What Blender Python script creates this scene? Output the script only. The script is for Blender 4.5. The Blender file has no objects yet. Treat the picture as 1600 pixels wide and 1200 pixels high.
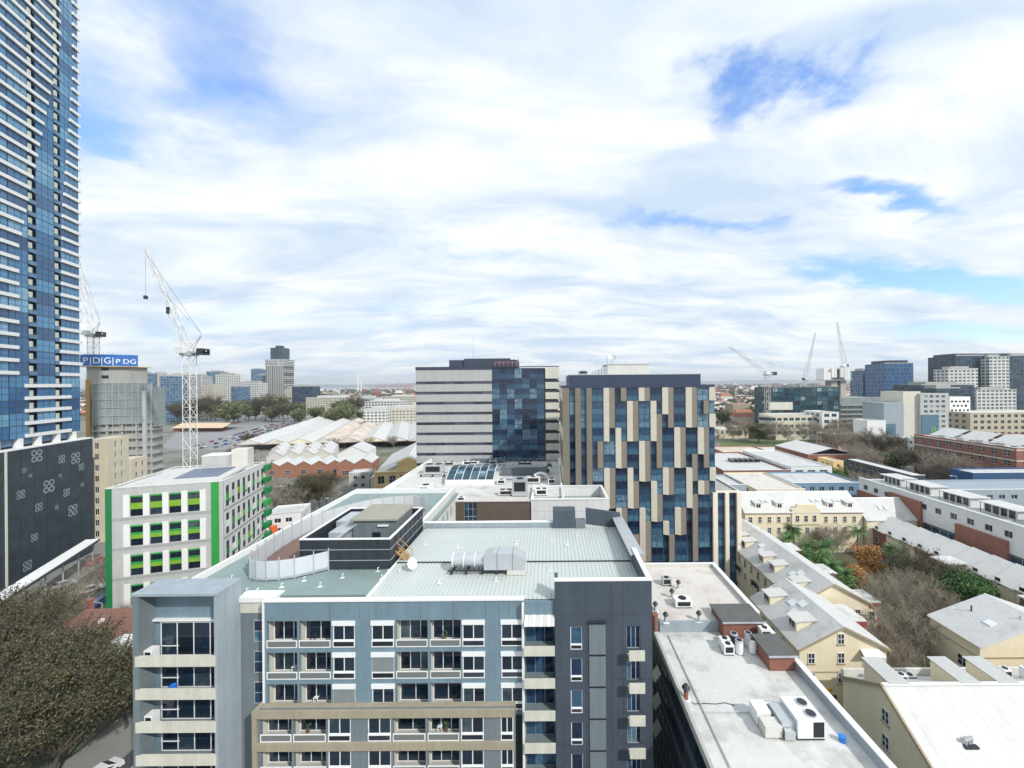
import bpy, math, random
from mathutils import Vector, Matrix
R = math.radians
rnd = random.Random(7)
scene = bpy.context.scene
C = scene.collection

# ------------------------------------------------------------------ camera, sky, sun, exposure
CAM_H = 48.0          # eye height, high floor of a tower
FPX = 600.0           # focal length for a 1600 px wide picture
VX, VY = 860.0, 600.0
ROLL = 0.0079
cam = bpy.data.cameras.new('camera')
cam.sensor_width = 36.0
cam.lens = 36.0 * FPX / 1600.0
cam.shift_x = -(VX - 800.0) / 1600.0
cam.clip_start = 0.5
cam.clip_end = 40000
cam_o = bpy.data.objects.new('camera', cam)
cam_o.location = (0, 0, CAM_H)
cam_o.rotation_euler = (R(90), ROLL, 0)
C.objects.link(cam_o)
scene.camera = cam_o

SUN_AZ = (0.74, -0.67)     # horizontal direction towards the sun (right, behind the camera)
SUN_EL = R(38)
world = bpy.data.worlds.new('World'); scene.world = world
world.use_nodes = True
nt = world.node_tree; nt.nodes.clear()
def wn(t, **k):
    n = nt.nodes.new(t)
    for a, b in k.items(): setattr(n, a, b)
    return n
def wmath(op, a, b=None, clamp=False):
    n = wn('ShaderNodeMath', operation=op); n.use_clamp = clamp
    for i, v in enumerate((a, b)):
        if v is None: continue
        if isinstance(v, (int, float)): n.inputs[i].default_value = v
        else: nt.links.new(v, n.inputs[i])
    return n.outputs[0]
sky = wn('ShaderNodeTexSky', sky_type='NISHITA')
sky.sun_disc = False
sky.sun_elevation = SUN_EL
sky.sun_rotation = math.atan2(SUN_AZ[0], SUN_AZ[1])
sky.air_density = 1.0; sky.dust_density = 0.6; sky.ozone_density = 3.0
tc = wn('ShaderNodeTexCoord')
sep = wn('ShaderNodeSeparateXYZ'); nt.links.new(tc.outputs['Generated'], sep.inputs[0])
# a cloud sheet high above: the view direction meets a plane, curved down a little at the horizon
zz = wmath('MAXIMUM', wmath('ADD', sep.outputs[2], 0.17), 0.05)
cu = wmath('DIVIDE', sep.outputs[0], zz); cv = wmath('DIVIDE', sep.outputs[1], zz)
cmb = wn('ShaderNodeCombineXYZ'); nt.links.new(cu, cmb.inputs[0]); nt.links.new(cv, cmb.inputs[1])
def wmap(scale, loc=(0,0,0), rot=0):
    m = wn('ShaderNodeMapping'); m.inputs['Scale'].default_value = scale; m.inputs['Location'].default_value = loc
    m.inputs['Rotation'].default_value = (0,0,rot); nt.links.new(cmb.outputs[0], m.inputs[0]); return m.outputs[0]
def wnoise(vec, scale, detail=8, rough=.55, dist=0.0):
    n = wn('ShaderNodeTexNoise'); n.inputs['Scale'].default_value = scale; n.inputs['Detail'].default_value = detail
    n.inputs['Roughness'].default_value = rough; n.inputs['Distortion'].default_value = dist
    nt.links.new(vec, n.inputs['Vector']); return n.outputs[0]
n_big = wnoise(wmap((.55, 1.0, 1), (3.1, 1.7, 0), R(-14)), .8, 3, .5, .6)
n_mid = wnoise(wmap((.5, 1.0, 1), (.4, 5.2, 0), R(-14)), 2.1, 9, .58, .5)
n_fine = wnoise(wmap((.6, 1.0, 1), (9, 2, 0), R(-20)), 7.0, 9, .62, .4)
cov = wmath('ADD', wmath('MULTIPLY', n_big, .62), wmath('ADD', wmath('MULTIPLY', n_mid, .55), wmath('MULTIPLY', n_fine, .16)))
wob1 = wmath('MULTIPLY', wmath('SUBTRACT', wnoise(wmap((1,1,1), (2,8,0)), 3.0, 7, .62), .5), .75)
wob2 = wmath('MULTIPLY', wmath('SUBTRACT', wnoise(wmap((1,1,1), (12,3,0)), 3.0, 7, .62), .5), .6)
def gap(cx, cy, rx, ry, amt, rot=0.0):
    """a thin place in the cloud sheet, cx, cy on the cloud plane"""
    dx = wmath('ADD', wmath('SUBTRACT', cu, cx), wob1); dy = wmath('ADD', wmath('SUBTRACT', cv, cy), wob2)
    c, s = math.cos(rot), math.sin(rot)
    ex = wmath('DIVIDE', wmath('ADD', wmath('MULTIPLY', dx, c), wmath('MULTIPLY', dy, s)), rx)
    ey = wmath('DIVIDE', wmath('SUBTRACT', wmath('MULTIPLY', dy, c), wmath('MULTIPLY', dx, s)), ry)
    r2 = wmath('ADD', wmath('MULTIPLY', ex, ex), wmath('MULTIPLY', ey, ey))
    return wmath('MULTIPLY', wmath('POWER', 2.718, wmath('MULTIPLY', r2, -1.0)), amt)
def cloud_uv(px, py):
    u, v = (px-VX)/FPX, (VY-py)/FPX
    l = math.sqrt(u*u+v*v+1); z = max(v/l+.17, .05)
    return u/l/z, 1/l/z
for (px, py, rx, ry, amt, rot) in [(1195,135,.15,.13,.36,.2), (1070,190,.45,.16,.17,.1), (1090,348,.55,.10,.42,.05),
                                   (1400,318,.40,.10,.40,.15), (1500,450,.9,.17,.50,.12), (1560,530,1.0,.2,.36,0), (250,60,.5,.2,.20,-.3), (480,190,.4,.14,.15,-.3), (330,100,.3,.2,.14,-.4), (800,395,.8,.12,.12,0), (130,200,.2,.14,.18,0)]:
    a, b = cloud_uv(px, py)
    cov = wmath('SUBTRACT', cov, gap(a, b, rx, ry, amt, rot))
ramp = wn('ShaderNodeValToRGB')
ramp.color_ramp.interpolation = 'EASE'
ramp.color_ramp.elements[0].position = .22; ramp.color_ramp.elements[0].color = (.0,.0,.0,1)
ramp.color_ramp.elements[1].position = .60; ramp.color_ramp.elements[1].color = (1,1,1,1)
nt.links.new(cov, ramp.inputs[0])
# cloud brightness: grey-violet bases and white tops
n_sh = wnoise(wmap((.5, 1.0, 1), (7.7, .3, 0), R(-14)), 2.6, 8, .58, .5)
shade = wn('ShaderNodeValToRGB')
shade.color_ramp.elements[0].position = .36; shade.color_ramp.elements[0].color = (.60,.735,.90,1)
shade.color_ramp.elements[1].position = .60; shade.color_ramp.elements[1].color = (.95,.985,1.0,1)
nt.links.new(n_sh, shade.inputs[0])
bg_sky = wn('ShaderNodeBackground'); bg_sky.inputs[1].default_value = .15
nt.links.new(sky.outputs[0], bg_sky.inputs[0])
bg_cl = wn('ShaderNodeBackground'); bg_cl.inputs[1].default_value = .82
nt.links.new(shade.outputs[0], bg_cl.inputs[0])
bg_scatter = wn('ShaderNodeBackground'); bg_scatter.inputs[0].default_value = (.02,.25,.92,1); bg_scatter.inputs[1].default_value = .30   # bright scattered light of clear air
addb = wn('ShaderNodeAddShader'); nt.links.new(bg_sky.outputs[0], addb.inputs[0]); nt.links.new(bg_scatter.outputs[0], addb.inputs[1])
mixs = wn('ShaderNodeMixShader')
nt.links.new(ramp.outputs[0], mixs.inputs[0]); nt.links.new(addb.outputs[0], mixs.inputs[1]); nt.links.new(bg_cl.outputs[0], mixs.inputs[2])
wo = wn('ShaderNodeOutputWorld'); nt.links.new(mixs.outputs[0], wo.inputs[0])
world.cycles.sampling_method = 'MANUAL'; world.cycles.sample_map_resolution = 512

sl = bpy.data.lights.new('sun', 'SUN'); sl.energy = 2.7; sl.angle = R(1.0); sl.color = (1, .965, .92)
so = bpy.data.objects.new('sun', sl); C.objects.link(so)
to_sun = Vector((SUN_AZ[0]*math.cos(SUN_EL), SUN_AZ[1]*math.cos(SUN_EL), math.sin(SUN_EL)))
so.rotation_euler = to_sun.to_track_quat('Z', 'Y').to_euler()
so.location = (60, -60, 120)

scene.view_settings.view_transform = 'Standard'
scene.view_settings.look = 'None'
scene.view_settings.exposure = 0.40
scene.view_settings.gamma = 1
scene.view_settings.use_curve_mapping = False
scene.render.engine = 'CYCLES'
scene.cycles.max_bounces = 4
scene.cycles.diffuse_bounces = 2
scene.cycles.glossy_bounces = 3
scene.cycles.transparent_max_bounces = 6
scene.cycles.volume_bounces = 0
scene.cycles.caustics_reflective = False
scene.cycles.caustics_refractive = False
scene.cycles.use_denoising = True
scene.cycles.use_adaptive_sampling = True
scene.cycles.adaptive_threshold = .02

# ------------------------------------------------------------------ helpers
def derot(px, py):
    dx, dy = px-VX, py-VY
    return dx - dy*ROLL, dx*ROLL + dy
def at(px, py, d):
    """world point seen at a photo pixel at distance d along the view"""
    u, v = derot(px, py)
    return Vector((u*d/FPX, d, CAM_H - v*d/FPX))
def onz(px, py, z):
    """world point seen at a photo pixel on the level z"""
    u, v = derot(px, py)
    d = (CAM_H-z)*FPX/v
    return Vector((u*d/FPX, d, z))

MATS = {}
def mat(name, col, rough=.8, var=.14, scale=.35, streak=0.0, metal=0.0, bump=0.0, bscale=6.0, fine=.10, obj_var=0.0, spec=.5, grime=None):
    if name in MATS: return MATS[name]
    m = bpy.data.materials.new(name); m.use_nodes = True
    t = m.node_tree; b = t.nodes['Principled BSDF']
    b.inputs['Roughness'].default_value = rough; b.inputs['Metallic'].default_value = metal
    b.inputs['Specular IOR Level'].default_value = spec
    geo = t.nodes.new('ShaderNodeNewGeometry')
    def noise(vec, sc, det=5, ro=.6):
        n = t.nodes.new('ShaderNodeTexNoise'); n.inputs['Scale'].default_value = sc; n.inputs['Detail'].default_value = det
        n.inputs['Roughness'].default_value = ro; t.links.new(vec, n.inputs['Vector']); return n.outputs[0]
    def mth(op, a, b_):
        n = t.nodes.new('ShaderNodeMath'); n.operation = op
        for i, v in enumerate((a, b_)):
            if isinstance(v, (int, float)): n.inputs[i].default_value = v
            else: t.links.new(v, n.inputs[i])
        return n.outputs[0]
    pos = geo.outputs['Position']
    f = mth('ADD', mth('MULTIPLY', mth('SUBTRACT', noise(pos, scale), .5), 2.4*var), mth('MULTIPLY', mth('SUBTRACT', noise(pos, scale*9, 6, .7), .5), 2.4*fine))
    if streak:
        mp = t.nodes.new('ShaderNodeMapping'); mp.inputs['Scale'].default_value = (1.6, 1.6, .09); t.links.new(pos, mp.inputs[0])
        f = mth('ADD', f, mth('MULTIPLY', mth('SUBTRACT', noise(mp.outputs[0], 1.0, 6, .7), .5), 2.4*streak))
    if obj_var:
        oi = t.nodes.new('ShaderNodeObjectInfo')
        f = mth('ADD', f, mth('MULTIPLY', mth('SUBTRACT', oi.outputs['Random'], .5), 2*obj_var))
    f = mth('ADD', f, 1.0)
    vm = t.nodes.new('ShaderNodeVectorMath'); vm.operation = 'SCALE'
    vm.inputs[0].default_value = col[:3]; t.links.new(f, vm.inputs['Scale'])
    outc = vm.outputs[0]
    if grime:
        gcol, gs, lo, hi = grime
        r = t.nodes.new('ShaderNodeMapRange'); r.inputs[1].default_value = lo; r.inputs[2].default_value = hi
        t.links.new(noise(pos, gs, 7, .65), r.inputs[0])
        mx = t.nodes.new('ShaderNodeMix'); mx.data_type = 'RGBA'; t.links.new(r.outputs[0], mx.inputs[0])
        t.links.new(outc, mx.inputs[6]); mx.inputs[7].default_value = (*gcol, 1); outc = mx.outputs[2]
    t.links.new(outc, b.inputs['Base Color'])
    if bump:
        bn = t.nodes.new('ShaderNodeBump'); bn.inputs['Strength'].default_value = bump; bn.inputs['Distance'].default_value = .05
        t.links.new(noise(pos, bscale, 4), bn.inputs['Height']); t.links.new(bn.outputs[0], b.inputs['Normal'])
    MATS[name] = m
    return m

def glass(name, cols, rough=.07, vscale=.45):
    """window glass with rooms behind it: tint differs from pane to pane and a little inside each"""
    m = bpy.data.materials.new(name); m.use_nodes = True
    t = m.node_tree; b = t.nodes['Principled BSDF']
    b.inputs['Roughness'].default_value = rough; b.inputs['IOR'].default_value = 1.5
    b.inputs['Specular IOR Level'].default_value = .65
    oi = t.nodes.new('ShaderNodeObjectInfo'); geo = t.nodes.new('ShaderNodeNewGeometry')
    n = t.nodes.new('ShaderNodeTexNoise'); n.inputs['Scale'].default_value = vscale; n.inputs['Detail'].default_value = 5
    n.inputs['Roughness'].default_value = .7
    t.links.new(geo.outputs['Position'], n.inputs['Vector'])
    a = t.nodes.new('ShaderNodeMath'); a.operation = 'MULTIPLY_ADD'
    t.links.new(n.outputs[0], a.inputs[0]); a.inputs[1].default_value = .55
    a2 = t.nodes.new('ShaderNodeMath'); a2.operation = 'MULTIPLY_ADD'; t.links.new(oi.outputs['Random'], a2.inputs[0]); a2.inputs[1].default_value = .85; a2.inputs[2].default_value = -.2
    t.links.new(a2.outputs[0], a.inputs[2])
    r = t.nodes.new('ShaderNodeValToRGB'); e = r.color_ramp.elements
    while len(e) < len(cols): e.new(.5)
    for i, (p, c) in enumerate(cols):
        e[i].position = p; e[i].color = (*c, 1)
    t.links.new(a.outputs[0], r.inputs[0]); t.links.new(r.outputs[0], b.inputs['Base Color'])
    MATS[name] = m
    return m

def far_facade(name, wall, pane, w=3.4, h=3.2, gap_=.35, squash=1.0, rough=.35):
    """facade of a building too far away to tell its windows apart"""
    m = bpy.data.materials.new(name); m.use_nodes = True
    t = m.node_tree; b = t.nodes['Principled BSDF']; b.inputs['Roughness'].default_value = rough
    geo = t.nodes.new('ShaderNodeNewGeometry'); s = t.nodes.new('ShaderNodeSeparateXYZ'); t.links.new(geo.outputs['Position'], s.inputs[0])
    ad = t.nodes.new('ShaderNodeMath'); ad.operation = 'ADD'; t.links.new(s.outputs[0], ad.inputs[0]); t.links.new(s.outputs[1], ad.inputs[1])
    cb = t.nodes.new('ShaderNodeCombineXYZ'); t.links.new(ad.outputs[0], cb.inputs[0]); t.links.new(s.outputs[2], cb.inputs[1])
    br = t.nodes.new('ShaderNodeTexBrick'); br.offset = 0; br.inputs['Scale'].default_value = 1
    br.inputs['Brick Width'].default_value = w; br.inputs['Row Height'].default_value = h; br.inputs['Mortar Size'].default_value = gap_
    br.inputs['Mortar Smooth'].default_value = .1; br.inputs['Bias'].default_value = -.2
    br.inputs['Color1'].default_value = (*pane, 1); br.inputs['Color2'].default_value = (*[min(1, p*2.6+.02) for p in pane], 1); br.inputs['Mortar'].default_value = (*wall, 1)
    t.links.new(cb.outputs[0], br.inputs['Vector']); t.links.new(br.outputs[0], b.inputs['Base Color'])
    MATS[name] = m
    return m

# ---- meshes
ORD = 'first second third fourth fifth sixth seventh eighth ninth tenth eleventh twelfth thirteenth fourteenth fifteenth sixteenth seventeenth eighteenth nineteenth twentieth twenty-first twenty-second twenty-third twenty-fourth twenty-fifth twenty-sixth twenty-seventh twenty-eighth'.split()
class MB:
    def __init__(s): s.v = []; s.f = []; s.mi = []
    def add(s, vs, fs, mi=0):
        o = len(s.v); s.v += [tuple(v) for v in vs]; s.f += [tuple(i+o for i in f) for f in fs]; s.mi += [mi]*len(fs)
        return s
    def box(s, x0, x1, y0, y1, z0, z1, mi=0):
        return s.add([(x0,y0,z0),(x1,y0,z0),(x1,y1,z0),(x0,y1,z0),(x0,y0,z1),(x1,y0,z1),(x1,y1,z1),(x0,y1,z1)],
                     [(0,3,2,1),(4,5,6,7),(0,1,5,4),(1,2,6,5),(2,3,7,6),(3,0,4,7)], mi)
    def tube(s, a, b, r0, r1=None, n=6, mi=0, caps=True):
        a, b = Vector(a), Vector(b); r1 = r0 if r1 is None else r1
        d = (b-a)
        if d.length < 1e-6: return s
        q = d.to_track_quat('Z', 'Y'); vs = []
        for p, r in ((a, r0), (b, r1)):
            for k in range(n):
                t = 2*math.pi*k/n; vs.append(p + q @ Vector((r*math.cos(t), r*math.sin(t), 0)))
        fs = [(k, (k+1) % n, n+(k+1) % n, n+k) for k in range(n)]
        if caps: fs += [tuple(range(n-1, -1, -1)), tuple(range(n, 2*n))]
        return s.add(vs, fs, mi)
    def prism(s, poly, z0, z1, mi=0, mt=None):
        n = len(poly)
        vs = [(x, y, z0) for x, y in poly]+[(x, y, z1) for x, y in poly]
        s.add(vs, [tuple(range(n-1, -1, -1))]+[(k, (k+1) % n, n+(k+1) % n, n+k) for k in range(n)], mi)
        return s.add(vs[n:], [tuple(range(n))], mi if mt is None else mt)
    def slab(s, quad, t, mi=0):
        """sloping sheet: four top corners (counter-clockwise from above) and a thickness downwards"""
        a = [Vector(p) for p in quad]; lo = [p-Vector((0,0,t)) for p in a]
        return s.add(a+lo, [(0,1,2,3),(7,6,5,4),(0,4,5,1),(1,5,6,2),(2,6,7,3),(3,7,4,0)], mi)
    def mesh(s, name, mats, smooth=False):
        me = bpy.data.meshes.new(name); me.from_pydata(s.v, [], s.f)
        for m in mats: me.materials.append(m)
        if len(mats) > 1: me.polygons.foreach_set('material_index', s.mi)
        if smooth: me.polygons.foreach_set('use_smooth', [True]*len(me.polygons))
        me.update(); return me

CACHE = {}
LOC = {}      # object -> matrix in its thing's frame
def props(o, label=None, cat=None, group=None, kind=None):
    if label: o['label'] = label
    if cat: o['category'] = cat
    if group: o['group'] = group
    if kind: o['kind'] = kind
    return o

class Thing:
    """an Empty at the thing's base; parts are placed in its frame (world axes when rot is 0)"""
    def __init__(s, name, label, cat, loc, rot=0.0, group=None, world_frame=True):
        o = bpy.data.objects.new(name, None); o.empty_display_size = .5
        o.location = loc; o.rotation_euler = (0, 0, rot); C.objects.link(o); props(o, label, cat, group)
        s.root = o; s.off = Vector(loc) if (rot == 0 and world_frame) else Vector((0,0,0))
        s.M = Matrix.Translation(-s.off); s.T = s
    def frame(s, x, y, z, rot=0.0):
        return Frame(s, s.M @ Matrix.Translation((x, y, z)) @ Matrix.Rotation(rot, 4, 'Z'))
    def put(s, name, me, M, parent=None):
        o = bpy.data.objects.new(name, me); C.objects.link(o)
        if parent is None:
            o.parent = s.root; o.matrix_basis = M
        else:
            o.parent = parent; o.matrix_basis = LOC[parent].inverted() @ M
        LOC[o] = M
        return o
    def box(s, name, m, x0, x1, y0, y1, z0, z1, parent=None): return Frame(s, s.M).box(name, m, x0, x1, y0, y1, z0, z1, parent)
    def mesh(s, name, mb, m, parent=None, smooth=False): return Frame(s, s.M).mesh(name, mb, m, parent, smooth)

class Frame:
    def __init__(s, T, M): s.T = T; s.M = M
    def box(s, name, m, x0, x1, y0, y1, z0, z1, parent=None):
        w, d, h = round(x1-x0, 3), round(y1-y0, 3), round(z1-z0, 3)
        k = ('box', w, d, h, m.name)
        if k not in CACHE:
            CACHE[k] = MB().box(-w/2, w/2, -d/2, d/2, 0, h).mesh(name, [m])
        return s.T.put(name, CACHE[k], s.M @ Matrix.Translation(((x0+x1)/2, (y0+y1)/2, z0)), parent)
    def mesh(s, name, mb, m, parent=None, smooth=False, key=None):
        ms = m if isinstance(m, (list, tuple)) else [m]
        if key is not None:
            if key not in CACHE: CACHE[key] = mb().mesh(name, ms, smooth)
            me = CACHE[key]
        else: me = mb.mesh(name, ms, smooth)
        return s.T.put(name, me, s.M, parent)
    def sub(s, x, y, z, rot=0.0): return Frame(s.T, s.M @ Matrix.Translation((x, y, z)) @ Matrix.Rotation(rot, 4, 'Z'))
    def skin(s, m, w, z0, z1, cols, rows, t=.3, name='wall'):
        """a wall sheet with real openings: cols and rows are lists of (start, end)"""
        mb = MB(); z = z0
        for (a, b) in sorted(rows):
            if a > z: mb.box(0, w, 0, t, z, a)
            x = 0
            for (c, d) in sorted(cols):
                if c > x: mb.box(x, c, 0, t, a, b)
                x = d
            if x < w: mb.box(x, w, 0, t, a, b)
            z = b
        if z1 > z: mb.box(0, w, 0, t, z, z1)
        return s.mesh(name, mb, m)
    def window(s, x0, x1, z0, z1, fm, gm, nx=2, nz=1, y=.14, bar=.06, panes=False, name='window', parent=None, gm2=None):
        """frame bars and glass; panes=True makes each pane an object of its own"""
        w, h = round(x1-x0, 3), round(z1-z0, 3)
        def bars(mb):
            mb.box(0, w, -.04, .04, 0, bar); mb.box(0, w, -.04, .04, h-bar, h)
            mb.box(0, bar, -.04, .04, bar, h-bar); mb.box(w-bar, w, -.04, .04, bar, h-bar)
            for k in range(1, nx): mb.box(w*k/nx-bar/2, w*k/nx+bar/2, -.035, .035, bar, h-bar)
            for k in range(1, nz):
                for q in range(nx):
                    mb.box(w*q/nx+bar/2, w*(q+1)/nx-bar/2, -.03, .03, h*k/nz-bar/2, h*k/nz+bar/2)
            return mb
        f = s.sub(x0, y, z0)
        if not panes:
            def full():
                mb = bars(MB())
                if gm2: mb.box(bar*.5, w-bar*.5, -.008, .012, bar*.5, h*.42, 2); mb.box(bar*.5, w-bar*.5, -.008, .012, h*.42+.01, h-bar*.5, 1)
                else: mb.box(bar*.5, w-bar*.5, -.008, .012, bar*.5, h-bar*.5, 1)
                return mb
            return f.mesh(name, full, [fm, gm]+([gm2] if gm2 else []), parent, key=('win', w, h, nx, nz, bar, fm.name, gm.name, gm2.name if gm2 else ''))
        o = f.mesh(name, lambda: bars(MB()), fm, parent, key=('winf', w, h, nx, nz, bar, fm.name))
        for q in range(nx):
            for k in range(nz):
                f.box('pane', gm, w*q/nx+.01, w*(q+1)/nx-.01, -.008, .012, h*k/nz+.01, h*(k+1)/nz-.01, o)
        return o

def solo(name, me, label, cat, loc=(0,0,0), rot=0.0, group=None, kind=None, scale=1.0):
    o = bpy.data.objects.new(name, me); C.objects.link(o); o.location = loc; o.rotation_euler = (0,0,rot)
    o.scale = (scale,)*3 if isinstance(scale, (int, float)) else scale
    return props(o, label, cat, group, kind)
def copy_tree(src, loc, rot=0.0, scale=1.0, label=None, group=None):
    r = src.copy(); C.objects.link(r); r.location = loc; r.rotation_euler = (0,0,rot); r.scale = (scale,)*3 if isinstance(scale, (int, float)) else scale
    if label: r['label'] = label
    if group: r['group'] = group
    for ch in src.children:
        c = ch.copy(); C.objects.link(c); c.parent = r
    return r

def text_mesh(txt, size, extrude, m):
    k = ('text', txt, size, m.name)
    if k not in CACHE:
        cu_ = bpy.data.curves.new('text', 'FONT'); cu_.body = txt; cu_.size = size; cu_.extrude = extrude
        o = bpy.data.objects.new('text', cu_); C.objects.link(o)
        me = bpy.data.meshes.new_from_object(o.evaluated_get(bpy.context.evaluated_depsgraph_get()))
        bpy.data.objects.remove(o); bpy.data.curves.remove(cu_)
        me.materials.clear(); me.materials.append(m); CACHE[k] = me
    return CACHE[k]

# ---- materials
G_NEAR = glass('glass_near', [(0, (.005,.010,.018)), (.5, (.010,.022,.042)), (.85, (.025,.045,.065)), (1, (.12,.15,.17))])
G_BLUE = glass('glass_blue', [(0, (.004,.009,.026)), (.38, (.007,.02,.055)), (.62, (.016,.05,.11)), (.84, (.05,.12,.19)), (1, (.22,.32,.36))], vscale=1.1)
G_TEAL = glass('glass_teal', [(0, (.008,.02,.035)), (.4, (.015,.05,.08)), (.8, (.05,.13,.17)), (.98, (.35,.45,.45))], vscale=.5)
G_TOWER = glass('glass_tower', [(0, (.016,.065,.16)), (.4, (.04,.15,.31)), (.75, (.09,.26,.44)), (1, (.22,.42,.56))], rough=.10, vscale=.3)
G_SPAN = glass('glass_spandrel', [(0, (.012,.04,.08)), (.45, (.03,.085,.15)), (.8, (.07,.17,.25)), (1, (.2,.32,.38))], rough=.15, vscale=1.6)
G_BAND = glass('glass_band', [(0, (.03,.03,.05)), (.5, (.06,.06,.09)), (1, (.12,.12,.16))])  # purple-grey of the reflections is put into this glass colour
G_DARK = glass('glass_dark', [(0, (.008,.01,.016)), (.5, (.018,.024,.036)), (1, (.06,.07,.09))])
white = mat('white_paint', (.76,.77,.75), .6, .05, .5, streak=.06)
offwhite = mat('weathered_white', (.62,.61,.56), .8, .1, .5, streak=.12)
cream_c = mat('cream_concrete', (.58,.57,.49), .85, .12, .6, streak=.22, bump=.15)
bluegrey = mat('blue_grey_panel', (.165,.245,.295), .5, .14, .30, streak=.24, fine=.10)
bluegrey_d = mat('dark_grey_panel', (.062,.080,.105), .45, .22, .35, streak=.22, fine=.25)
greywall = mat('pale_grey_render', (.31,.365,.40), .8, .13, .4, streak=.22)
midgrey = mat('mid_grey_render', (.155,.19,.205), .8, .15, .5, streak=.25)
beige = mat('beige_render', (.33,.295,.215), .85, .13, .5, streak=.24)
roofgreen = mat('grey_green_membrane', (.235,.31,.305), .75, .10, .18, fine=.08, grime=((.20,.25,.24), .3, .52, .75))
rooflite = mat('ribbed_steel_roof', (.50,.54,.52), .45, .07, .25, fine=.04, metal=.0, spec=.6)
navyframe = mat('navy_frame', (.035,.06,.095), .45, .15, .9)
steel = mat('galvanised_steel', (.52,.55,.57), .38, .08, .9, metal=.35)
darksteel = mat('dark_steel', (.03,.035,.045), .5, .2, .9)
whitemetal = mat('white_metal', (.80,.81,.81), .45, .04, .9)
deckbrown = mat('brown_deck', (.19,.125,.10), .85, .18, .6, bump=.3, bscale=3)
wood = mat('yellow_timber', (.45,.27,.10), .7, .15, 2)
concrete = mat('concrete', (.42,.42,.39), .88, .12, .4, streak=.12, bump=.2)
concrete_w = mat('pale_roof_membrane', (.60,.605,.58), .85, .10, .15, fine=.14, grime=((.34,.34,.32), .28, .50, .74))
roofcream = mat('cream_roof', (.60,.57,.53), .85, .10, .15, fine=.12, grime=((.46,.38,.32), .35, .52, .72))
brick = mat('red_brick', (.27,.115,.085), .9, .25, .9, fine=.32, streak=.15, bump=.3, bscale=14)
brick_d = mat('dark_brown_brick', (.125,.095,.075), .9, .2, .8, fine=.28, bump=.3, bscale=14)
brick_o = mat('orange_brick', (.32,.145,.095), .9, .15, .8, fine=.2)
yellow = mat('yellow_render', (.79,.70,.51), .88, .08, .3, streak=.09, bump=.1)
yellow_d = mat('tan_trim', (.36,.29,.19), .85, .12, .5, streak=.1)
roofgrey = mat('pale_grey_roof', (.53,.535,.525), .7, .10, .25, fine=.14, streak=.12, grime=((.36,.36,.35), .35, .52, .75))
roofwhite = mat('white_steel_roof', (.57,.57,.55), .6, .06, .25, fine=.06, grime=((.45,.44,.42), .3, .52, .75))
roofbrown = mat('brown_tile_roof', (.20,.10,.075), .85, .15, .6, fine=.25, bump=.4, bscale=10)
roofrust = mat('rusty_roof', (.53,.43,.35), .8, .16, .12, fine=.14, grime=((.62,.58,.52), .08, .45, .6))
black = mat('black_metal', (.015,.016,.02), .5, .1, 1)
asphalt = mat('asphalt', (.065,.067,.072), .9, .12, .1, fine=.15)
paving = mat('pavement_concrete', (.24,.235,.22), .9, .1, .3, fine=.12)
green_b = mat('bright_green_panel', (.03,.31,.06), .55, .14, .5, streak=.2)
green_d = mat('deep_green_panel', (.012,.19,.06), .5, .06, .5)
lime = mat('lime_panel', (.20,.40,.03), .55, .14, .5, streak=.2)
solar = mat('solar_panel', (.10,.14,.22), .25, .1, .5)
panel_w = mat('white_cladding', (.66,.67,.66), .6, .08, .4, streak=.14)
panel_g = mat('grey_cladding', (.47,.48,.46), .6, .09, .4, streak=.14)

# ------------------------------------------------------------------ ground and roads
def sheet(name, pts, z, m, kind='structure'):
    me = MB().add([(x, y, z) for x, y in pts], [tuple(range(len(pts)))]).mesh(name, [m])
    o = bpy.data.objects.new(name, me); C.objects.link(o); o['kind'] = kind
    return o
groundm = mat('city_ground', (.20,.20,.18), .95, .25, .02, fine=.2, grime=((.09,.11,.06), .012, .5, .6))
sheet('ground', [(-16000,-400),(16000,-400),(16000,16000),(-16000,16000)], 0, groundm)
sheet('road', [(-55.5,-60),(-40,-60),(-40,62),(-46,90),(-60,150),(-74,190),(-92,190),(-86,150),(-66,90),(-56,62)], .012, asphalt)
sheet('side_street', [(-62,60),(-62,76),(-90,76),(-130,160),(-146,155),(-104,66),(-90,58)], .008, asphalt)
sheet('forecourt', [(-64,90),(-46,96),(-62,160),(-88,190),(-92,120)], .006, paving)
def kerb(name, pts, w=2.6, h=.13):
    mb = MB()
    for (a, b) in zip(pts[:-1], pts[1:]):
        a, b = Vector(a), Vector(b); n = Vector((-(b-a).y, (b-a).x)).normalized()*w
        mb.prism([tuple(a), tuple(b), tuple(b+n), tuple(a+n)][::(1)], 0, h)
    o = bpy.data.objects.new(name, mb.mesh(name, [paving])); C.objects.link(o); o['kind'] = 'structure'
kerb('pavement', [(-39.6,-40),(-39.6,120)][::-1], 2.0)
kerb('pavement', [(-55.7,-40),(-55.7,56)], 7.0)
mk = MB()
for k in range(14): mk.add([(-47.9,8+k*6,.02),(-47.7,8+k*6,.02),(-47.7,11+k*6,.02),(-47.9,11+k*6,.02)], [(0,1,2,3)])
for xx in (-53.2, -42.4):
    mk.add([(xx-.07,-20,.02),(xx+.07,-20,.02),(xx+.07,62,.02),(xx-.07,62,.02)], [(0,1,2,3)])
o = bpy.data.objects.new('lane_marking', mk.mesh('lane_marking', [white])); C.objects.link(o); o['kind'] = 'structure'

# ------------------------------------------------------------------ foreground apartment building
T = Thing('apartment_building', 'blue-grey apartment block with balconies and flat green roof in the foreground', 'building', (-14, 37, 0))
FY = 36.5                      # main facade plane
AX0, AX1 = -27.35, -2.75
ROOF = 27.35
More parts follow.
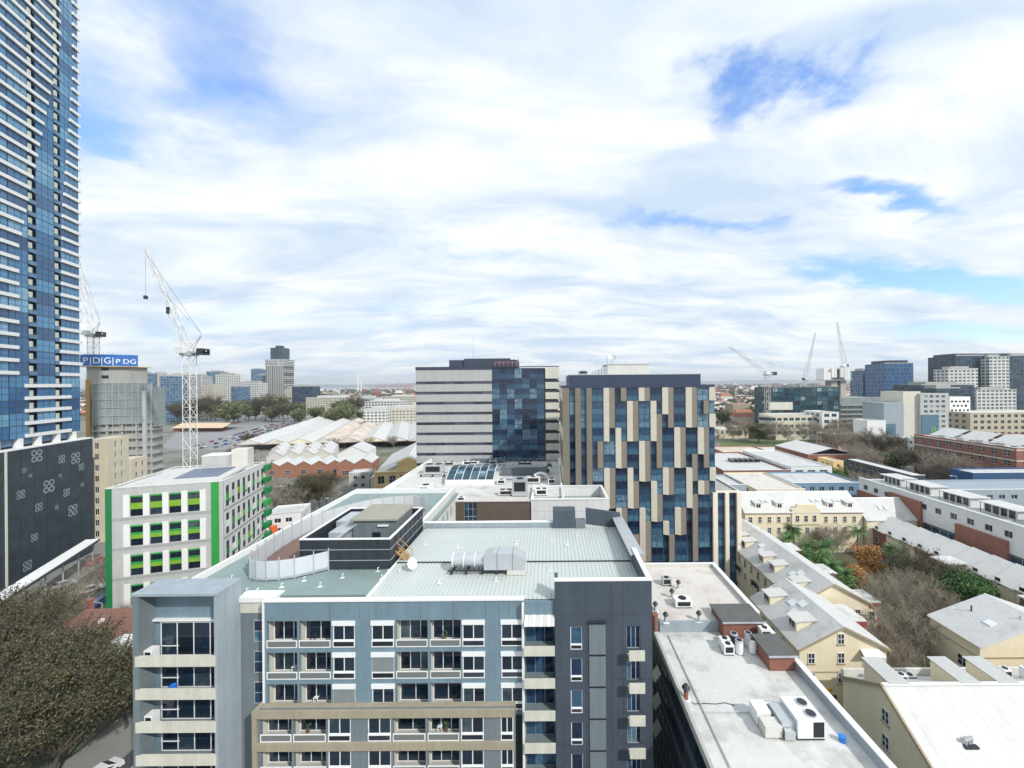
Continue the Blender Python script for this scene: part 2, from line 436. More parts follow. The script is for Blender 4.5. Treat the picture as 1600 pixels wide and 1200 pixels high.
# body behind the facades
T.box('body', midgrey, -37.6, 0.2, 38.4, 54.6, 0, 27.0)
T.box('body', midgrey, 0.25, 9.5, 37.9, 54.6, 0, 27.0)
T.box('wing', greywall, -37.6, -18.4, 54.65, 73.5, 0, 27.0)
T.box('flat_roof', roofgreen, -37.6, -17.75, 37.9, 73.5, 27.0, ROOF)
# ribbed steel roof, two sheets with a step between
def ribbed(x0, x1, y0, y1, z0, z1, pitch=.42):
    mb = MB(); n = int((x1-x0)/pitch); vs = []
    prof = []
    for k in range(n):
        x = x0+k*pitch
        prof += [(x, 0), (x+pitch*.62, 0), (x+pitch*.72, .05), (x+pitch*.90, .05)]
    prof.append((x1, 0))
    m = len(prof)
    vs = [(x, y0, z0+h) for x, h in prof]+[(x, y1, z1+h) for x, h in prof]
    mb.add(vs, [(k, k+1, m+k+1, m+k) for k in range(m-1)])
    return mb
T.mesh('ribbed_roof', ribbed(-17.7, 9.3, 44.0, 53.6, 27.75, 27.95), rooflite)
T.mesh('ribbed_roof', ribbed(-17.7, 9.3, 36.75, 43.9, 27.42, 27.62), rooflite)
T.box('gutter', darksteel, -17.7, 9.3, 43.9, 44.0, 27.40, 27.74)
T.box('roof_edge', whitemetal, -17.86, -17.72, 36.8, 53.6, 27.36, 27.78)
# upper main facade, openings by photo column
u = lambda px: round((px-858.5)/16.44, 2)
BAL = [(u(412), u(459.5)), (u(462.5), u(512)), (u(614), u(663.5)), (u(667), u(715))]
WIN = [(u(515.5), u(550)), (u(576), u(611)), (u(718), u(752.5)), (u(778.5), u(812))]
F = T.frame(AX0, FY, 0)
ops = sorted(BAL+WIN)
cols = [(a-AX0, b-AX0) for a, b in ops]
rows_up = [(23.25-3*k, 25.65-3*k) for k in range(3)]
F.skin(bluegrey, AX1-AX0, 16.6, 27.5, cols, rows_up, .32, 'wall')
cols_lo = [(a-AX0+.02, b-AX0+.02) for a, b in ops]
rows_lo = [(15.15-3*k, 17.2-3*k) for k in range(3)]
BY = 35.45; LOY = BY+.14
T.frame(AX0, LOY, 0).skin(midgrey, AX1-AX0-.75, 0, 17.9, cols_lo[:-1]+[(cols_lo[-1][0], AX1-AX0-.9)], rows_lo, .32, 'lower_wall')
T.box('lower_ledge', beige, AX0, AX1-.76, LOY+.32, FY-.004, 17.5, 17.88)
for k in range(1, 9):
    xx = AX0 + [0, 6.2, 9.0, 10.6, 14.8, 18.0, 21.0, 22.3, 23.2][k]
    T.box('panel_joint', darksteel, xx-.012, xx+.012, FY-.004, FY+.01, 25.72, 27.3)
T.box('coping', whitemetal, AX0-.12, AX1+.1, FY-.12, FY+.38, 27.5, 27.68)
T.box('edge_trim', whitemetal, AX0-.16, AX0-.01, FY-.1, FY+.3, 17.9, 27.49)
blind = mat('roller_blind', (.20,.235,.235), .8, .06, 2, streak=.05)
curtain = mat('curtain_fabric', (.5,.5,.46), .9, .1, 2, streak=.2)
railglass = mat('frosted_rail_panel', (.17,.185,.18), .25, .08, 1)
plantg = mat('pot_plant', (.05,.10,.03), .8, .3, 3)
def balcony(xa, xb, z, zt, wall_m, frame_m, seed, FY=36.5):
    r = random.Random(seed)
    d = 1.15
    where = '%s balcony from the left, %s row of the blue-grey facade' % (['first','second','third','fourth'][min(range(4), key=lambda q: abs(BAL[q][0]-xa))], ['top','second','third','fourth','fifth','lowest'][max(0, min(5, round((23.25-z)/3+ (.3 if z < 16 else 0))))])
    T.box('balcony_floor', concrete, xa-.02, xb+.02, FY+.325, FY+d, z-.2, z-.004)
    T.box('balcony_ceiling', greywall, xa-.02, xb+.02, FY+.325, FY+d, zt+.004, zt+.2)
    T.box('side_wall', cream_c, xa-.16, xa-.001, FY+.325, FY+d, z, zt)
    T.box('side_wall', cream_c, xb+.001, xb+.12, FY+.325, FY+d, z, zt)
    T.frame(xa, FY+d-.12, z).window(0, xb-xa, 0, zt-z, whitemetal, G_NEAR, nx=3 if r.random() < .6 else 2, nz=1, y=0, bar=.07, panes=True, name='sliding_door')
    # balustrade: white bars with a panel
    fr = T.frame(xa, FY-.05, z-.12)
    mb = MB(); w = xb-xa
    mb.box(0, w, 0, .07, .62, .70); mb.box(0, w, 0, .07, 0, .07)
    for q in (0, w-.08): mb.box(q, q+.08, .0, .07, .07, .62)
    b = fr.mesh('balustrade', mb, frame_m)
    fr.box('rail_panel', railglass, .09, w-.09, .025, .04, .08, .61, b)
    if r.random() < .35:
        px = xa+.5+r.random()*(w-1.2)
        pm = MB()
        for q in range(40):
            a = r.random()*6.28; rr = r.random()*.28; h = .3+r.random()*.65
            c = Vector((px+rr*math.cos(a), FY+.8+rr*math.sin(a), z+h)); e = Vector((r.uniform(-1,1), r.uniform(-1,1), r.uniform(-.4,1))).normalized()*.16
            f_ = e.orthogonal().normalized()*.05
            pm.add([c-f_, c+f_, c+e], [(0,1,2)])
        pm.tube((px, FY+.8, z), (px, FY+.8, z+.32), .12, .16, 8, 1)
        me = pm.mesh('potted_plant', [plantg, brick])
        solo('potted_plant', me, 'potted plant on the '+where, 'plant', group='pot plants on the balconies')
    if r.random() < .45:
        cx = xa+.5+r.random()*(w-1.4); cm = MB(); y = FY+.75
        cm.box(cx, cx+.45, y, y+.45, z+.4, z+.45); cm.box(cx, cx+.45, y+.41, y+.45, z+.45, z+.85)
        for (q, p) in ((0,0),(.4,0),(0,.4),(.4,.4)): cm.box(cx+q, cx+q+.05, y+p, y+p+.05, z, z+.4)
        solo('balcony_chair', cm.mesh('balcony_chair', [whitemetal if r.random() < .5 else darksteel]), 'outdoor chair on the '+where, 'chair', group='chairs on the balconies')
def window_bay(xa, xb, z, zt, shade, seed, frame_m=whitemetal, FY=36.5):
    r = random.Random(seed); w = xb-xa
    fr = T.frame(xa, FY, z)
    fr.window(0, w, .52, zt-z-(.42 if shade else .0), frame_m, G_NEAR, nx=2, y=.06, bar=.085, panes=True)
    if shade:
        fr.box('blind_box', whitemetal, -.05, w+.05, -.14, .3, zt-z-.41, zt-z)
        if r.random() < .22: fr.box('roller_blind', blind, .06, w-.06, -.02, .012, .56, zt-z-.42)
    fr.window(0, w, -.1, .52, frame_m, G_DARK, nx=1, y=-.03, bar=.08, name='lower_window')
sd = 0
for rr, rows in ((0, rows_up), (1, rows_lo)):
    for (z, zt) in rows:
        for (a, b) in BAL:
            sd += 1; balcony(a+(.02 if rr else 0), b+(.02 if rr else 0), z, zt, bluegrey, whitemetal, sd, LOY if rr else FY)
        for (a, b) in WIN:
            sd += 1; window_bay(a+(.02 if rr else 0), min(b, AX1-.95 if rr else b)+(.02 if rr else 0), z, zt, rr == 0, sd, FY=LOY if rr else FY)
# beige bands in front of the lower storeys
BX0, BX1 = -27.75, -3.55
for k in range(4):
    T.box('beige_band', beige, BX0, BX1, BY-.12, LOY-.003, 17.35-3*k, 18.02-3*k)
T.box('beige_pier', beige, BX0, AX0-.02, BY-.1, FY+1.1, 0, 18.0)
# recessed bay with white balconies beside the dark block
WX0, WX1 = u(815.5), .22
T.box('bay_wall', greywall, WX0-.2, WX1, FY+.96, FY+1.85, 0, 26.9)
T.box('bay_fascia', bluegrey, WX0-.2, WX1, FY-.02, FY+.94, 26.05, 27.35)
T.box('bay_side', white, WX0-.24, WX0-.06, FY-.5, FY+1.2, 0, 27.3)
aw = MB()
for k in range(8):
    x = WX0+k*(WX1-WX0)/8; w8 = (WX1-WX0)/8
    aw.slab([(x+.01, FY-.9, 25.55), (x+w8-.01, FY-.9, 25.55), (x+w8-.01, FY+.0, 26.1), (x+.01, FY+.0, 26.1)], .05, k % 2)
T.mesh('striped_awning', aw, [white, mat('awning_stripe', (.55,.56,.55), .8)])
for k in range(6):
    z = 22.95-3*k
    T.box('balcony_slab', midgrey, WX0-.02, WX1-.02, FY-.85, FY+.95, z-.12, z+.0)
    T.box('balcony_parapet', cream_c, WX0-.04, WX1, FY-1.0, FY-.86, z-.12, z+.75)
    T.frame(WX0, FY+.85, z).window(0, WX1-WX0-.05, .0, 2.5, bluegrey, G_BLUE, nx=3, y=0, bar=.06, panes=True)
# dark block with tall stair strip
DY = 36.2; DX0, DX1 = .25, 9.4
F = T.frame(DX0, DY, 0)
dc = [(1.45, 2.55), (6.75, 8.05)]
drows = [(22.95-3*k, 25.1-3*k) for k in range(6)]
F.skin(bluegrey_d, DX1-DX0, 0, 29.4, dc, drows, .35, 'dark_wall')
T.box('dark_return', bluegrey_d, DX1-.35, DX1, DY+.35, 43.2, 0, 29.4)
T.box('dark_return', bluegrey_d, DX0, DX0+.3, DY+.35, 37.9, 0, 29.4)
T.box('coping', whitemetal, DX0-.05, DX1+.06, DY-.06, DY+.42, 29.4, 29.52)
T.box('coping', whitemetal, DX1-.42, DX1+.06, DY+.42, 43.2, 29.4, 29.52)
for (z, zt) in drows:
    F.window(1.45, 2.55, z+.45, zt, whitemetal, G_BLUE, nx=1, y=.1, bar=.07, panes=True)
    F.window(1.45, 2.55, z-.02, z+.45, whitemetal, G_DARK, nx=1, y=.05, bar=.07, name='lower_window')
    F.window(6.75, 8.05, z, zt, steel, G_BLUE, nx=3, y=.2, bar=.06, panes=True)
    F.box('balcony_parapet', cream_c, 6.8, 8.25, -.9, -.78, z-.5, z+.42)
    F.box('balcony_slab', cream_c, 6.8, 8.25, -.78, .0, z-.5, z-.38)
    F.box('stair_panel', midgrey, 3.2, 4.75, -.10, -.003, z-.42, z+2.36)
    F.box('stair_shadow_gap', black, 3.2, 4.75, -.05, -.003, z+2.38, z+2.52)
F.box('stair_cap', darksteel, 3.15, 4.8, -.25, -.003, 25.55, 25.68)
for xx in (2.9, 5.35, 6.4): F.box('panel_joint', black, xx, xx+.025, -.006, .004, 0, 29.3)
for zz in (26.2, 20.1, 14.0): F.box('panel_joint', black, 0, DX1-DX0, -.005, .004, zz, zz+.02)
# right edge: broad tilted cap and low back parapets
T.mesh('roof_wing', MB().slab([(8.6, 41.9, 29.3), (10.05, 41.9, 29.45), (9.85, 54.2, 29.45), (8.5, 54.2, 29.3)], .16), steel)
T.box('parapet', midgrey, 9.0, 9.4, 43.2, 54.3, 27.0, 29.1)
T.box('parapet', greywall, -17.8, 2.0, 53.75, 54.15, 27.0, 28.65)
T.box('coping', whitemetal, -17.85, 2.05, 53.68, 54.22, 28.65, 28.77)
T.box('plant_box', bluegrey_d, .2, 3.3, 53.3, 55.2, 27.9, 30.4)
T.mesh('sloped_screen', MB().slab([(4.8, 53.6, 30.6), (9.6, 53.6, 29.9), (9.6, 54.0, 29.9), (4.8, 54.0, 30.6)], 2.2), bluegrey_d)
T.box('plant_box', midgrey, 3.35, 4.7, 53.2, 54.6, 27.9, 28.9)
# wing: side wall to the courtyard with windows and parapets
Fw = T.frame(-18.35, 54.7, 0, R(90))
wc = [(2.0+2.6*k, 3.4+2.6*k) for k in range(6)]; wr = [(24.0-3*k, 25.7-3*k) for k in range(3)]
Fw.skin(offwhite, 18.8, 12, 28.4, wc, wr, .3, 'courtyard_wall')
for (a, b) in wc:
    for (z, zt) in wr: Fw.window(a, b, z, zt, whitemetal, G_DARK, nx=2, y=.15)
T.box('coping', whitemetal, -18.75, -18.3, 54.6, 73.6, 28.4, 28.55)
T.box('parapet', white, -37.75, -37.4, 38.2, 73.6, 26.9, 28.0)
T.box('parapet', white, -37.4, -18.76, 73.3, 73.65, 26.9, 28.2)
# left balcony block with its concrete frame
LY = 34.9
la = at(207, 1000, LY).x; lb = at(340, 1000, LY).x
T.box('frame_wall', midgrey, la, la+.55, LY, LY+2.6, 0, 29.0)
T.box('frame_wall', greywall, lb-.32, lb, LY, LY+2.7, 0, 29.0)
T.box('frame_top', greywall, la-.08, lb+.05, LY-.08, LY+2.75, 29.0, 29.22)
T.box('block_wall', bluegrey, la+.55, lb-.32, LY+1.52, LY+2.6, 0, 28.3)
T.box('block_coping', whitemetal, la+.56, lb-.33, LY+1.4, LY+2.6, 28.3, 28.42)
T.box('fascia_band', white, la+.56, lb-.33, LY+1.2, LY+1.515, 25.95, 26.12)
for k in range(7):
    z = 22.6-3*k
    T.box('balcony_slab', midgrey, la+.56, lb-.33, LY+.2, LY+1.5, z-.22, z)
    p = T.box('balcony_parapet', cream_c, la+.25, lb-.2, LY-.05, LY+.14, z+.0, z+.93)
    T.frame(la+1.15, LY+1.42, z).window(0, lb-la-1.5, .02, 2.75 if k else 3.2, whitemetal, G_NEAR, nx=4, nz=1, y=0, bar=.08, panes=True, name='sliding_door')
    T.box('door_rail', white, la+1.2, la+2.9, LY+1.3, LY+1.36, z+.95, z+1.02)
for k, (lbl) in ((0, 'white'), (2, 'white')):
    z = 22.6-3*k
    b = Thing('air_conditioner', 'white boxy air conditioner at the end of the %s balcony of the concrete frame' % ('top' if k == 0 else 'third'), 'air conditioner', (la+1.0, LY+.9, z))
    b.box('casing', whitemetal, la+.62, la+1.35, LY+.35, LY+1.1, z+.02, z+1.2)
    b.box('grille', black, la+.75, la+1.25, LY+.33, LY+.349, z+.3, z+1.05)
bk = MB(); bx, by, bz = at(277, 1067, 36).x, 35.6, 19.6
for k in range(10):
    t0, t1 = k*.628, (k+1)*.628
    bk.add([(bx+.22*math.cos(t0), by+.22*math.sin(t0), bz), (bx+.22*math.cos(t1), by+.22*math.sin(t1), bz), (bx+.32*math.cos(t1), by+.32*math.sin(t1), bz+.75), (bx+.32*math.cos(t0), by+.32*math.sin(t0), bz+.75)], [(0,1,2,3)])
solo('plastic_tub', bk.mesh('plastic_tub', [mat('blue_plastic', (.02,.19,.62), .4)]), 'bright blue plastic tub on the second balcony of the concrete frame', 'tub')
# recessed link wall
T.box('link_wall', midgrey, lb+.0, AX0-.17, 37.5, 38.4, 0, 27.0)
T.box('link_coping', white, lb-.1, AX0+.5, 37.3, 38.6, 27.0, 27.5)
T.box('link_head', cream_c, lb+.02, AX0-.18, 37.44, 37.5, 25.9, 27.0)
for k in range(6):
    T.frame(-29.1, 37.5, 23.1-3*k).window(0, 1.45, 0, 2.1, steel, G_BLUE, nx=1, nz=2, y=-.045, panes=True)

# roof plant enclosure
P = Thing('plant_enclosure', 'dark louvred plant enclosure with pale rim on the green flat roof', 'enclosure', (-23, 48, ROOF))
ex0, ex1, ey0, ey1, ez = -28.2, -18.1, 43.0, 53.9, 30.75
louv = mat('black_mesh_screen', (.028,.036,.048), .45, .35, 1.2, fine=.4)
for (a, b, c, d) in ((ex0, ex1, ey0, ey0+.12), (ex0, ex1, ey1-.12, ey1), (ex1-.12, ex1, ey0+.12, ey1-.12), (ex0, ex0+.12, ey0+.12, ey1-.12)):
    P.box('screen_panel', louv, a, b, c, d, ROOF+.1, ez)
for (a, b, c, d) in ((ex0-.06, ex1+.06, ey0-.06, ey0+.2), (ex0-.06, ex1+.06, ey1-.2, ey1+.06), (ex1-.2, ex1+.06, ey0+.2, ey1-.2), (ex0-.06, ex0+.2, ey0+.2, ey1-.2)):
    P.box('rim', whitemetal, a, b, c, d, ez, ez+.12)
for z in (28.4, 29.6):
    P.box('rail', steel, ex0, ex1, ey0-.05, ey0-.004, z, z+.06); P.box('rail', steel, ex1+.004, ex1+.05, ey0, ey1, z, z+.06)
for k in range(8):
    x = ex0+.02+k*(ex1-ex0-.1)/7
    P.box('post', darksteel, x, x+.07, ey0-.045, ey0-.002, ROOF, ez)
for k in range(1, 8):
    y = ey0+k*(ey1-ey0-.1)/7
    P.box('post', darksteel, ex1+.002, ex1+.045, y, y+.07, ROOF, ez)
P.mesh('cross_beam', MB().box(-24.3, -24.1, ey0+.2, 48.5, ez-.05, ez+.1), steel)
ph = Thing('lift_motor_room', 'grey lift motor room with flat roof rising inside the black plant enclosure', 'plant room', (-22, 50, ROOF))
ph.box('walls', midgrey, -24.6, -19.3, 47.6, 53.2, ROOF, 31.3)
ph.box('roof', mat('tan_roof', (.33,.32,.27), .9), -24.9, -19.0, 47.3, 53.4, 31.3, 31.5)
ph.box('door', black, -22.2, -21.2, 47.55, 47.599, ROOF+.05, 29.8)
ph.box('door_lamp', white, -21.5, -20.2, 47.4, 47.6, 30.55, 30.75)
tk = Thing('air_handling_unit', 'steel air handling unit with bent duct beside the lift motor room', 'air unit', (-26, 49, ROOF))
tk.box('casing', steel, -27.6, -25.3, 49.2, 53.0, ROOF+.2, 30.6)
tk.mesh('duct', MB().box(-27.0, -24.8, 46.5, 49.19, 28.6, 30.2), steel)
tk.box('fan_box', steel, -27.5, -25.2, 44.3, 46.45, ROOF+.2, 29.6)
tk.box('fan_top', mat('tan_roof', (.3,.3,.25), .9), -27.2, -25.5, 44.6, 46.2, 29.6, 29.68)
for i, (x, y, w) in enumerate(((-23.2, 44.6, 1.1), (-21.6, 44.4, .9), (-19.9, 44.7, 1.0))):
    q = Thing('condenser', 'dark condenser unit inside the plant enclosure, %s from the left' % ['first', 'second', 'third'][i], 'condenser', (x, y, ROOF))
    q.box('casing', steel, x, x+w, y, y+.9, ROOF+.1, ROOF+1.3); q.mesh('fan_ring', MB().tube((x+w/2, y+.45, ROOF+1.3), (x+w/2, y+.45, ROOF+1.4), .38, .38, 14), black)

# curved screen fence round the deck
path = [(-25.0,43.0),(-27.6,41.2),(-30.2,40.6),(-32.2,41.0),(-33.3,42.6),(-33.9,45.5),(-34.3,49),(-34.2,52.5),(-33.4,56),(-31.8,59.4),(-29.2,62.2),(-26.2,63.8),(-23,64.3),(-20.6,63.2)]
S = Thing('curved_screen', 'curved pale panel screen wrapping the brown roof deck on the apartment block', 'screen', (-30, 50, ROOF))
sp = mat('pale_screen_panel', (.56,.60,.63), .4, .06, .6, streak=.05)
dense = []
for i in range(len(path)-1):
    p0, p1, p2, p3 = path[max(0, i-1)], path[i], path[i+1], path[min(len(path)-1, i+2)]
    for k in range(2):
        t = k/2
        dense.append(tuple(.5*(2*p1[c]+(p2[c]-p0[c])*t+(2*p0[c]-5*p1[c]+4*p2[c]-p3[c])*t*t+(3*p1[c]-p0[c]-3*p2[c]+p3[c])*t**3) for c in (0, 1)))
dense.append(path[-1])
for i, (a, b) in enumerate(zip(dense[:-1], dense[1:])):
    l = math.hypot(b[0]-a[0], b[1]-a[1]); f = S.frame(a[0], a[1], ROOF, math.atan2(b[1]-a[1], b[0]-a[0]))
    f.box('panel', sp, .05, l-.03, -.025, .025, .35, 2.15)
    f.box('post', steel, -.05, .05, -.05, .07, 0, 2.5)
    f.box('kick_rail', steel, .05, l-.03, -.09, .09, .16, .3)
D = MB().prism([(x+.25*(1 if x < -28 else 0), y+.2) for x, y in path[::-1]] if False else [(-25.2,43.2),(-20.8,62.8),(-23,64),(-26.2,63.5),(-29,62),(-31.5,59.2),(-33.1,55.9),(-33.9,52.5),(-34.0,49),(-33.6,45.6),(-33,42.8),(-32,41.3),(-30.2,40.9),(-27.6,41.5)][::1], ROOF+.05, ROOF+.3)
solo('roof_deck', D.mesh('roof_deck', [deckbrown]), 'brown curved roof deck inside the pale panel screen', 'deck')

# long ducted unit on the ribbed roof
Q = Thing('rooftop_duct_unit', 'long silver duct and cowl unit lying on the ribbed steel roof', 'duct unit', (-6.8, 41.8, 27.55))
zb = 27.65
q = MB()
for x in (-10.9, -9.3, -7.6, -6.0): q.box(x, x+.12, 41.2, 43.0, zb-.05, zb+.3)
q.box(-11.2, -4.9, 41.15, 41.27, zb+.3, zb+.42); q.box(-11.2, -4.9, 42.95, 43.07, zb+.3, zb+.42)
for k in range(12): q.box(-11.0+k*.5, -10.94+k*.5, 41.27, 42.95, zb+.34, zb+.4)
Q.mesh('platform', q, darksteel)
Q.mesh('round_duct', MB().tube((-10.8, 42.1, zb+1.15), (-7.2, 42.1, zb+1.2), .62, .74, 18), steel, smooth=False)
for x in (-10.8, -9.6, -8.4): Q.mesh('flange', MB().tube((x, 42.1, zb+1.16), (x+.08, 42.1, zb+1.16), .78, .78, 18), whitemetal)
cw = [(-7.3, .45), (-7.3, 1.9), (-6.4, 2.15), (-4.2, 2.15), (-3.0, 1.65), (-2.9, .45)]
n = len(cw)
cm = MB().add([(x, 41.15, zb+z) for x, z in cw]+[(x, 43.1, zb+z) for x, z in cw], [tuple(range(n-1,-1,-1)) , tuple(range(n, 2*n))]+[(k, (k+1) % n, n+(k+1) % n, n+k) for k in range(n)])
Q.mesh('cowl', cm, steel)
for x in (-5.9, -4.25): Q.box('seam', midgrey, x, x+.05, 41.12, 43.13, zb+.5, zb+2.17)
Q.box('plinth', offwhite, -4.8, -2.8, 41.05, 43.2, zb-.05, zb+.42)

# small roof furniture
def anchor(i, x, y, z):
    mb = MB().box(x-.22, x+.22, y-.12, y+.12, z, z+.05).tube((x, y, z+.05), (x, y, z+.42), .045, .045, 6).tube((x, y, z+.4), (x+.16, y, z+.46), .05, .05, 6)
    solo('roof_anchor', mb.mesh('roof_anchor', [whitemetal]), 'white safety anchor post on the apartment roof, %s from the left' % ORD[i], 'anchor', group='white anchor posts on the roofs')
i = 0
for (px, py, z) in sorted([(440,918,ROOF),(475,908,ROOF),(385,926,ROOF),(402,926,ROOF),(535,903,ROOF),(500,917,ROOF),(590,893,27.4),(606,896,27.4),(624,896,27.5),(596,905,ROOF),(686,912,27.55),(775,909,27.55),(664,852,27.85),(715,856,27.85),(807,850,27.85),(862,847,27.9),(886,852,27.9),(860,892,27.55),(902,838,27.95),(430,895,ROOF),(362,905,ROOF)]):
    p = onz(px, py, z); anchor(i, p.x, p.y, z); i += 1
# (the list above is walked from left to right)
p = onz(643, 893, 27.5)
sdm = Thing('satellite_dish', 'pale satellite dish on a short mast on the ribbed roof', 'satellite dish', (p.x, p.y, 27.5))
def dish_mesh(r, depth):
    mb = MB(); n, m = 18, 5
    vs = [(0,0,0)]; fs = []
    for a in range(1, m+1):
        rr = r*a/m
        for b in range(n): vs.append((rr*math.cos(2*math.pi*b/n), rr*math.sin(2*math.pi*b/n), depth*(a/m)**2))
    for b in range(n): fs.append((0, 1+b, 1+(b+1) % n))
    for a in range(m-1):
        for b in range(n):
            fs.append((1+a*n+b, 1+(a+1)*n+b, 1+(a+1)*n+(b+1) % n, 1+a*n+(b+1) % n))
    return mb.add(vs, fs)
dm = dish_mesh(.62, .14).mesh('dish', [whitemetal], True)
sdm.put('dish', dm, sdm.M @ Matrix.Translation((p.x, p.y, 28.35)) @ Matrix.Rotation(R(62), 4, 'Y') @ Matrix.Rotation(R(25), 4, 'X'))
sdm.mesh('mast', MB().tube((p.x-.1, p.y, 27.45), (p.x-.1, p.y, 28.3), .05, .05, 6).box(p.x-1.2, p.x+.1, p.y-.4, p.y+.4, 27.47, 27.55), steel)
p = onz(633, 876, 27.5)
ld = Thing('timber_steps', 'yellow timber steps leading up to the plant enclosure', 'steps', (p.x, p.y, 27.4))
for s in (-.5, .5): ld.mesh('stringer', MB().slab([(p.x-.9, p.y+s-.05, 28.9), (p.x+.7, p.y+s-.05, 27.5), (p.x+.7, p.y+s+.05, 27.5), (p.x-.9, p.y+s+.05, 28.9)], .22), wood)
for k in range(5): ld.box('tread', wood, p.x-.75+k*.3, p.x-.45+k*.3, p.y-.44, p.y+.44, 28.62-k*.26, 28.68-k*.26)
for s in (-.5, .5): ld.mesh('handrail', MB().tube((p.x-.9, p.y+s, 29.9), (p.x+.7, p.y+s, 28.5), .04, .04, 6).tube((p.x+.65, p.y+s, 27.4), (p.x+.65, p.y+s, 28.55), .04, .04, 6), wood)

# ------------------------------------------------------------------ building behind: brick wall, white box, busy plant roof
T = Thing('office_building', 'low office block with brown brick wall, white clad box and crowded plant roof', 'building', (-18, 98, 0))
MZ = 24.0; MY = 78.0
mx0, mx1 = -37.4, 2.2
T.box('body', concrete, mx0+.3, mx1, 82.2, 119.5, 0, MZ-.3)
T.box('front_body', concrete, -20.6, 11.2, 79.3, 82.1, 0, MZ-.3)
T.box('flat_roof', concrete_w, mx0+.3, mx1, 82.2, 119.5, MZ-.3, MZ)
T.box('flat_roof', roofcream, -20.6, -4.2, 78.5, 82.15, MZ-.3, MZ)
T.box('parapet', white, mx0, mx0+.4, 74.5, 119.6, MZ-1.2, MZ+1.1)
T.box('link_roof', concrete_w, mx0+.4, -20.7, 74.5, 82.1, 20, MZ)
T.box('parapet', white, mx1, mx1+.35, 88.3, 119.6, MZ-.4, MZ+1.1)
bx0, bx1 = at(702, 800, MY).x, at(830, 800, MY).x
T.box('brick_wall', brick_d, bx0, bx0+3.0, MY, MY+.5, 8, MZ+.2)
T.box('brick_wall', brick_d, bx0+5.6, bx1, MY, MY+.5, 8, MZ+.2)
Fm = T.frame(bx0+3.0, MY+.15, 0)
for k in range(5): Fm.window(0, 2.6, MZ-3.0-3.0*k+.2, MZ-.0-3.0*k+.17, steel, G_BLUE, nx=3, nz=2, y=0, panes=True)
T.box('coping', roofcream, bx0-.2, bx1, MY-.2, MY+.7, MZ+.2, MZ+.42)
wx0, wx1 = bx1+.02, at(951, 800, MY).x
T.box('white_box_wall', panel_w, wx0, wx1, MY-.3, MY+.2, 8, MZ+.55)
for zz in (22.2, 20.4, 18.6): T.box('cladding_joint', panel_g, wx0, wx1, MY-.31, MY-.29, zz, zz+.08)
for k in range(1, 12): T.box('cladding_joint', panel_g, wx0+k*1.29, wx0+k*1.29+.04, MY-.308, MY-.29, 17, MZ+.4)
T.box('white_box_wall', panel_w, wx1-.4, wx1, MY+.2, 88.2, 8, MZ+.55)
T.box('white_box_wall', panel_w, wx0, wx1-.4, 87.7, 88.2, 8, MZ+.55)
T.box('white_box_wall', panel_w, wx0, wx0+.4, MY+.2, 87.7, 8, MZ+.55)
T.box('box_divider', panel_w, 2.2, 2.7, MY+.2, 87.7, 10, MZ+.5)
T.box('box_floor', roofgreen, wx0+.4, wx1-.4, MY+.2, 87.7, 20, 22.4)
for k in range(4):
    T.box('coping', white, *[(wx0-.08, wx1+.08, MY-.4, MY+.25), (wx0-.08, wx1+.08, 87.6, 88.3), (wx0-.06, wx0+.46, MY+.25, 87.6), (wx1-.46, wx1+.06, MY+.25, 87.6)][k], MZ+.55, MZ+.72)
def ac_unit(x, y, z, w, d, h, label, fans=1, m=whitemetal, name='air_conditioner', cat='air conditioner', group='rooftop plant units'):
    t = Thing(name, label, cat, (x+w/2, y+d/2, z), group=group)
    t.box('casing', m, x, x+w, y, y+d, z+.15, z+h)
    t.box('base_frame', darksteel, x+.05, x+w-.05, y+.05, y+d-.05, z, z+.15)
    t.box('grille', black, x+w*.12, x+w*.88, y-.015, y-.001, z+h*.3, z+h*.85)
    for k in range(fans):
        c = ((x+w*(k+.5)/fans), y+d/2, z+h)
        t.mesh('fan', MB().tube(c, (c[0], c[1], c[2]+.08), min(w/fans, d)*.36, None, 14), black)
    return t
gl = Thing('barrel_skylight', 'curved dark glass skylight on the white plant roof', 'skylight', (-26, 100, MZ))
sx0, sx1 = at(697, 757, 92).x, at(771, 757, 92).x
arc = [(a/8) for a in range(9)]
for k in range(8):
    y0 = 92+8*arc[k]; y1 = 92+8*arc[k+1]; z0 = MZ+1.3+2.0*math.sin(math.pi*.62*arc[k]); z1 = MZ+1.3+2.0*math.sin(math.pi*.62*arc[k+1])
    for j in range(6):
        xa = sx0+(sx1-sx0)*j/6; xb = sx0+(sx1-sx0)*(j+1)/6
        gl.mesh('pane', MB().slab([(xa+.06,y0,z0),(xb-.06,y0,z0),(xb-.06,y1,z1),(xa+.06,y1,z1)], .06), G_TEAL)
    for j in range(7):
        xa = sx0+(sx1-sx0)*j/6; gl.mesh('rib', MB().slab([(xa-.06,y0,z0+.04),(xa+.06,y0,z0+.04),(xa+.06,y1,z1+.04),(xa-.06,y1,z1+.04)], .14), whitemetal)
gl.box('upstand', white, sx0-.2, sx1+.2, 91.8, 100.2, MZ, MZ+1.25)
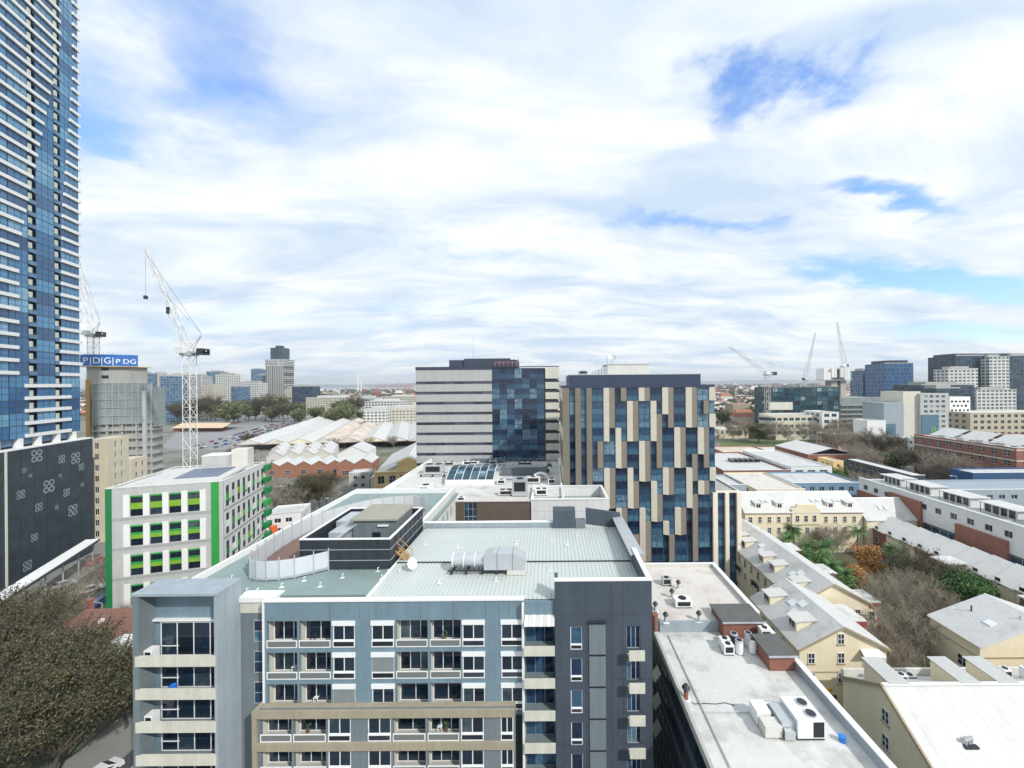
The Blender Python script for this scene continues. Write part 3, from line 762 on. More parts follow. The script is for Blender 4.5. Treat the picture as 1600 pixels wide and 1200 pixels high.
pl = [(676,742,5,3,2.6,2,'square white cooling unit nearest the street edge of the plant roof'),(662,772,2.2,3,1.7,1,'grey plant cabinet at the corner of the white roof by the skylight'),
      (812,776,3.2,2.2,3.6,1,'tall white air shaft in the middle of the crowded plant roof'),(790,775,3.0,1.6,1.2,2,'low twin fan condenser left of the white air shaft'),(846,775,2.6,1.5,1.4,2,'low twin fan condenser right of the white air shaft'),
      (783,757,2.0,1.2,1.1,1,'small grey plant box behind the twin fan condenser'),(833,756,3.4,1.4,1.6,1,'long silver air handler behind the white air shaft'),(853,742,2.4,2,1.8,1,'grey plant box by the blue tower end of the roof'),
      (770,728,2.2,1.5,1.6,1,'white cabinet in the far row of rooftop plant'),(700,728,4,1.4,1.1,2,'long low condenser in the far row of rooftop plant'),(735,727,5,1.5,1.2,3,'triple fan condenser in the far row of rooftop plant'),(820,728,5,1.6,1.1,3,'dark flat condenser at the far end of the plant roof'),
      (862,757,1.8,1.5,1.3,1,'small white unit beside the patterned tower'),(800,742,6,1.2,.9,1,'flat silver duct run across the plant roof'),(720,783,1.5,.8,.8,1,'tiny white box on the cream roof strip by the brick wall'),(858,731,1.8,1.4,1.2,1,'last small grey unit at the far right of the plant roof')]
for (px, py, w, d, h, f, lab) in pl:
    p = onz(px, py, MZ); ac_unit(p.x-w/2, p.y, MZ, w, d, h, lab, f, rnd.choice([whitemetal, steel, offwhite]))
for i, (xa, xb, y, h) in enumerate(((-30,-16,104,.7),(-14,-2,108,.9),(-24,-6,113,.6),(-12,0.5,96,.6),(-34,-28,100,.8))):
    q = Thing('pipe_rack', ['long low pipe rack behind the barrel skylight','pipe rack in front of the blue glass half','farthest pipe rack below the banded facade','pipe rack beside the tall air shaft','short pipe rack near the street parapet'][i], 'pipe rack', ((xa+xb)/2, y, MZ), group='pipe racks on the plant roof')
    for k in range(4): q.mesh('pipe', MB().tube((xa, y+.28*k, MZ+h), (xb, y+.28*k, MZ+h), .1, .1, 6), [steel, whitemetal, darksteel, steel][k])
    n_ = int((xb-xa)/2.5)
    for k in range(n_+1): q.box('trestle', darksteel, xa+k*(xb-xa)/n_-.05, xa+k*(xb-xa)/n_+.05, y-.15, y+1.05, MZ, MZ+h-.1)
for i, (xa, xb, ya, yb, h) in enumerate(((-13,-1,100.5,106,2.2),(-24,-14,115,118,1.8))):
    q = Thing('louvre_enclosure', ['grey louvred plant enclosure in front of the blue glass half','low louvred plant enclosure under the banded facade'][i], 'enclosure', ((xa+xb)/2, ya, MZ))
    for k in range(7): q.box('louvre', midgrey, xa, xb, ya+.02*k, ya+.1+.02*k, MZ+.1+k*h/7, MZ+.1+k*h/7+h/9)
    q.box('back_panel', darksteel, xa, xb, ya+.3, ya+.4, MZ, MZ+h); q.box('side_panel', steel, xa, xa+.12, ya+.4, yb, MZ, MZ+h); q.box('side_panel', steel, xb-.12, xb, ya+.4, yb, MZ, MZ+h)
    for k in range(3): q.box('unit_top', steel, xa+.6+k*(xb-xa-1)/3, xa+(k+1)*(xb-xa-1)/3, ya+.7, yb-.3, MZ, MZ+h-.3)
bd = MB(); p = onz(845, 752, MZ)
for k in range(10):
    a0, a1 = math.pi*k/10, math.pi*(k+1)/10
    bd.tube((p.x-1.6*math.cos(a0), p.y, MZ+1+1.0*math.sin(a0)), (p.x-1.6*math.cos(a1), p.y, MZ+1+1.0*math.sin(a1)), .38, .38, 10)
solo('bent_duct', bd.mesh('bent_duct', [whitemetal]), 'arched white air duct on the crowded plant roof', 'duct')
rl = Thing('roof_guardrail', 'thin steel guardrail along the far edge of the plant roof', 'railing', (-18, 118, MZ))
for k in range(22): rl.box('post', steel, -36+k*1.75, -35.92+k*1.75, 118.3, 118.38, MZ, MZ+1.1)
for z in (.55, 1.08): rl.box('rail', steel, -36, 1.6, 118.32, 118.37, MZ+z, MZ+z+.05)

# ------------------------------------------------------------------ striped hotel
T = Thing('striped_hotel', 'grey banded office tower with blue glass half and rooftop sign', 'building', (-20, 132, 0))
HY = 120.0
hx0, hx1, hx2, hx3 = at(650, 650, HY).x, at(769, 650, HY).x, at(851, 650, HY).x, at(874, 650, HY).x
htop = at(760, 574, HY).z
T.box('body', midgrey, hx0+.5, hx3-.5, HY+.9, HY+26, 0, htop-.4)
hz = [at(710, 598+15.95*k, HY).z for k in range(12)]
stripe = mat('pale_stripe_panel', (.42,.43,.415), .8, .09, .2, streak=.16)
prev = htop
for k in range(12):
    t, b = hz[k]+.45, hz[k]-.45
    for j in range(4):
        xa = hx0+(hx1-hx0)*j/4; T.box('spandrel', stripe, xa+.015, xa+(hx1-hx0)/4-.015, HY, HY+.5, t, prev)
    for j in range(8):
        xa = hx0+(hx1-hx0)*j/8
        T.frame(xa, HY+.3, b).window(0, (hx1-hx0)/8, 0, .9, navyframe, G_BAND, nx=2, y=0, bar=.05)
    prev = b
T.box('base', stripe, hx0, hx1, HY, HY+.5, 0, prev)
T.box('side_wall', stripe, hx0, hx0+.45, HY+.5, HY+26, 0, htop)
gw = 14
for k in range(14):
    zt = htop-.3-3.2*k
    if zt-3.2 < 4: break
    for j in range(7):
        xa = hx1+(hx2-hx1)*j/7; w7 = (hx2-hx1)/7
        T.frame(xa, HY+.35, zt-3.2).window(0, w7, 0, 3.2, navyframe, G_BLUE, nx=3, nz=2, y=0, bar=.10, gm2=G_SPAN if (j*3+k) % 4 else G_BLUE)
for k in range(13):
    z = htop-1.1-3.2*k
    T.box('spandrel', cream_c, hx2+.3, hx3, HY, HY+.6, z-2.55, z-.45 if k else z+.9)
    T.frame(hx2+.3, HY+.25, z-.45).window(0, hx3-hx2-.3, 0, .65 , darksteel, G_DARK, nx=2, y=0)
    T.box('return_wall', stripe, hx3-.35, hx3, HY+.6, HY+26, z-2.55, z-.45 if k else z+.9)
T.box('coping', navyframe, hx0-.1, hx3+.1, HY-.1, HY+.9, htop-.0, htop+.25)
T.box('top_band', mat('dark_top_band', (.05,.06,.09), .6, .3, .8, fine=.5), hx0-.05, hx1, HY-.05, HY-.003, htop-.75, htop-.003)
for k in range(16): T.box('guard_post', steel, hx1+1+k*1.35, hx1+1.06+k*1.35, HY+.2, HY+.26, htop+.25, htop+1.6)
T.box('guard_rail', steel, hx1+1, hx3, HY+.2, HY+.25, htop+1.55, htop+1.62)
pz = Thing('rooftop_plant_screen', 'dark rooftop plant box behind the hotel sign', 'plant room', (-22, 126, htop))
a = at(703, 575, HY+5).x; b = at(808, 575, HY+5).x
pz.box('screen', mat('dark_louvre', (.05,.06,.09), .6, .3, .8, fine=.4), a, b, HY+4, HY+14, htop-.3, htop+2.6)
pz.box('screen', mat('dark_louvre', (.05,.06,.09)), a+5, b-2, HY+3.4, HY+3.9, htop-.3, htop+3.0)
pz.mesh('mast', MB().tube((a+7, HY+8, htop+2), (a+7, HY+8, htop+11), .09, .04, 6), steel)
sg = Thing('rooftop_sign', 'red lettered rooftop sign on a dark frame above the banded tower', 'sign', (-10, 121, htop))
sx = at(768, 565, HY+1).x
for k in range(7): sg.box('frame_post', darksteel, sx+k*1.4, sx+k*1.4+.12, HY+1.5, HY+1.7, htop-.2, htop+2.9)
sg.box('backing_frame', darksteel, sx, sx+8.4, HY+1.5, HY+1.6, htop-.2, htop+.45)
sgm = mat('dull_red_letter', (.16,.045,.07), .6)
for k, ch in enumerate('VARREA'):
    sg.put('letter', text_mesh(ch, 2.5, .08, sgm), sg.M @ Matrix.Translation((sx+.3+k*1.35, HY+1.4, htop+.5)) @ Matrix.Rotation(R(90), 4, 'X'))

# ------------------------------------------------------------------ patterned tower
T = Thing('patterned_tower', 'blue glass student tower with zigzag cream and brown fins', 'building', (22, 100, 0))
PY = 89.0
fx = lambda xz: xz/20.75
creamf = mat('cream_fin', (.80,.73,.60), .75, .05, .5, streak=.05); brownf = mat('brown_fin', (.195,.172,.140), .8, .08, .5, streak=.08)
crown = mat('dark_crown_cladding', (.035,.05,.095), .35, .3, 1.5, fine=.4)
px0, px1 = fx(57), fx(790)
T.box('body', bluegrey_d, px0+.3, px1-.3, PY+.5, PY+22, 0, 46.6)
T.box('crown', crown, fx(93), fx(722), PY-.1, PY+20, 47.0, 50.0)
T.box('shoulder', crown, px0, fx(92), PY-.05, PY+21, 46.8, 47.6)
T.box('shoulder', crown, fx(723), px1, PY-.05, PY+21, 46.8, 47.6)
T.box('crown_cap', steel, fx(90), fx(725), PY-.2, PY+20.2, 50.0, 50.15)
K0 = 255; KW = 56.5
def kx(k): return fx(K0+KW*k)
def rz_(r): return 47.0-3.1*r
NR = 15
cream_runs = [(0,0,3),(1,3,5),(2,1,3),(3,0,0),(3,4,6),(4,1,3),(5,0,1),(5,6,7),(6,3,5),(7,0,2),(7,6,7),(8,3,4),(8,7,7),(9,0,0),(9,2,2),(9,6,6),(0,6,8),(2,6,8),(4,7,9),(1,9,10),(3,9,12),(6,9,10),(7,8,8),(5,10,10)]
brown_runs = [(0,0,2),(1,0,0),(1,4,5),(2,1,3),(3,0,0),(3,4,6),(4,2,5),(5,0,2),(5,6,7),(6,3,5),(7,0,2),(7,5,6),(8,3,5),(8,1,1),(8,7,7),(0,6,8),(2,7,8),(-1,4,5),(4,8,9),(1,9,10),(3,10,12),(6,9,10),(7,8,12),(5,11,12),(0,11,13),(2,11,13)]
ccell, bcell = set(), set()
def fin(x0, x1, xt, z0, z1, m):
    """one leaf of a folded fin: from the wall at x0 out to the fold at xt or back to the wall at x1"""
    a, b = (x0, xt) if m is creamf else (xt, x1)
    ya, yb = (PY, PY-.55) if m is creamf else (PY-.55, PY)
    T.mesh('cream_fin' if m is creamf else 'brown_fin', MB().add([(a,ya,z0),(b,yb,z0),(b,PY+.3,z0),(a,PY+.3,z0),(a,ya,z1),(b,yb,z1),(b,PY+.3,z1),(a,PY+.3,z1)],
           [(0,3,2,1),(4,5,6,7),(0,1,5,4),(1,2,6,5),(2,3,7,6),(3,0,4,7)]), m)
for (runs, m, cells) in ((cream_runs, creamf, ccell), (brown_runs, brownf, bcell)):
    for (k, r0, r1) in runs:
        for r in range(r0, r1+1):
            cells.add((k, r)); fin(kx(k), kx(k+1)-.12, kx(k)+1.2, rz_(r+1)+.02, rz_(r)-.0, m)
for r in range(NR):
    for k in range(-1, 10):
        x0, x1 = kx(k), kx(k+1)-.0
        if k == -1: x0 = fx(199)
        if k == 9: x1 = px1
        c, b = (k, r) in ccell, (k, r) in bcell
        if c: x0 = kx(k)+1.2
        if b: x1 = kx(k)+1.2
        if x1-x0 < .3: continue
        T.frame(x0, PY+.25, rz_(r+1)).window(0, x1-x0, 0, 3.1, navyframe, G_BLUE, nx=2 if x1-x0 > 1.6 else 1, nz=2, y=0, bar=.07, gm2=G_SPAN)
for (a, b) in ((57,90),(118,145),(172,198)):
    for r in range(NR): T.box('brown_fin', brownf, fx(a), fx(b), PY-.3, PY+.3, rz_(r+1)+.02, rz_(r))
for (a, b) in ((91,117),(146,171)):
    for r in range(NR): T.frame(fx(a), PY+.25, rz_(r+1)).window(0, fx(b)-fx(a), 0, 3.1, navyframe, G_BLUE, nx=1, nz=2, y=0, bar=.07, gm2=G_SPAN)
for r in range(0, NR):
    T.box('return_wall', brownf if r % 3 else creamf, px0-.05, px0+.28, PY+.31, PY+22, rz_(r+1)+.02, rz_(r))
az = 22.6
T.box('annex', bluegrey_d, px1+.05, fx(908), PY+.6, PY+17, 0, az-.3)
T.box('annex_roof', concrete, px1+.05, fx(905), PY+.2, PY+17, az-.3, az-.1)
T.box('annex_parapet', white, px1+.06, fx(908), PY+16.6, PY+17, az-.1, az+.3)
T.box('annex_parapet', white, fx(908)-.3, fx(908), PY+.4, PY+16.6, az-.1, az+.3)
T.box('annex_parapet', creamf, px1+.06, fx(908), PY-.05, PY+.35, az-.1, az+.3)
for (a, b) in ((773,797),(832,852),(888,910)):
    T.box('cream_fin', creamf, fx(a)+.1, fx(b), PY-.4, PY+.55, 2, az-.1)
for (a, b) in ((798,831),(853,887)):
    for r in range(7): T.frame(fx(a), PY+.25, az-.1-3.1*(r+1)).window(0, fx(b)-fx(a), 0, 3.1, navyframe, G_BLUE, nx=1, nz=2, y=0, bar=.07, gm2=G_SPAN)
T.box('side_wall', creamf, fx(908)-.02, fx(910)+.2, PY+.6, PY+17, 0, az-.12)
rf = Thing('rooftop_plant_room', 'beige rooftop plant room on top of the patterned tower', 'plant room', (26, 101, 50))
rf.box('walls', offwhite, fx(293), fx(507), PY+6, PY+14, 50.15, 52.6)
rf.box('roof_slab', concrete, fx(290), fx(510), PY+5.9, PY+14.1, 52.6, 52.8)
for k in range(5): rf.box('cabinet', steel, fx(215)+k*.8, fx(215)+k*.8+.6, PY+5+k*.3, PY+6+k*.3, 50.15, 51.0+.3*k)
ac_unit(fx(140), PY+4, 50.15, 2.4, 1.4, 1.0, 'grey plant cabinet at the left end of the patterned tower roof', 1, steel)
dd = Thing('rooftop_satellite_dish', 'large grey satellite dish on a mast above the patterned tower', 'satellite dish', (fx(325), PY+8, 52.8))
dmm = dish_mesh(1.05, .3).mesh('dish', [steel], True)
dd.put('dish', dmm, dd.M @ Matrix.Translation((fx(325), PY+8, 54.3)) @ Matrix.Rotation(R(55), 4, 'X'))
dd.mesh('mast', MB().tube((fx(325), PY+8.2, 52.8), (fx(325), PY+8.2, 54.2), .1, .08, 6).tube((fx(300), PY+8, 52.8), (fx(300), PY+8, 55), .05, .05, 5), steel)

# ------------------------------------------------------------------ white flat-roofed building on the right
T = Thing('flat_roof_building', 'long low building with pale membrane roof and dark glass side', 'building', (20, 40, 0))
EZ = 17.0; ex0, ex1 = 12.55, 26.5
T.box('body', midgrey, ex0+.35, ex1-.3, 16, 62.4, 0, EZ-.4)
T.box('flat_roof', concrete_w, ex0+.3, ex1-.35, 16, 48.0, EZ-.4, EZ)
T.box('upper_roof', roofcream, 13.4, 26.2, 48.02, 62.4, EZ-.4, EZ+1.2)
T.box('step_wall', greywall, 13.4, 20.9, 47.75, 48.0, EZ, EZ+1.35)
T.box('parapet', greywall, ex1-.4, ex1, 16, 48.9, EZ-1.5, EZ+1.0)
T.box('coping', white, ex1-.5, ex1+.08, 16, 48.9, EZ+1.0, EZ+1.12)
T.box('parapet', offwhite, ex1-.55, ex1-.1, 48.92, 62.5, EZ-1.5, EZ+1.65)
T.box('coping', white, ex1-.62, ex1-.02, 48.92, 62.55, EZ+1.65, EZ+1.77)
T.box('parapet', offwhite, 14.6, ex1-.56, 62.15, 62.5, EZ, EZ+1.65)
T.box('coping', white, 14.6, ex1-.63, 62.1, 62.55, EZ+1.65, EZ+1.77)
T.box('roof_edge', concrete, ex0, ex0+.3, 16, 47.7, EZ-.5, EZ+.25)
Fs = T.frame(ex0, 48, 0, R(-90))
for k in range(5):
    z = EZ-.5-3.2*(k+1)
    Fs.box('spandrel', bluegrey_d, 0, 32, .03, .34, z, z+.7)
    for j in range(12): Fs.window(j*2.66, j*2.66+2.66, z+.7, z+3.2, darksteel, G_NEAR, nx=2, y=.22)
for j in range(4):
    for k in range(3):
        y0 = 46-j*2.5
        T.mesh('side_awning', MB().slab([(ex0-.75, y0-1.5, 13.3-3.2*k), (ex0, y0-1.5, 14.3-3.2*k), (ex0, y0, 14.3-3.2*k), (ex0-.75, y0, 13.3-3.2*k)], .06), cream_c) if j == 0 else None
# brick stair heads
for i, (pxa, pya, x0, x1, y0, y1, zt) in enumerate([(0,0, 20.7, 25.5, 46.4, 49.9, 19.0), (0,0, 23.3, 26.0, 41.2, 44.5, 18.6)]):
    b = Thing('stair_head', ['brick roof hut with dark flat top at the step of the pale roof', 'brick roof hut with dark flat top nearer the parapet'][i], 'roof hut', ((x0+x1)/2, (y0+y1)/2, EZ))
    b.box('walls', brick, x0, x1, y0, y1, EZ, zt)
    b.box('roof', mat('dark_felt', (.11,.115,.11), .9, .25, .8, fine=.2), x0-.2, x1+.2, y0-.2, y1+.2, zt, zt+.16)
    b.box('gutter', steel, x0-.22, x1+.22, y0-.3, y0-.21, zt+.0, zt+.18)
for k in range(24): T.box('membrane_lap', concrete_w, ex0+.35, ex1-.42, 17+k*1.27, 17.09+k*1.27, EZ, EZ+.012)
for k in range(9): T.box('membrane_lap', roofcream, 13.5, 25.9, 49+k*1.45, 49.09+k*1.45, EZ+1.2, EZ+1.212)
T.mesh('conduit', MB().tube((14.2,20,EZ+.12),(14.2,47,EZ+.12),.06,.06,6), steel)
T.mesh('conduit', MB().tube((14.2,36,EZ+.12),(22.5,36,EZ+.12),.05,.05,6), steel)
for (x, y) in ((15,27),(19,24),(24,30)): T.mesh('roof_drain', MB().tube((x,y,EZ),(x,y,EZ+.1),.22,.16,10), darksteel)
def vent(px, py, z, lab, s=1.0, m=steel):
    p = onz(px, py, z); t = Thing('roof_vent', lab, 'roof vent', (p.x, p.y, z), group='turbine vents on the pale roofs')
    t.mesh('pipe', MB().tube((p.x, p.y, z), (p.x, p.y, z+.75*s), .2*s, .2*s, 10), m)
    t.mesh('turbine', MB().tube((p.x, p.y, z+.75*s), (p.x, p.y, z+.95*s), .22*s, .36*s, 12).tube((p.x, p.y, z+.95*s), (p.x, p.y, z+1.25*s), .36*s, .16*s, 12), darksteel)
    t.box('flashing', whitemetal, p.x-.35*s, p.x+.35*s, p.y-.35*s, p.y+.35*s, z-.05, z+.06)
UZ = EZ+1.2
for (px, py, lab) in [(1060,920,'turbine vent beside the dark box unit on the upper roof'),(1050,934,'turbine vent left of the white roof unit'),(1024,955,'rusty turbine vent by the red pipe at the dark corner'),(1040,972,'turbine vent near the step of the roof'),(1092,970,'turbine vent farthest right on the upper roof')]:
    vent(px, py, UZ, lab)
vent(1072, 1092, EZ, 'lone turbine vent with a trailing cable on the lower pale roof', 1.15, brick)
cb = MB(); pts = [onz(*q, EZ+.03) for q in [(1074,1092),(1085,1100),(1100,1099),(1118,1100),(1132,1098),(1148,1102)]]
for a, b in zip(pts[:-1], pts[1:]): cb.tube(a, b, .035, .035, 5)
solo('roof_cable', cb.mesh('roof_cable', [darksteel]), 'thin dark cable lying across the pale roof', 'cable')
p = onz(1041, 916, UZ); ac_unit(p.x-.5, p.y, UZ, 1.3, .9, 1.1, 'dark box unit at the back of the upper pale roof', 1, steel)
p = onz(1065, 948, UZ); ac_unit(p.x-.9, p.y-.4, UZ, 2.2, 1.4, 1.0, 'white roof unit with round fan in the middle of the upper roof', 1)
p = onz(1021, 985, UZ)
solo('red_flue', MB().tube((p.x+.2, p.y, UZ), (p.x+.2, p.y, UZ+1.9), .32, .32, 10).box(p.x-.1, p.x+.5, p.y-.3, p.y+.3, UZ+1.9, UZ+2.1).mesh('red_flue', [brick]), 'short red flue pipe at the dark corner of the upper roof', 'flue')
names = ['white boxy condenser at the left of the cluster by the brick huts','second white boxy condenser in front of the brick hut','dark round topped condenser beside the white boxes','white round topped condenser at the back of the cluster','tall white round topped condenser by the second hut','last round topped condenser against the second hut']
for i, (px, py, kind) in enumerate([(1132,1013,0),(1137,1022,0),(1147,1010,1),(1155,1021,1),(1169,1009,1),(1176,1020,1)]):
    p = onz(px, py, EZ)
    if kind == 0: ac_unit(p.x-.5, p.y-.3, EZ, 1.15, .8, 1.15, names[i], 1, group='condensers by the brick huts')
    else:
        t = Thing('condenser', names[i], 'condenser', (p.x, p.y, EZ), group='condensers by the brick huts')
        t.mesh('drum', MB().tube((p.x, p.y, EZ+.1), (p.x, p.y, EZ+1.45), .42, .42, 14), whitemetal if i > 2 else darksteel)
        t.mesh('fan_ring', MB().tube((p.x, p.y, EZ+1.45), (p.x, p.y, EZ+1.58), .45, .40, 14), steel)
        t.mesh('fan', MB().tube((p.x, p.y, EZ+1.58), (p.x, p.y, EZ+1.6), .3, .3, 12), black)
ac_unit(24.6, 45.2, EZ, 1.2, .8, 1.9, 'tall white box unit between the two brick huts', 1)
# group of big white units near the front
p = onz(1192, 1150, EZ)
B1 = Thing('rooftop_air_unit', 'large white rooftop air unit with two round fans by the parapet', 'air unit', (p.x+3.2, p.y, EZ))
bx, by = p.x+2.75, p.y-.5
B1.box('casing', whitemetal, bx, bx+2.35, by, by+2.6, EZ+.2, EZ+1.75)
B1.box('grille', black, bx+1.35, bx+2.28, by-.02, by-.002, EZ+.3, EZ+1.6)
B1.box('skid', darksteel, bx, bx+2.35, by+.05, by+2.5, EZ+.0, EZ+.2)
for k in range(2):
    c = (bx+1.55, by+.65+1.2*k, EZ+1.75)
    B1.mesh('fan_ring', MB().tube(c, (c[0], c[1], c[2]+.12), .48, .48, 16), steel); B1.mesh('fan', MB().tube((c[0], c[1], c[2]+.12), (c[0], c[1], c[2]+.14), .4, .4, 16), darksteel)
B2 = Thing('supply_duct', 'pale steel duct boxes joined to the white rooftop air unit', 'duct', (p.x+1, p.y, EZ))
B2.box('duct_box', offwhite, p.x+.05, p.x+1.5, p.y-.35, p.y+.7, EZ+.15, EZ+1.1)
B2.box('duct_box', whitemetal, p.x+.0, p.x+1.25, p.y+.9, p.y+2.3, EZ+.15, EZ+1.3)
B2.box('duct_link', steel, p.x+1.55, p.x+2.7, p.y-.2, p.y+1.9, EZ+.3, EZ+1.35)
B2.box('duct_link', whitemetal, p.x+1.3, p.x+2.0, p.y+1.95, p.y+2.2, EZ+.3, EZ+1.15)
B2.mesh('elbow', MB().prism([(p.x+1.6, p.y-.6), (p.x+2.5, p.y-.6), (p.x+2.3, p.y-.25), (p.x+1.7, p.y-.25)], EZ+.15, EZ+.9), steel)
p = onz(1316, 1157, EZ+.1)
bk2 = MB().tube((p.x, p.y, EZ), (p.x, p.y, EZ+.5), .24, .3, 10)
solo('blue_bucket', bk2.mesh('blue_bucket', [MATS['blue_plastic']]), 'blue bucket lying beside the parapet of the pale roof', 'bucket')

# ------------------------------------------------------------------ yellow gabled terraces
def gable_roof(T, x0, x1, y0, y1, ze, zr, m, over=.35, axis='y', t=.18, trim=None):
    if axis == 'y':
        xm = (x0+x1)/2; k = (zr-ze)/(xm-x0); lo = ze-over*k
        T.mesh('roof_slope', MB().slab([(x0-over, y0-over, lo), (xm, y0-over, zr), (xm, y1+.1, zr), (x0-over, y1+.1, lo)], t), m)
        T.mesh('roof_slope', MB().slab([(xm, y0-over, zr), (x1+over, y0-over, lo), (x1+over, y1+.1, lo), (xm, y1+.1, zr)], t), m)
        T.mesh('ridge_cap', MB().slab([(xm-.2, y0-over-.02, zr+.03-.2*k), (xm, y0-over-.02, zr+.06), (xm, y1+.1, zr+.06), (xm-.2, y1+.1, zr+.03-.2*k)], .04).slab([(xm, y0-over-.02, zr+.06), (xm+.2, y0-over-.02, zr+.03-.2*k), (xm+.2, y1+.1, zr+.03-.2*k), (xm, y1+.1, zr+.06)], .04), white)
        if trim:
            for s, xa in ((1, x0-over), (-1, x1+over)):
                T.mesh('barge_board', MB().add([(xa, y0-over-.06, lo-.32), (xm, y0-over-.06, zr-.32), (xm, y0-over-.06, zr+.02), (xa, y0-over-.06, lo+.02), (xa, y0-over-.005, lo-.32), (xm, y0-over-.005, zr-.32), (xm, y0-over-.005, zr+.02), (xa, y0-over-.005, lo+.02)],
                       [(0,1,2,3),(7,6,5,4),(0,4,5,1),(1,5,6,2),(2,6,7,3),(3,7,4,0)]), trim)
            T.box('eave_gutter', trim, x0-over-.14, x0-over-.005, y0-over, y1, lo-.2, lo-.02)
    else:
        ym = (y0+y1)/2; k = (zr-ze)/(ym-y0); lo = ze-over*k
        T.mesh('roof_slope', MB().slab([(x0-over, y0-over, lo), (x1+over, y0-over, lo), (x1+over, ym, zr), (x0-over, ym, zr)], t), m)
        T.mesh('roof_slope', MB().slab([(x0-over, ym, zr), (x1+over, ym, zr), (x1+over, y1+over, lo), (x0-over, y1+over, lo)], t), m)
        T.mesh('ridge_cap', MB().slab([(x0-over-.02, ym-.2, zr+.03-.2*k), (x1+over+.02, ym-.2, zr+.03-.2*k), (x1+over+.02, ym, zr+.06), (x0-over-.02, ym, zr+.06)], .04), white)
def gable_body(T, m, x0, x1, y0, y1, ze, zr, axis='y', name='wall'):
    if axis == 'y':
        xm = (x0+x1)/2
        vs = [(x0,y0,0),(x1,y0,0),(x1,y0,ze),(xm,y0,zr),(x0,y0,ze)]; vs += [(x, y1, z) for x, y, z in vs]
    else:
        ym = (y0+y1)/2
        vs = [(x0,y1,0),(x0,y0,0),(x0,y0,ze),(x0,ym,zr),(x0,y1,ze)]; vs += [(x1, y, z) for x, y, z in vs]
    T.mesh(name, MB().add(vs, [(0,1,2,3,4),(9,8,7,6,5),(0,5,6,1),(1,6,7,2),(4,9,5,0)]), m)
def sash(T, fr, x, z, w=.95, h=1.5):
    fr.window(x, x+w, z, z+h, white, G_DARK, nx=2, nz=2, y=-.045, bar=.07)
    fr.box('sill', yellow_d, x-.1, x+w+.1, -.14, -.0, z-.14, z-.02)
def dormer(T, x, y, ze, zr, xe, xm, w=1.9, m=roofgrey):
    """dormer facing left out of a slope that rises from xe to xm"""
    k = (zr-ze)/(xm-xe); zf = ze+(x-xe)*k; top = zf+1.5
    xb = min(xm-.2, x+(top-zf)/k*.9)
    T.mesh('dormer', MB().add([(x,y,zf-.3),(x,y+w,zf-.3),(x,y+w,top),(x,y,top),(xb,y,top),(xb,y+w,top)], [(0,3,2,1),(0,4,3),(1,2,5),(3,4,5,2)]), yellow)
    T.mesh('dormer_roof', MB().slab([(x-.3,y-.25,top+.02),(xb+.3,y-.25,top+.28),(xb+.3,y+w+.25,top+.28),(x-.3,y+w+.25,top+.02)], .12), roofwhite)
    f = T.frame(x, y+w, zf, R(-90)); f.window(.25, w-.25, .15, 1.35, white, G_DARK, nx=2, nz=1, y=-.045)
def skylight(T, x, y, ze, zr, xe, xm, s=1, m=None):
    k = (zr-ze)/abs(xm-xe); z = ze+abs(x-xe)*k
    sg_ = 1 if xm > xe else -1
    T.mesh('skylight', MB().slab([(x,y,z+.16),(x+1.0*sg_,y,z+.16+1.0*k),(x+1.0*sg_,y+1.1,z+.16+1.0*k),(x,y+1.1,z+.16)] if sg_ > 0 else [(x-1,y,z+.16+k),(x,y,z+.16),(x,y+1.1,z+.16),(x-1,y+1.1,z+.16+k)], .2), mat('skylight_glass', (.72,.76,.80), .15, .05, 1))
def terrace(label, x0, x1, y0, y1, ze, zr, wins, dormers, skies, bays, front_extra=None):
    T = Thing('gabled_house', label, 'house', ((x0+x1)/2, (y0+y1)/2, 0), group='yellow gabled terraces')
    gable_body(T, yellow, x0, x1, y0, y1, ze, zr)
    gable_roof(T, x0, x1, y0, y1, ze, zr, roofgrey, trim=yellow_d)
    fr = T.frame(x0, y0, 0)
    for (x, z) in wins: sash(T, fr, x, z)
    fl = T.frame(x0, y1, 0, R(-90))
    n = int((y1-y0)/2.7)
    for j in range(n):
        for z in (ze-2.6, ze-5.4): sash(T, fl, .8+2.7*j, z)
    fr.box('string_course', yellow_d, 0, x1-x0, -.06, -.0, 6.9, 7.05)
    for y in dormers: dormer(T, x0+1.2, y, ze, zr, x0, (x0+x1)/2)
    for (dx, y) in skies: skylight(T, x0+dx, y, ze, zr, x0, (x0+x1)/2)
    for (y, w) in bays:
        T.box('bay', brick, x1+.02, x1+3.0, y, y+w, 0, ze-1.6); T.box('bay_fascia', mat('maroon_trim', (.25,.06,.055), .7), x1+.02, x1+3.1, y-.1, y+w+.1, ze-1.6, ze-.9)
        T.box('bay_front', yellow, x1+.3, x1+2.4, y-.06, y-.0, 2.0, ze-2.0); T.box('bay_roof', concrete_w, x1+.02, x1+3.1, y-.1, y+w+.1, ze-.9, ze-.75)
        T.frame(x1, y-.06, 0).window(.9, 1.9, ze-4, ze-2.4, white, G_DARK, y=-.045)
    return T, fr
T, fr = terrace('nearest yellow gabled house, with door canopy and small sign over the passage', 34.9, 47.2, 54.3, 67.3, 10.5, 13.6,
    [(5.4,10.9),(1.2,8.2),(5.4,8.2),(1.2,5.4),(5.4,5.4)], [56.8, 63.6], [(2.4,59.6),(3.3,61.4),(4.2,60.3)], [(61.5, 4.5)])
fr.window(9.0, 10.4, 7.3, 9.5, white, G_DARK, nx=2, nz=2, y=-.045); fr.box('balcony_rail', darksteel, 8.5, 10.6, -.7, -.62, 7.1, 8.0); fr.box('balcony_floor', concrete, 8.5, 10.6, -.7, -.003, 6.9, 7.08)
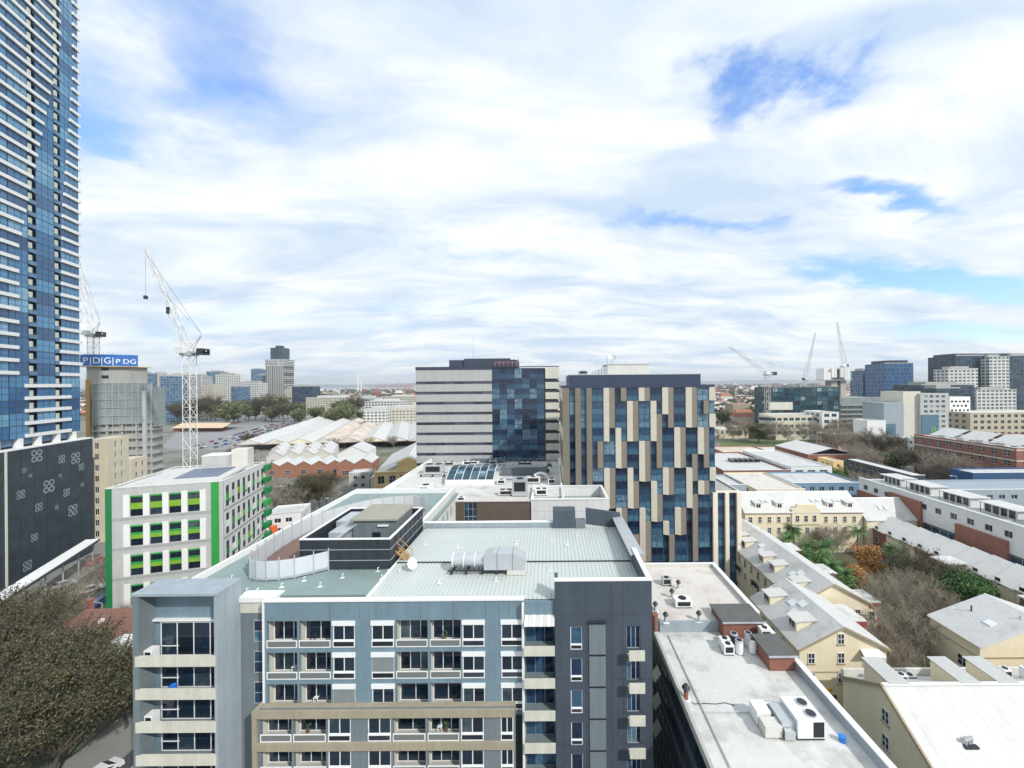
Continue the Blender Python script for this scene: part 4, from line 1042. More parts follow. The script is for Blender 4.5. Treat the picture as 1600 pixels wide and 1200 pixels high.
fr.mesh('canopy', MB().slab([(8.4,-1.1,9.75),(11.4,-1.1,9.75),(11.2,0,10.2),(8.6,0,10.2)], .08), white)
fr.box('sign_board', mat('yellow_sign', (.72,.45,.02), .6), 2.9, 4.6, -.08, -.003, 4.2, 4.65)
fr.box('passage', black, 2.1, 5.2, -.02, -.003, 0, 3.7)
fr.window(2.15, 5.15, .0, 3.6, darksteel, G_BLUE, nx=3, nz=2, y=-.07)
for (dx, y) in ((2.0, 57.9), (2.9, 66.2)):
    T.mesh('chimney_pot', MB().tube((34.9+dx, y, 11), (34.9+dx, y, 12.6), .22, .22, 8), roofwhite)
T, fr = terrace('second yellow gabled house with a long row of dormers, set back beside the garden', 43.2, 55.6, 67.5, 100.5, 9.4, 12.7,
    [(10.0,6.5)], [70, 76.5, 80.5, 88, 91.5, 96], [(2.6,73.4),(3.6,72.6),(2.4,84.2),(3.3,85.4),(2.6,94)], [(68.6, 4), (79, 4), (90, 4)])
for k in range(4): T.frame(43.2, 96-7*k, 0, R(-90)).box('balcony_rail', darksteel, 0, 2.0, -.6, -.5, 5.0, 6.0)
# long cross terrace facing the camera
T = Thing('cross_terrace', 'long cream terrace with central parapet and dormers closing the garden', 'house', (70, 112, 0), group='yellow gabled terraces')
cx0, cx1, cy0, cy1, cze, czr = 54.5, 87.5, 108, 120, 11.6, 15.6
gable_body(T, yellow, cx0, cx1, cy0, cy1, cze, czr, 'x'); gable_roof(T, cx0, cx1, cy0, cy1, cze, czr, roofwhite, axis='x')
fr = T.frame(cx0, cy0, 0)
for j in range(12):
    for z in (8.6, 5.6): sash(T, fr, 1.0+2.65*j, z, 1.0, 1.6)
fr.box('string_course', yellow_d, 0, cx1-cx0, -.08, -.0, 10.9, 11.05)
fr.mesh('parapet_gable', MB().prism([(0,0),(8.2,0),(8.2,.4),(0,.4)], 0, 1).v and MB().add([(13,-.3,8),(21,-.3,8),(21,-.3,12.3),(20,-.3,12.6),(19.4,-.3,13.6),(14.6,-.3,13.6),(14,-.3,12.6),(13,-.3,12.3)]+[(x,.5,z) for x, z in [(13,8),(21,8),(21,12.3),(20,12.6),(19.4,13.6),(14.6,13.6),(14,12.6),(13,12.3)]], [(0,1,2,3,4,5,6,7)]+[(k,8+k,8+(k+1)%8,(k+1)%8) for k in range(8)]), yellow)
for x in (14.0, 16.4, 18.8): fr.window(x, x+1.0, 8.8, 10.6, white, G_DARK, nx=2, nz=2, y=-.35)
for x in (3.5, 9.5, 24, 29.5):
    fr.mesh('dormer', MB().box(x, x+1.8, 1.2, 4, 12, 13.6), yellow); fr.mesh('dormer_roof', MB().slab([(x-.2,1.0,13.65),(x+2,1.0,13.65),(x+2,4.6,14.1),(x-.2,4.6,14.1)], .1), roofwhite)
    fr.window(x+.3, x+1.5, 12.3, 13.4, white, G_DARK, y=1.16)
for x in (6, 7.3, 20.4, 22, 26.8, 28): fr.mesh('skylight', MB().slab([(x,2.6,13.75),(x+.9,2.6,13.75),(x+.9,3.6,14.1),(x,3.6,14.1)], .15), MATS['skylight_glass'])
# two smaller pale roofs to its right
T = Thing('gabled_house', 'small pale roofed house joined to the right end of the long cream terrace', 'house', (94, 114, 0), group='yellow gabled terraces')
gable_body(T, yellow, 87.9, 103, 107, 118, 9.6, 14.0, 'x'); gable_roof(T, 87.9, 103, 107, 118, 9.6, 14.0, roofgrey, axis='x')
for x in (3, 11): T.frame(87.9, 107, 0).window(x, x+1.2, 7, 8.6, white, G_DARK, y=-.045)
for x in (5.5, 7.2): T.frame(87.9, 107, 0).mesh('skylight', MB().slab([(x,2.2,11.65),(x+.9,2.2,11.65),(x+.9,3.2,12.45),(x,3.2,12.45)], .15), MATS['skylight_glass'])
# stepped terrace row running towards the camera on the far side of the garden
NRW = 14
for i in range(NRW):
    y0 = 103-i*4.0; x0 = 89.6+.10*i; ze = 7.2
    T = Thing('row_house', 'narrow house in the stepped white roofed row beyond the garden, %s from its far end' % ['first','second','third','fourth','fifth','sixth','seventh','eighth','ninth','tenth','eleventh','twelfth','thirteenth','fourteenth'][i], 'house', (x0+5, y0+2, 0), group='stepped terrace row')
    T.box('wall', yellow if i % 3 else brick, x0, x0+10, y0+.02, y0+3.98, 0, ze)
    z1 = ze+3.1; st = .12
    T.mesh('roof_slope', MB().slab([(x0-.3,y0-.15,ze-.1),(x0+5.2,y0-.15,z1-.1),(x0+5.2,y0+3.95,z1+st),(x0-.3,y0+3.95,ze+st)], .2), roofwhite)
    T.mesh('roof_slope', MB().slab([(x0+5.2,y0-.15,z1-.1),(x0+10.3,y0-.15,ze-.1),(x0+10.3,y0+3.95,ze+st),(x0+5.2,y0+3.95,z1+st)], .2), roofwhite)
    T.mesh('party_wall', MB().add([(x0,y0-.14,ze-.3),(x0+5.2,y0-.14,z1-.3),(x0+10,y0-.14,ze-.3),(x0,y0+.06,ze-.3),(x0+5.2,y0+.06,z1-.3),(x0+10,y0+.06,ze-.3),(x0+5.2,y0-.14,z1+.1),(x0+5.2,y0+.06,z1+.1)], [(0,2,1),(3,4,5)]), offwhite)
    f = T.frame(x0, y0+4, 0, R(-90))
    for z in (6.6, 3.6): f.window(.7, 1.8, z, z+1.6, white, G_DARK, nx=1, nz=2, y=-.045)
    if i in (5, 9):
        T.box('rear_wing', brick_d, x0-4.5, x0-.02, y0+.3, y0+3.6, 0, 8.2); T.box('rear_wing_roof', concrete_w, x0-4.8, x0-.02, y0+.1, y0+3.8, 8.2, 8.45)
        T.frame(x0-4.5, y0+.3, 0).window(.8, 1.8, 4.8, 6.6, white, G_DARK, y=-.045)
# yellow gabled hall on the right
T = Thing('gabled_hall', 'yellow hall with broad grey gable roof beside the bare trees', 'house', (70, 58, 0))
gable_body(T, yellow, 61, 79, 54.8, 62, 10.4, 13.6); gable_roof(T, 61, 79, 54.8, 62, 10.4, 13.6, roofgrey, over=.4, trim=offwhite)
fr = T.frame(61, 54.8, 0); fr.box('string_course', yellow_d, 0, 18, -.06, 0, 8.3, 8.5)
fl = T.frame(61, 62, 0, R(-90)); fl.box('string_course', yellow_d, 0, 7.2, -.06, 0, 8.3, 8.45); fl.window(4.2, 5.6, 5.6, 7.2, white, G_DARK, nx=2, nz=2, y=-.045)
skylight(T, 64.6, 56.6, 10.4, 13.6, 61, 70); T.mesh('flue', MB().tube((65.5, 60, 11), (65.5, 60, 12.9), .1, .1, 6), darksteel)
T.mesh('flue', MB().tube((68.5, 56.2, 12), (68.5, 56.2, 13.6), .12, .12, 6), steel)
# yellow building with mansard in the corner
T = Thing('mansard_building', 'yellow building with big white sloping roof in the lower right corner', 'building', (56, 44, 0))
gx0, gx1 = 37.8, 80
prof = [(50.0,0),(34.0,0),(34.0,6.9),(43.9,13.15),(50.0,9.4)]
n = len(prof)
T.mesh('wall', MB().add([(gx0, y, z) for y, z in prof]+[(gx1, y, z) for y, z in prof], [tuple(range(n)), tuple(range(2*n-1, n-1, -1))]+[(k, n+k, n+(k+1) % n, (k+1) % n) for k in range(n)]), yellow)
T.mesh('roof_slope', MB().slab([(gx0-.2, 33.6, 6.75), (gx1, 33.6, 6.75), (gx1, 43.95, 13.32), (gx0-.2, 43.95, 13.32)], .14), roofwhite)
T.mesh('roof_slope', MB().slab([(gx0-.1, 43.97, 13.3), (gx1, 43.97, 13.3), (gx1, 50.0, 9.58), (gx0-.1, 50.0, 9.58)], .12), concrete_w)
T.mesh('verge', MB().slab([(gx0-.34, 33.4, 6.65), (gx0-.1, 33.4, 6.65), (gx0-.1, 43.95, 13.4), (gx0-.34, 43.95, 13.4)], .32), yellow_d)
T.mesh('verge', MB().slab([(gx0-.34, 43.97, 13.4), (gx0-.11, 43.97, 13.4), (gx0-.11, 50.2, 9.6), (gx0-.34, 50.2, 9.6)], .32), yellow_d)
T.box('parapet', offwhite, gx0-.05, gx1, 50.02, 50.3, 9.0, 10.5)
for k in range(17):
    xx = gx0+1.2+k*2.4
    T.mesh('roof_lap', MB().slab([(xx, 33.6, 6.765), (xx+.05, 33.6, 6.765), (xx+.05, 43.7, 13.175), (xx, 43.7, 13.175)], .03), roofwhite)
T.box('ridge_flashing', whitemetal, gx0-.15, gx1, 43.7, 44.1, 13.33, 13.45)
fl = T.frame(gx0, 50, 0, R(-90))
for (x, z) in ((5.9, 9.2), (5.9, 6.3), (5.9, 3.3), (10.7, 2.6), (12.3, 2.3)): sash(T, fl, x, z, .95, 1.5 if x < 9 else 2.4)
fl.box('balcony_rail', brick_d, 8.6, 10.5, -1.0, -.9, 2.0, 3.1)
for i, x in enumerate((38.6, 46.8, 51.2)):
    d = Thing('roof_shaft', ['first','second','third'][i]+' sloping grey shaft from the left on the ridge of the white roof', 'roof shaft', (x, 46, 13.3), group='sloping shafts on the white roof')
    d.mesh('shaft', MB().add([(x,44.0,13.2),(x+2.0,44.0,13.2),(x+2.0,47.6,10.9),(x,47.6,10.9),(x,44.0,13.4),(x+2.0,44.0,13.4),(x+2.0,47.6,13.5),(x,47.6,13.5)], [(0,1,5,4),(1,2,6,5),(2,3,7,6),(3,0,4,7)]), yellow)
    d.mesh('top', MB().slab([(x-.15,43.8,13.50),(x+2.15,43.8,13.50),(x+2.15,47.9,13.66),(x-.15,47.9,13.66)], .12), panel_g)
p = at(1515, 1146, 39.5)
rv = Thing('ridge_vent', 'small cluster of metal vents on the big white roof', 'roof vent', (p.x, 39.5, 10.4))
for k in range(3): rv.mesh('pipe', MB().tube((p.x-.4+.4*k, 39.5+.1*k, 10.2), (p.x-.4+.4*k, 39.5+.1*k, 11.1), .13, .13, 8).tube((p.x-.4+.4*k, 39.5+.1*k, 11.1), (p.x-.4+.4*k, 39.5+.1*k, 11.25), .22, .1, 8), steel)
rv.box('tray', darksteel, p.x-.7, p.x+.7, 39.2, 39.9, 10.2, 10.55)
for i, (x, w, h) in enumerate(((42.0,.5,1.3),(43.2,.9,.8),(44.4,1.2,.7),(49.4,1.2,.7),(54.2,.7,1.2),(56.5,1.0,1.4),(58.5,1.2,1.5),(61.0,.6,1.1))):
    ac_unit(x, 47.4+.3*(i % 3), 10.75-.2*(i % 3), w, .8, h, ['thin dark flue box','low white box','first flat white skylight','second flat white skylight','small pale cabinet','white cooling box','white cooling box with dark grille','last small cabinet'][i]+' on the back slope behind the big white roof', 1, whitemetal)

# ------------------------------------------------------------------ blocks placed by where their front corners stand
def block(name, label, cat, px0, px1, pyt, d, depth, wall, win=None, gm=G_DARK, roof=concrete_w, rot=0.0, parapet=.7, group=None, side=True, fm=white, zt=None, base=0.0, nx=2, nz=1, margin=.5):
    """box building: left and right front corner at photo columns px0, px1, roof line at row pyt.
    win = (window pitch, window width, storey height, window height, first sill)"""
    a = at(px0, pyt, d); zt = a.z if zt is None else zt
    u1 = derot(px1, pyt)[0]/FPX; c, s = math.cos(rot), math.sin(rot)
    w = (u1*d-a.x)/(c-u1*s)
    T = Thing(name, label, cat, (a.x, d, 0), rot, group, world_frame=False)
    t = .35
    T.box('body', wall, t+.02, w-t-.02, t+.02, depth, base, zt-.25)
    T.box('roof', roof, t+.02, w-t-.02, t+.02, depth-t, zt-.25, zt-.02)
    left_visible = a.x > 0
    faces = [(T.frame(0, 0, 0), w, True)]
    if left_visible: faces.append((T.frame(0, depth, 0, R(-90)), depth-.36, side)); T.box('end_wall', wall, w-t, w, t, depth, base, zt+parapet-.2)
    else: faces.append((T.frame(w, t+.01, 0, R(90)), depth-t-.01, side)); T.box('end_wall', wall, 0, t, t, depth, base, zt+parapet-.2)
    T.box('back_parapet', wall, t+.01, w-t-.01, depth-t, depth-.01, zt-.3, zt+parapet-.21)
    for (F, fw, on) in faces:
        cols, rows = [], []
        if win and on:
            pitch, ww, sh, wh, z0 = win
            n = max(1, int((fw-2*margin)/pitch)); m0 = (fw-n*pitch)/2
            cols = [(m0+pitch*k+(pitch-ww)/2, m0+pitch*k+(pitch+ww)/2) for k in range(n)]
            z = zt-sh+z0
            while z > base+.6 and len(rows) < 14:
                rows.append((z, z+wh)); z -= sh
        F.skin(wall, fw, base, zt+parapet-.2, cols, rows, t, 'wall')
        for (x0, x1) in cols:
            for (z0_, z1_) in rows: F.window(x0, x1, z0_, z1_, fm, gm, nx=nx, nz=nz, y=.2, bar=.08)
    T.w, T.d, T.zt = w, depth, zt
    T.box('coping', white if wall is not white else panel_g, -.05, w+.05, -.06, t+.03, zt+parapet-.2, zt+parapet-.08)
    return T
LROT = R(16.5)

# ---- tall tower on the left with white sill bands
TR = R(18)
# frame: x runs along the visible face towards the camera, +y is outward
T = Thing('residential_tower', 'very tall blue glass tower with white bands rising out of the picture', 'building', (at(124, 600, 110).x, 110, 0), TR-R(90), None, world_frame=False)
FW = 38.0
navy = mat('tower_blue_panel', (.10,.20,.32), .35, .12, .1, streak=.06)
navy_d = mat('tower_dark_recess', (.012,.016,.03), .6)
creamp = mat('tower_cream_panel', (.52,.55,.48), .7)
FH = 3.1
T.box('body', navy, .2, FW, -24, -.9, 34, 190)
z0 = 33.4
nfl = 50
for k in range(nfl):
    z = 36.2+FH*k
    zrel = z-48
    # notch columns (x measured from the far end along the face)
    if k < 5: segs = [(3.2, 15.8)]
    else:
        q = k-5
        right = 6.3-.07*q if q < 14 else max(1.6, 5.3-.28*(q-14))
        left = 17.6-.02*q if q < 10 else max(5.6 if q > 28 else 6.2, 17.4-.62*(q-10))
        segs = [(-.5, right), (left, FW)]
    for (a, b) in segs:
        if b-a > .3: T.box('sill_band', white, a, b, -.005, .42, z-.42, z+.42)
    # glass strips between bands
    for (a, b, kind) in ((-.2, 5.6, 'g'), (5.6, 7.4, 'n'), (7.4, 12.6, 'g'), (12.6, 14.6, 'n'), (14.6, 19.5, 'g'), (19.5, 24.5, 'g')):
        if kind == 'g': Frame(T, Matrix.Identity(4)).window(a+.03, b-.03, z-.5, z+FH-.5, navyframe, G_TOWER, nx=4 if b-a > 5.3 else 3, nz=2, y=-.05, bar=.09)
        else:
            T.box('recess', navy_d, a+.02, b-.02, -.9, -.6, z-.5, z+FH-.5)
            T.box('balcony_panel', creamp, b-.75, b-.03, -.55, .2, z+.5, z+1.9)
            T.box('slab_edge', navy, a+.02, b-.02, -.55, .12, z-.5, z+.45)
T.box('upper_wall', navy, 24.5, FW, -.9, -.2, 34, 190)
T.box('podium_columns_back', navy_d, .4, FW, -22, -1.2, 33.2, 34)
for x in (1.5, 6.5, 11.8, 16.6, 22): T.box('column', white, x, x+.8, -1.1, .3, 30.2, 35.7)
podm = mat('podium_dark_panel', (.03,.045,.06), .4, .6, .3, fine=.7)
for k in range(7): T.box('podium_joint', black, 1.8+3.4*k, 1.86+3.4*k, 1.4, 1.412, 0, 33.2)
for k in range(8): T.box('podium_joint', black, -2.2, 24, 1.4, 1.411, 4*k+1, 4*k+1.06)
T.box('podium', podm, -2.2, FW, -26, 1.4, 0, 33.2)
T.box('podium_coping', white, -2.3, FW, -.6, 1.55, 33.2, 33.5)
T.box('podium_edge', offwhite, 22.2, 22.6, 1.41, 1.6, 0, 33.2)
flower = mat('pale_motif', (.25,.31,.32), .6, .3, .5, fine=.4)
def motif(x, z, r):
    mb = MB(); y = 1.43
    for (dx, dz) in ((-.5,.55),(.5,.55),(-.5,-.55),(.5,-.55)):
        n = 12; vs = []
        for rr in (r*.52, r*.30):
            for k in range(n): vs.append((x+dx*r+rr*math.cos(2*math.pi*k/n), y, z+dz*r+rr*math.sin(2*math.pi*k/n)))
        mb.add(vs, [(k, (k+1) % n, n+(k+1) % n, n+k) for k in range(n)])
    T.mesh('motif', mb, flower)
for (x, z, r) in [(14.8,31,1.3),(7.9,28.9,.9),(3.6,28.4,1.3),(11.6,22.6,1.4),(18.9,22.4,.9),(1.8,25.6,.8),(6.5,19.6,.9),(14.4,18.0,.9),(4.6,14.2,1.3),(15.6,10.8,.8),(9.5,16.5,.5),(1.5,20.5,.5),(18,28,.5),(8.4,24.6,.4),(16.5,26.4,.4),(17.4,4.6,1.0)]: motif(x, z, r*1.1)
# long pale street canopy in front
ca, cb_ = onz(0, 935, 6.5), onz(146, 843, 6.5)
cd = (cb_-ca).normalized(); ca = ca-cd*20; L = (cb_-ca).length
T = Thing('street_canopy', 'long narrow white canopy roof slanting along the street below the tower', 'canopy', (ca.x, ca.y, 0), math.atan2(cd.y, cd.x), world_frame=False)
T.mesh('roof', MB().slab([(0,-1.1,6.5),(L,-1.1,6.5),(L,1.4,6.8),(0,1.4,6.8)], .25), white)
T.box('fascia', bluegrey_d, 0, L, -1.25, -1.12, 5.9, 6.45)
for k in range(9): T.mesh('post', MB().tube((1+k*(L-2)/8, -.2, 0), (1+k*(L-2)/8, -.2, 6.3), .14, .14, 8), steel)

# ---- white and green student block
a = at(165, 800, 79.7)
T = Thing('green_block', 'white apartment block with bright green panels and window strips', 'building', (a.x, 79.7, 0), LROT, world_frame=False)
GW, GD, GZ = 20.3, 22.3, 26.9
T.box('body', panel_w, .4, GW-.4, .4, GD, 0, GZ-.5)
T.box('roof', concrete_w, .3, GW-.3, .3, GD-.3, GZ-.5, GZ-.25)
Fg = T.frame(0, 0, 0)
gcols = [(4.0+3.3*k, 6.15+3.3*k) for k in range(4)]
grows = []
for g in range(4): grows += [(GZ-6.1-6.25*g, GZ-2.1-6.25*g)]
Fg.skin(panel_g, GW, 0, GZ, gcols, grows, .38, 'wall')
Fg.box('corner_strip', green_d, -.06, 1.0, -.06, -.004, 1, GZ+.02); Fg.box('corner_strip', green_b, GW-2.2, GW-.75, -.06, -.004, 2, GZ+.02)
for g in range(4):
    zt = GZ-2.1-6.25*g
    for (xa, xb) in gcols:
        Fg.window(xa, xb, zt-1.25, zt, darksteel, G_NEAR, nx=2, y=.22)
        Fg.box('green_panel', green_b if g else lime, xa, xb, .1, .3, zt-1.75, zt-1.25); Fg.box('lime_panel', lime, xa, xb, .08, .3, zt-2.55, zt-1.75)
        Fg.window(xa, xb, zt-4.0, zt-2.55, darksteel, G_NEAR, nx=2, y=.22)
        Fg.box('green_head', green_b, xa, xb, -.02, .2, zt+.0, zt+.35)
        Fg.box('white_pilaster', white, xb+.05, xb+1.1, -.10, -.004, zt-4.1, zt+.6)
    Fg.box('white_pilaster', white, 2.9, 3.95, -.10, -.004, zt-4.1, zt+.6)
    Fg.box('grey_band', mat('grey_band', (.36,.37,.36), .7), 1.02, GW-2.22, -.03, -.004, zt-4.75, zt-4.15)
Fr_ = T.frame(GW, .4, 0, R(90))
scol = [(.9+2.6*k, 2.5+2.6*k) for k in range(8)]
srow = []
for g in range(4): srow += [(GZ-6.1-6.25*g, GZ-1.3-6.25*g)]
Fr_.skin(panel_w, GD-.4, 0, GZ, scol, srow, .35, 'wall')
for k, (xa, xb) in enumerate(scol):
    for j, (z0_, z1_) in enumerate(srow):
        Fr_.window(xa, xb, z0_, z0_+1.6, darksteel, G_NEAR, nx=1, y=.2); Fr_.window(xa, xb, z1_-1.7, z1_, darksteel, G_NEAR, nx=1, y=.2)
        Fr_.box('infill_panel', [green_b, lime, white, panel_g, green_d][(k*3+j*2) % 5], xa, xb, .1, .34, z0_+1.62, z1_-1.72)
        if (k+j) % 3 == 0: Fr_.box('green_ledge', green_b, xa-.2, xb+.2, -.3, .05, z0_+1.5, z0_+1.62)
for g in range(4):
    Fr_.box('balcony', green_b if g % 2 else green_d, GD-2.0, GD+.6, -1.1, .1, GZ-5.4-6.25*g, GZ-4.0-6.25*g); Fr_.box('balcony', green_d, GD-2.0, GD+.6, -1.1, .1, GZ-2.2-6.25*g, GZ-.6-6.25*g)
    Fr_.box('grey_band', MATS['grey_band'], 0, GD-.5, -.03, -.004, GZ-6.9-6.25*g, GZ-6.35-6.25*g)
for (x0, x1, y0, y1) in ((-.05, GW+.05, -.08, .42), (-.05, .4, .42, GD), (GW-.38, GW+.05, .42, GD), (.4, GW-.38, GD-.4, GD)):
    T.box('coping', panel_w, x0, x1, y0, y1, GZ, GZ+.14)
T.mesh('roof_hump', MB().slab([(3,2,GZ+.2),(GW-1,2,GZ+.2),(GW-1,14,GZ+.9),(3,14,GZ+.9)], .5), roofwhite)
for k in range(5): T.mesh('solar_panel', MB().slab([(9+1.7*k,4.5,GZ+.45),(10.6+1.7*k,4.5,GZ+.45),(10.6+1.7*k,12.5,GZ+1.0),(9+1.7*k,12.5,GZ+1.0)], .08), solar)
T.box('lift_box', panel_g, 9, 14.5, 15.5, 20, GZ-.2, GZ+3.4); T.box('lift_box_cap', white, 8.9, 14.6, 15.4, 20.1, GZ+3.4, GZ+3.6)
T.box('lift_box', offwhite, 14.6, 18.2, 17, 20.5, GZ-.2, GZ+4.6)
for k in range(9): T.box('guard_post', steel, 14+.7*k, 14.06+.7*k, GD-.3, GD-.24, GZ+.1, GZ+1.2)
T.box('guard_rail', steel, 13.9, GW, GD-.3, GD-.25, GZ+1.15, GZ+1.22)

# ---- brick house with tile roof on the street corner
T = Thing('brick_house', 'red brick corner house with brown hipped tile roof behind the street trees', 'house', (-71, 63, 0))
hx0, hx1, hy0, hy1 = -82, -63.6, 57.2, 70
T.box('wall', brick, hx0, hx1, hy0, hy1, 0, 7.2)
rx0, rx1 = hx0+5, hx1-5; ym = (hy0+hy1)/2
V = [(hx0-.4,hy0-.4,7.1),(hx1+.4,hy0-.4,7.1),(hx1+.4,hy1+.4,7.1),(hx0-.4,hy1+.4,7.1),(rx0,ym,11.4),(rx1,ym,11.4)]
T.mesh('roof', MB().add(V, [(0,1,5,4),(1,2,5),(2,3,4,5),(3,0,4),(3,2,1,0)]), roofbrown)
T.box('gutter', white, hx0-.5, hx1+.5, hy0-.5, hy0-.4, 6.95, 7.15); T.box('gutter', white, hx1+.4, hx1+.52, hy0-.4, hy1+.4, 6.95, 7.15)
T.mesh('chimney', MB().box(rx0-1, rx0-.3, ym+.6, ym+1.2, 9, 12.3).box(rx0-1.1, rx0-.2, ym+.5, ym+1.3, 12.3, 12.5), brick)
fr = T.frame(hx1, hy0, 0, R(90))
for j in range(4):
    for z in (1.2, 4.5): fr.window(1.2+3*j, 2.4+3*j, z, z+1.8, white, G_DARK, nx=2, nz=2, y=-.045)
fr = T.frame(hx0, hy0, 0)
for j in range(6):
    for z in (1.2, 4.5): fr.window(1.2+3*j, 2.4+3*j, z, z+1.8, white, G_DARK, nx=2, nz=2, y=-.045)
T.mesh('white_dormer', MB().box(hx1-3.2, hx1-.9, hy0+.6, hy0+2.6, 7.2, 9.6), white)
T.mesh('verandah_roof', MB().slab([(hx1+.5,hy0,4.0),(hx1+2.6,hy0,3.6),(hx1+2.6,hy0+9,3.6),(hx1+.5,hy0+9,4.0)], .1), white)
for i in range(7):
    x, y = rnd.uniform(hx0+3, hx1-4), rnd.uniform(hy0+1, ym-1.6)
    T.mesh('roof_vent', MB().box(x-.25, x+.25, y-.25, y+.25, 7.3+(y-hy0)*.62, 7.9+(y-hy0)*.62), white)

# ---- construction tower with the blue builder's band, netted scaffold
CD = 200.0
T = Thing('construction_core', 'concrete lift core with blue lettered screen under construction', 'construction', (0, 0, 0), R(12), world_frame=False)
a = at(132, 600, CD); T.root.location = (a.x, CD, 0)
conc_c = mat('raw_concrete', (.37,.37,.34), .9, .12, .15, streak=.15)
T.box('core', conc_c, .5, 19.2, 0.5, 12, 0, 59.2); T.box('core_step', conc_c, 13, 19.3, .2, 12, 0, 56.5)
for k in range(8): T.box('core_opening', black, 7+.0*k, 10, .35, .5, 57-4.2*k, 58.6-4.2*k)
blue_s = mat('blue_builder_screen', (.02,.13,.42), .6, .1, .3)
T.box('screen', blue_s, -1.0, 13.5, -1.0, -.7, 59.3, 65.3)
T.frame(13.5, -.98, 0, R(28)).box('screen', blue_s, .05, 8.6, 0, .3, 59.3, 65.3)
lw = mat('white_letter', (.82,.83,.84), .6)
for (k, ch) in enumerate('P|D|G|'):
    T.put('letter', text_mesh(ch, 4.6, .05, lw), Matrix.Translation((.1+[0,2.9,4.3,7.8,9.2,12.8][k]*.97, -1.08, 60.6)) @ Matrix.Rotation(R(90), 4, 'X'))
for (k, ch) in enumerate('PDG'):
    T.put('letter', text_mesh(ch, 3.4, .05, lw), T.frame(13.5, -.98, 0, R(28)).M @ Matrix.Translation((.5+2.55*k, -.08, 60.6)) @ Matrix.Rotation(R(90), 4, 'X'))
for k in range(8): T.box('screen_frame', steel, -.9+1.98*k, -.8+1.98*k, -1.15, -1.01, 65.3, 66.4)
T.box('form_deck', wood, -1.5, 20.5, -1.2, 13, 58.7, 59.1)
T = Thing('scaffolded_building', 'half built block wrapped in grey green netting on scaffold poles', 'construction', (0, 0, 0), R(14), world_frame=False)
a = at(140, 640, 186); T.root.location = (a.x, 186, 0)
net = mat('scaffold_netting', (.24,.28,.285), .9, .32, .12, fine=.3, streak=.2)
NWD = 25.0
T.box('slab_core', conc_c, 1, NWD-1, 1, 8.5, 0, 44)
for k in range(9): 
    for lv in range(5): T.box('netting', net, 1.5+2.64*k, 4.1+2.64*k, -.3-.05*((k+lv) % 3), .05, 30+4.0*lv, 33.94+4.0*lv)
for k in range(3):
    for lv in range(5): T.frame(NWD, 0, 0, R(90)).box('netting', net, .3+2.7*k, 2.94+2.7*k, -.25-.05*((k+lv) % 2), .02, 28+4.0*lv, 31.94+4.0*lv)
for k in range(10): T.mesh('scaffold_pole', MB().tube((1.5+2.6*k, -.6, 0), (1.5+2.6*k, -.6, 51), .09, .09, 5), steel)
for lv in range(6): T.box('scaffold_ledger', steel, 1.2, NWD, -.66, -.54, 30+4*lv, 30.15+4*lv)
for lv in range(7):
    T.box('floor_slab', conc_c, -.6, NWD+.6, -.6, 8.6, 2.6+4.0*lv, 3.1+4.0*lv)
    for k in range(5): T.box('slab_column', conc_c, .6+5.8*k, 1.4+5.8*k, -.2, .6, 3.1+4*lv, 6.6+4*lv)
T.box('stair_tower', wood, -.5, 1.0, -1.4, 0, 0, 52)
T.box('site_hoist', steel, 22, 23.4, -2.0, -.8, 0, 46)

# ---- cranes
def lattice(mb, a, b, w0, w1, n, r=.09, up=Vector((0,1,0))):
    a, b = Vector(a), Vector(b); d = (b-a).normalized(); s1 = d.cross(up).normalized(); s2 = d.cross(s1).normalized()
    def ring(t):
        w = (w0+(w1-w0)*t)/2; p = a+(b-a)*t
        return [p+s1*w+s2*w, p-s1*w+s2*w, p-s1*w-s2*w, p+s1*w-s2*w]
    pr = ring(0)
    for k in range(n):
        q = ring((k+1)/n)
        for j in range(4):
            mb.tube(pr[j], q[j], r, r, 4, caps=False)
            mb.tube(pr[j], q[(j+1) % 4] if k % 2 else q[j-1], r*.6, r*.6, 3, caps=False)
            mb.tube(q[j], q[(j+1) % 4], r*.55, r*.55, 3, caps=False)
        pr = q
    return mb
cranew = mat('crane_white', (.66,.66,.64), .5, .06, .4); craner = mat('crane_red', (.5,.16,.15), .6)
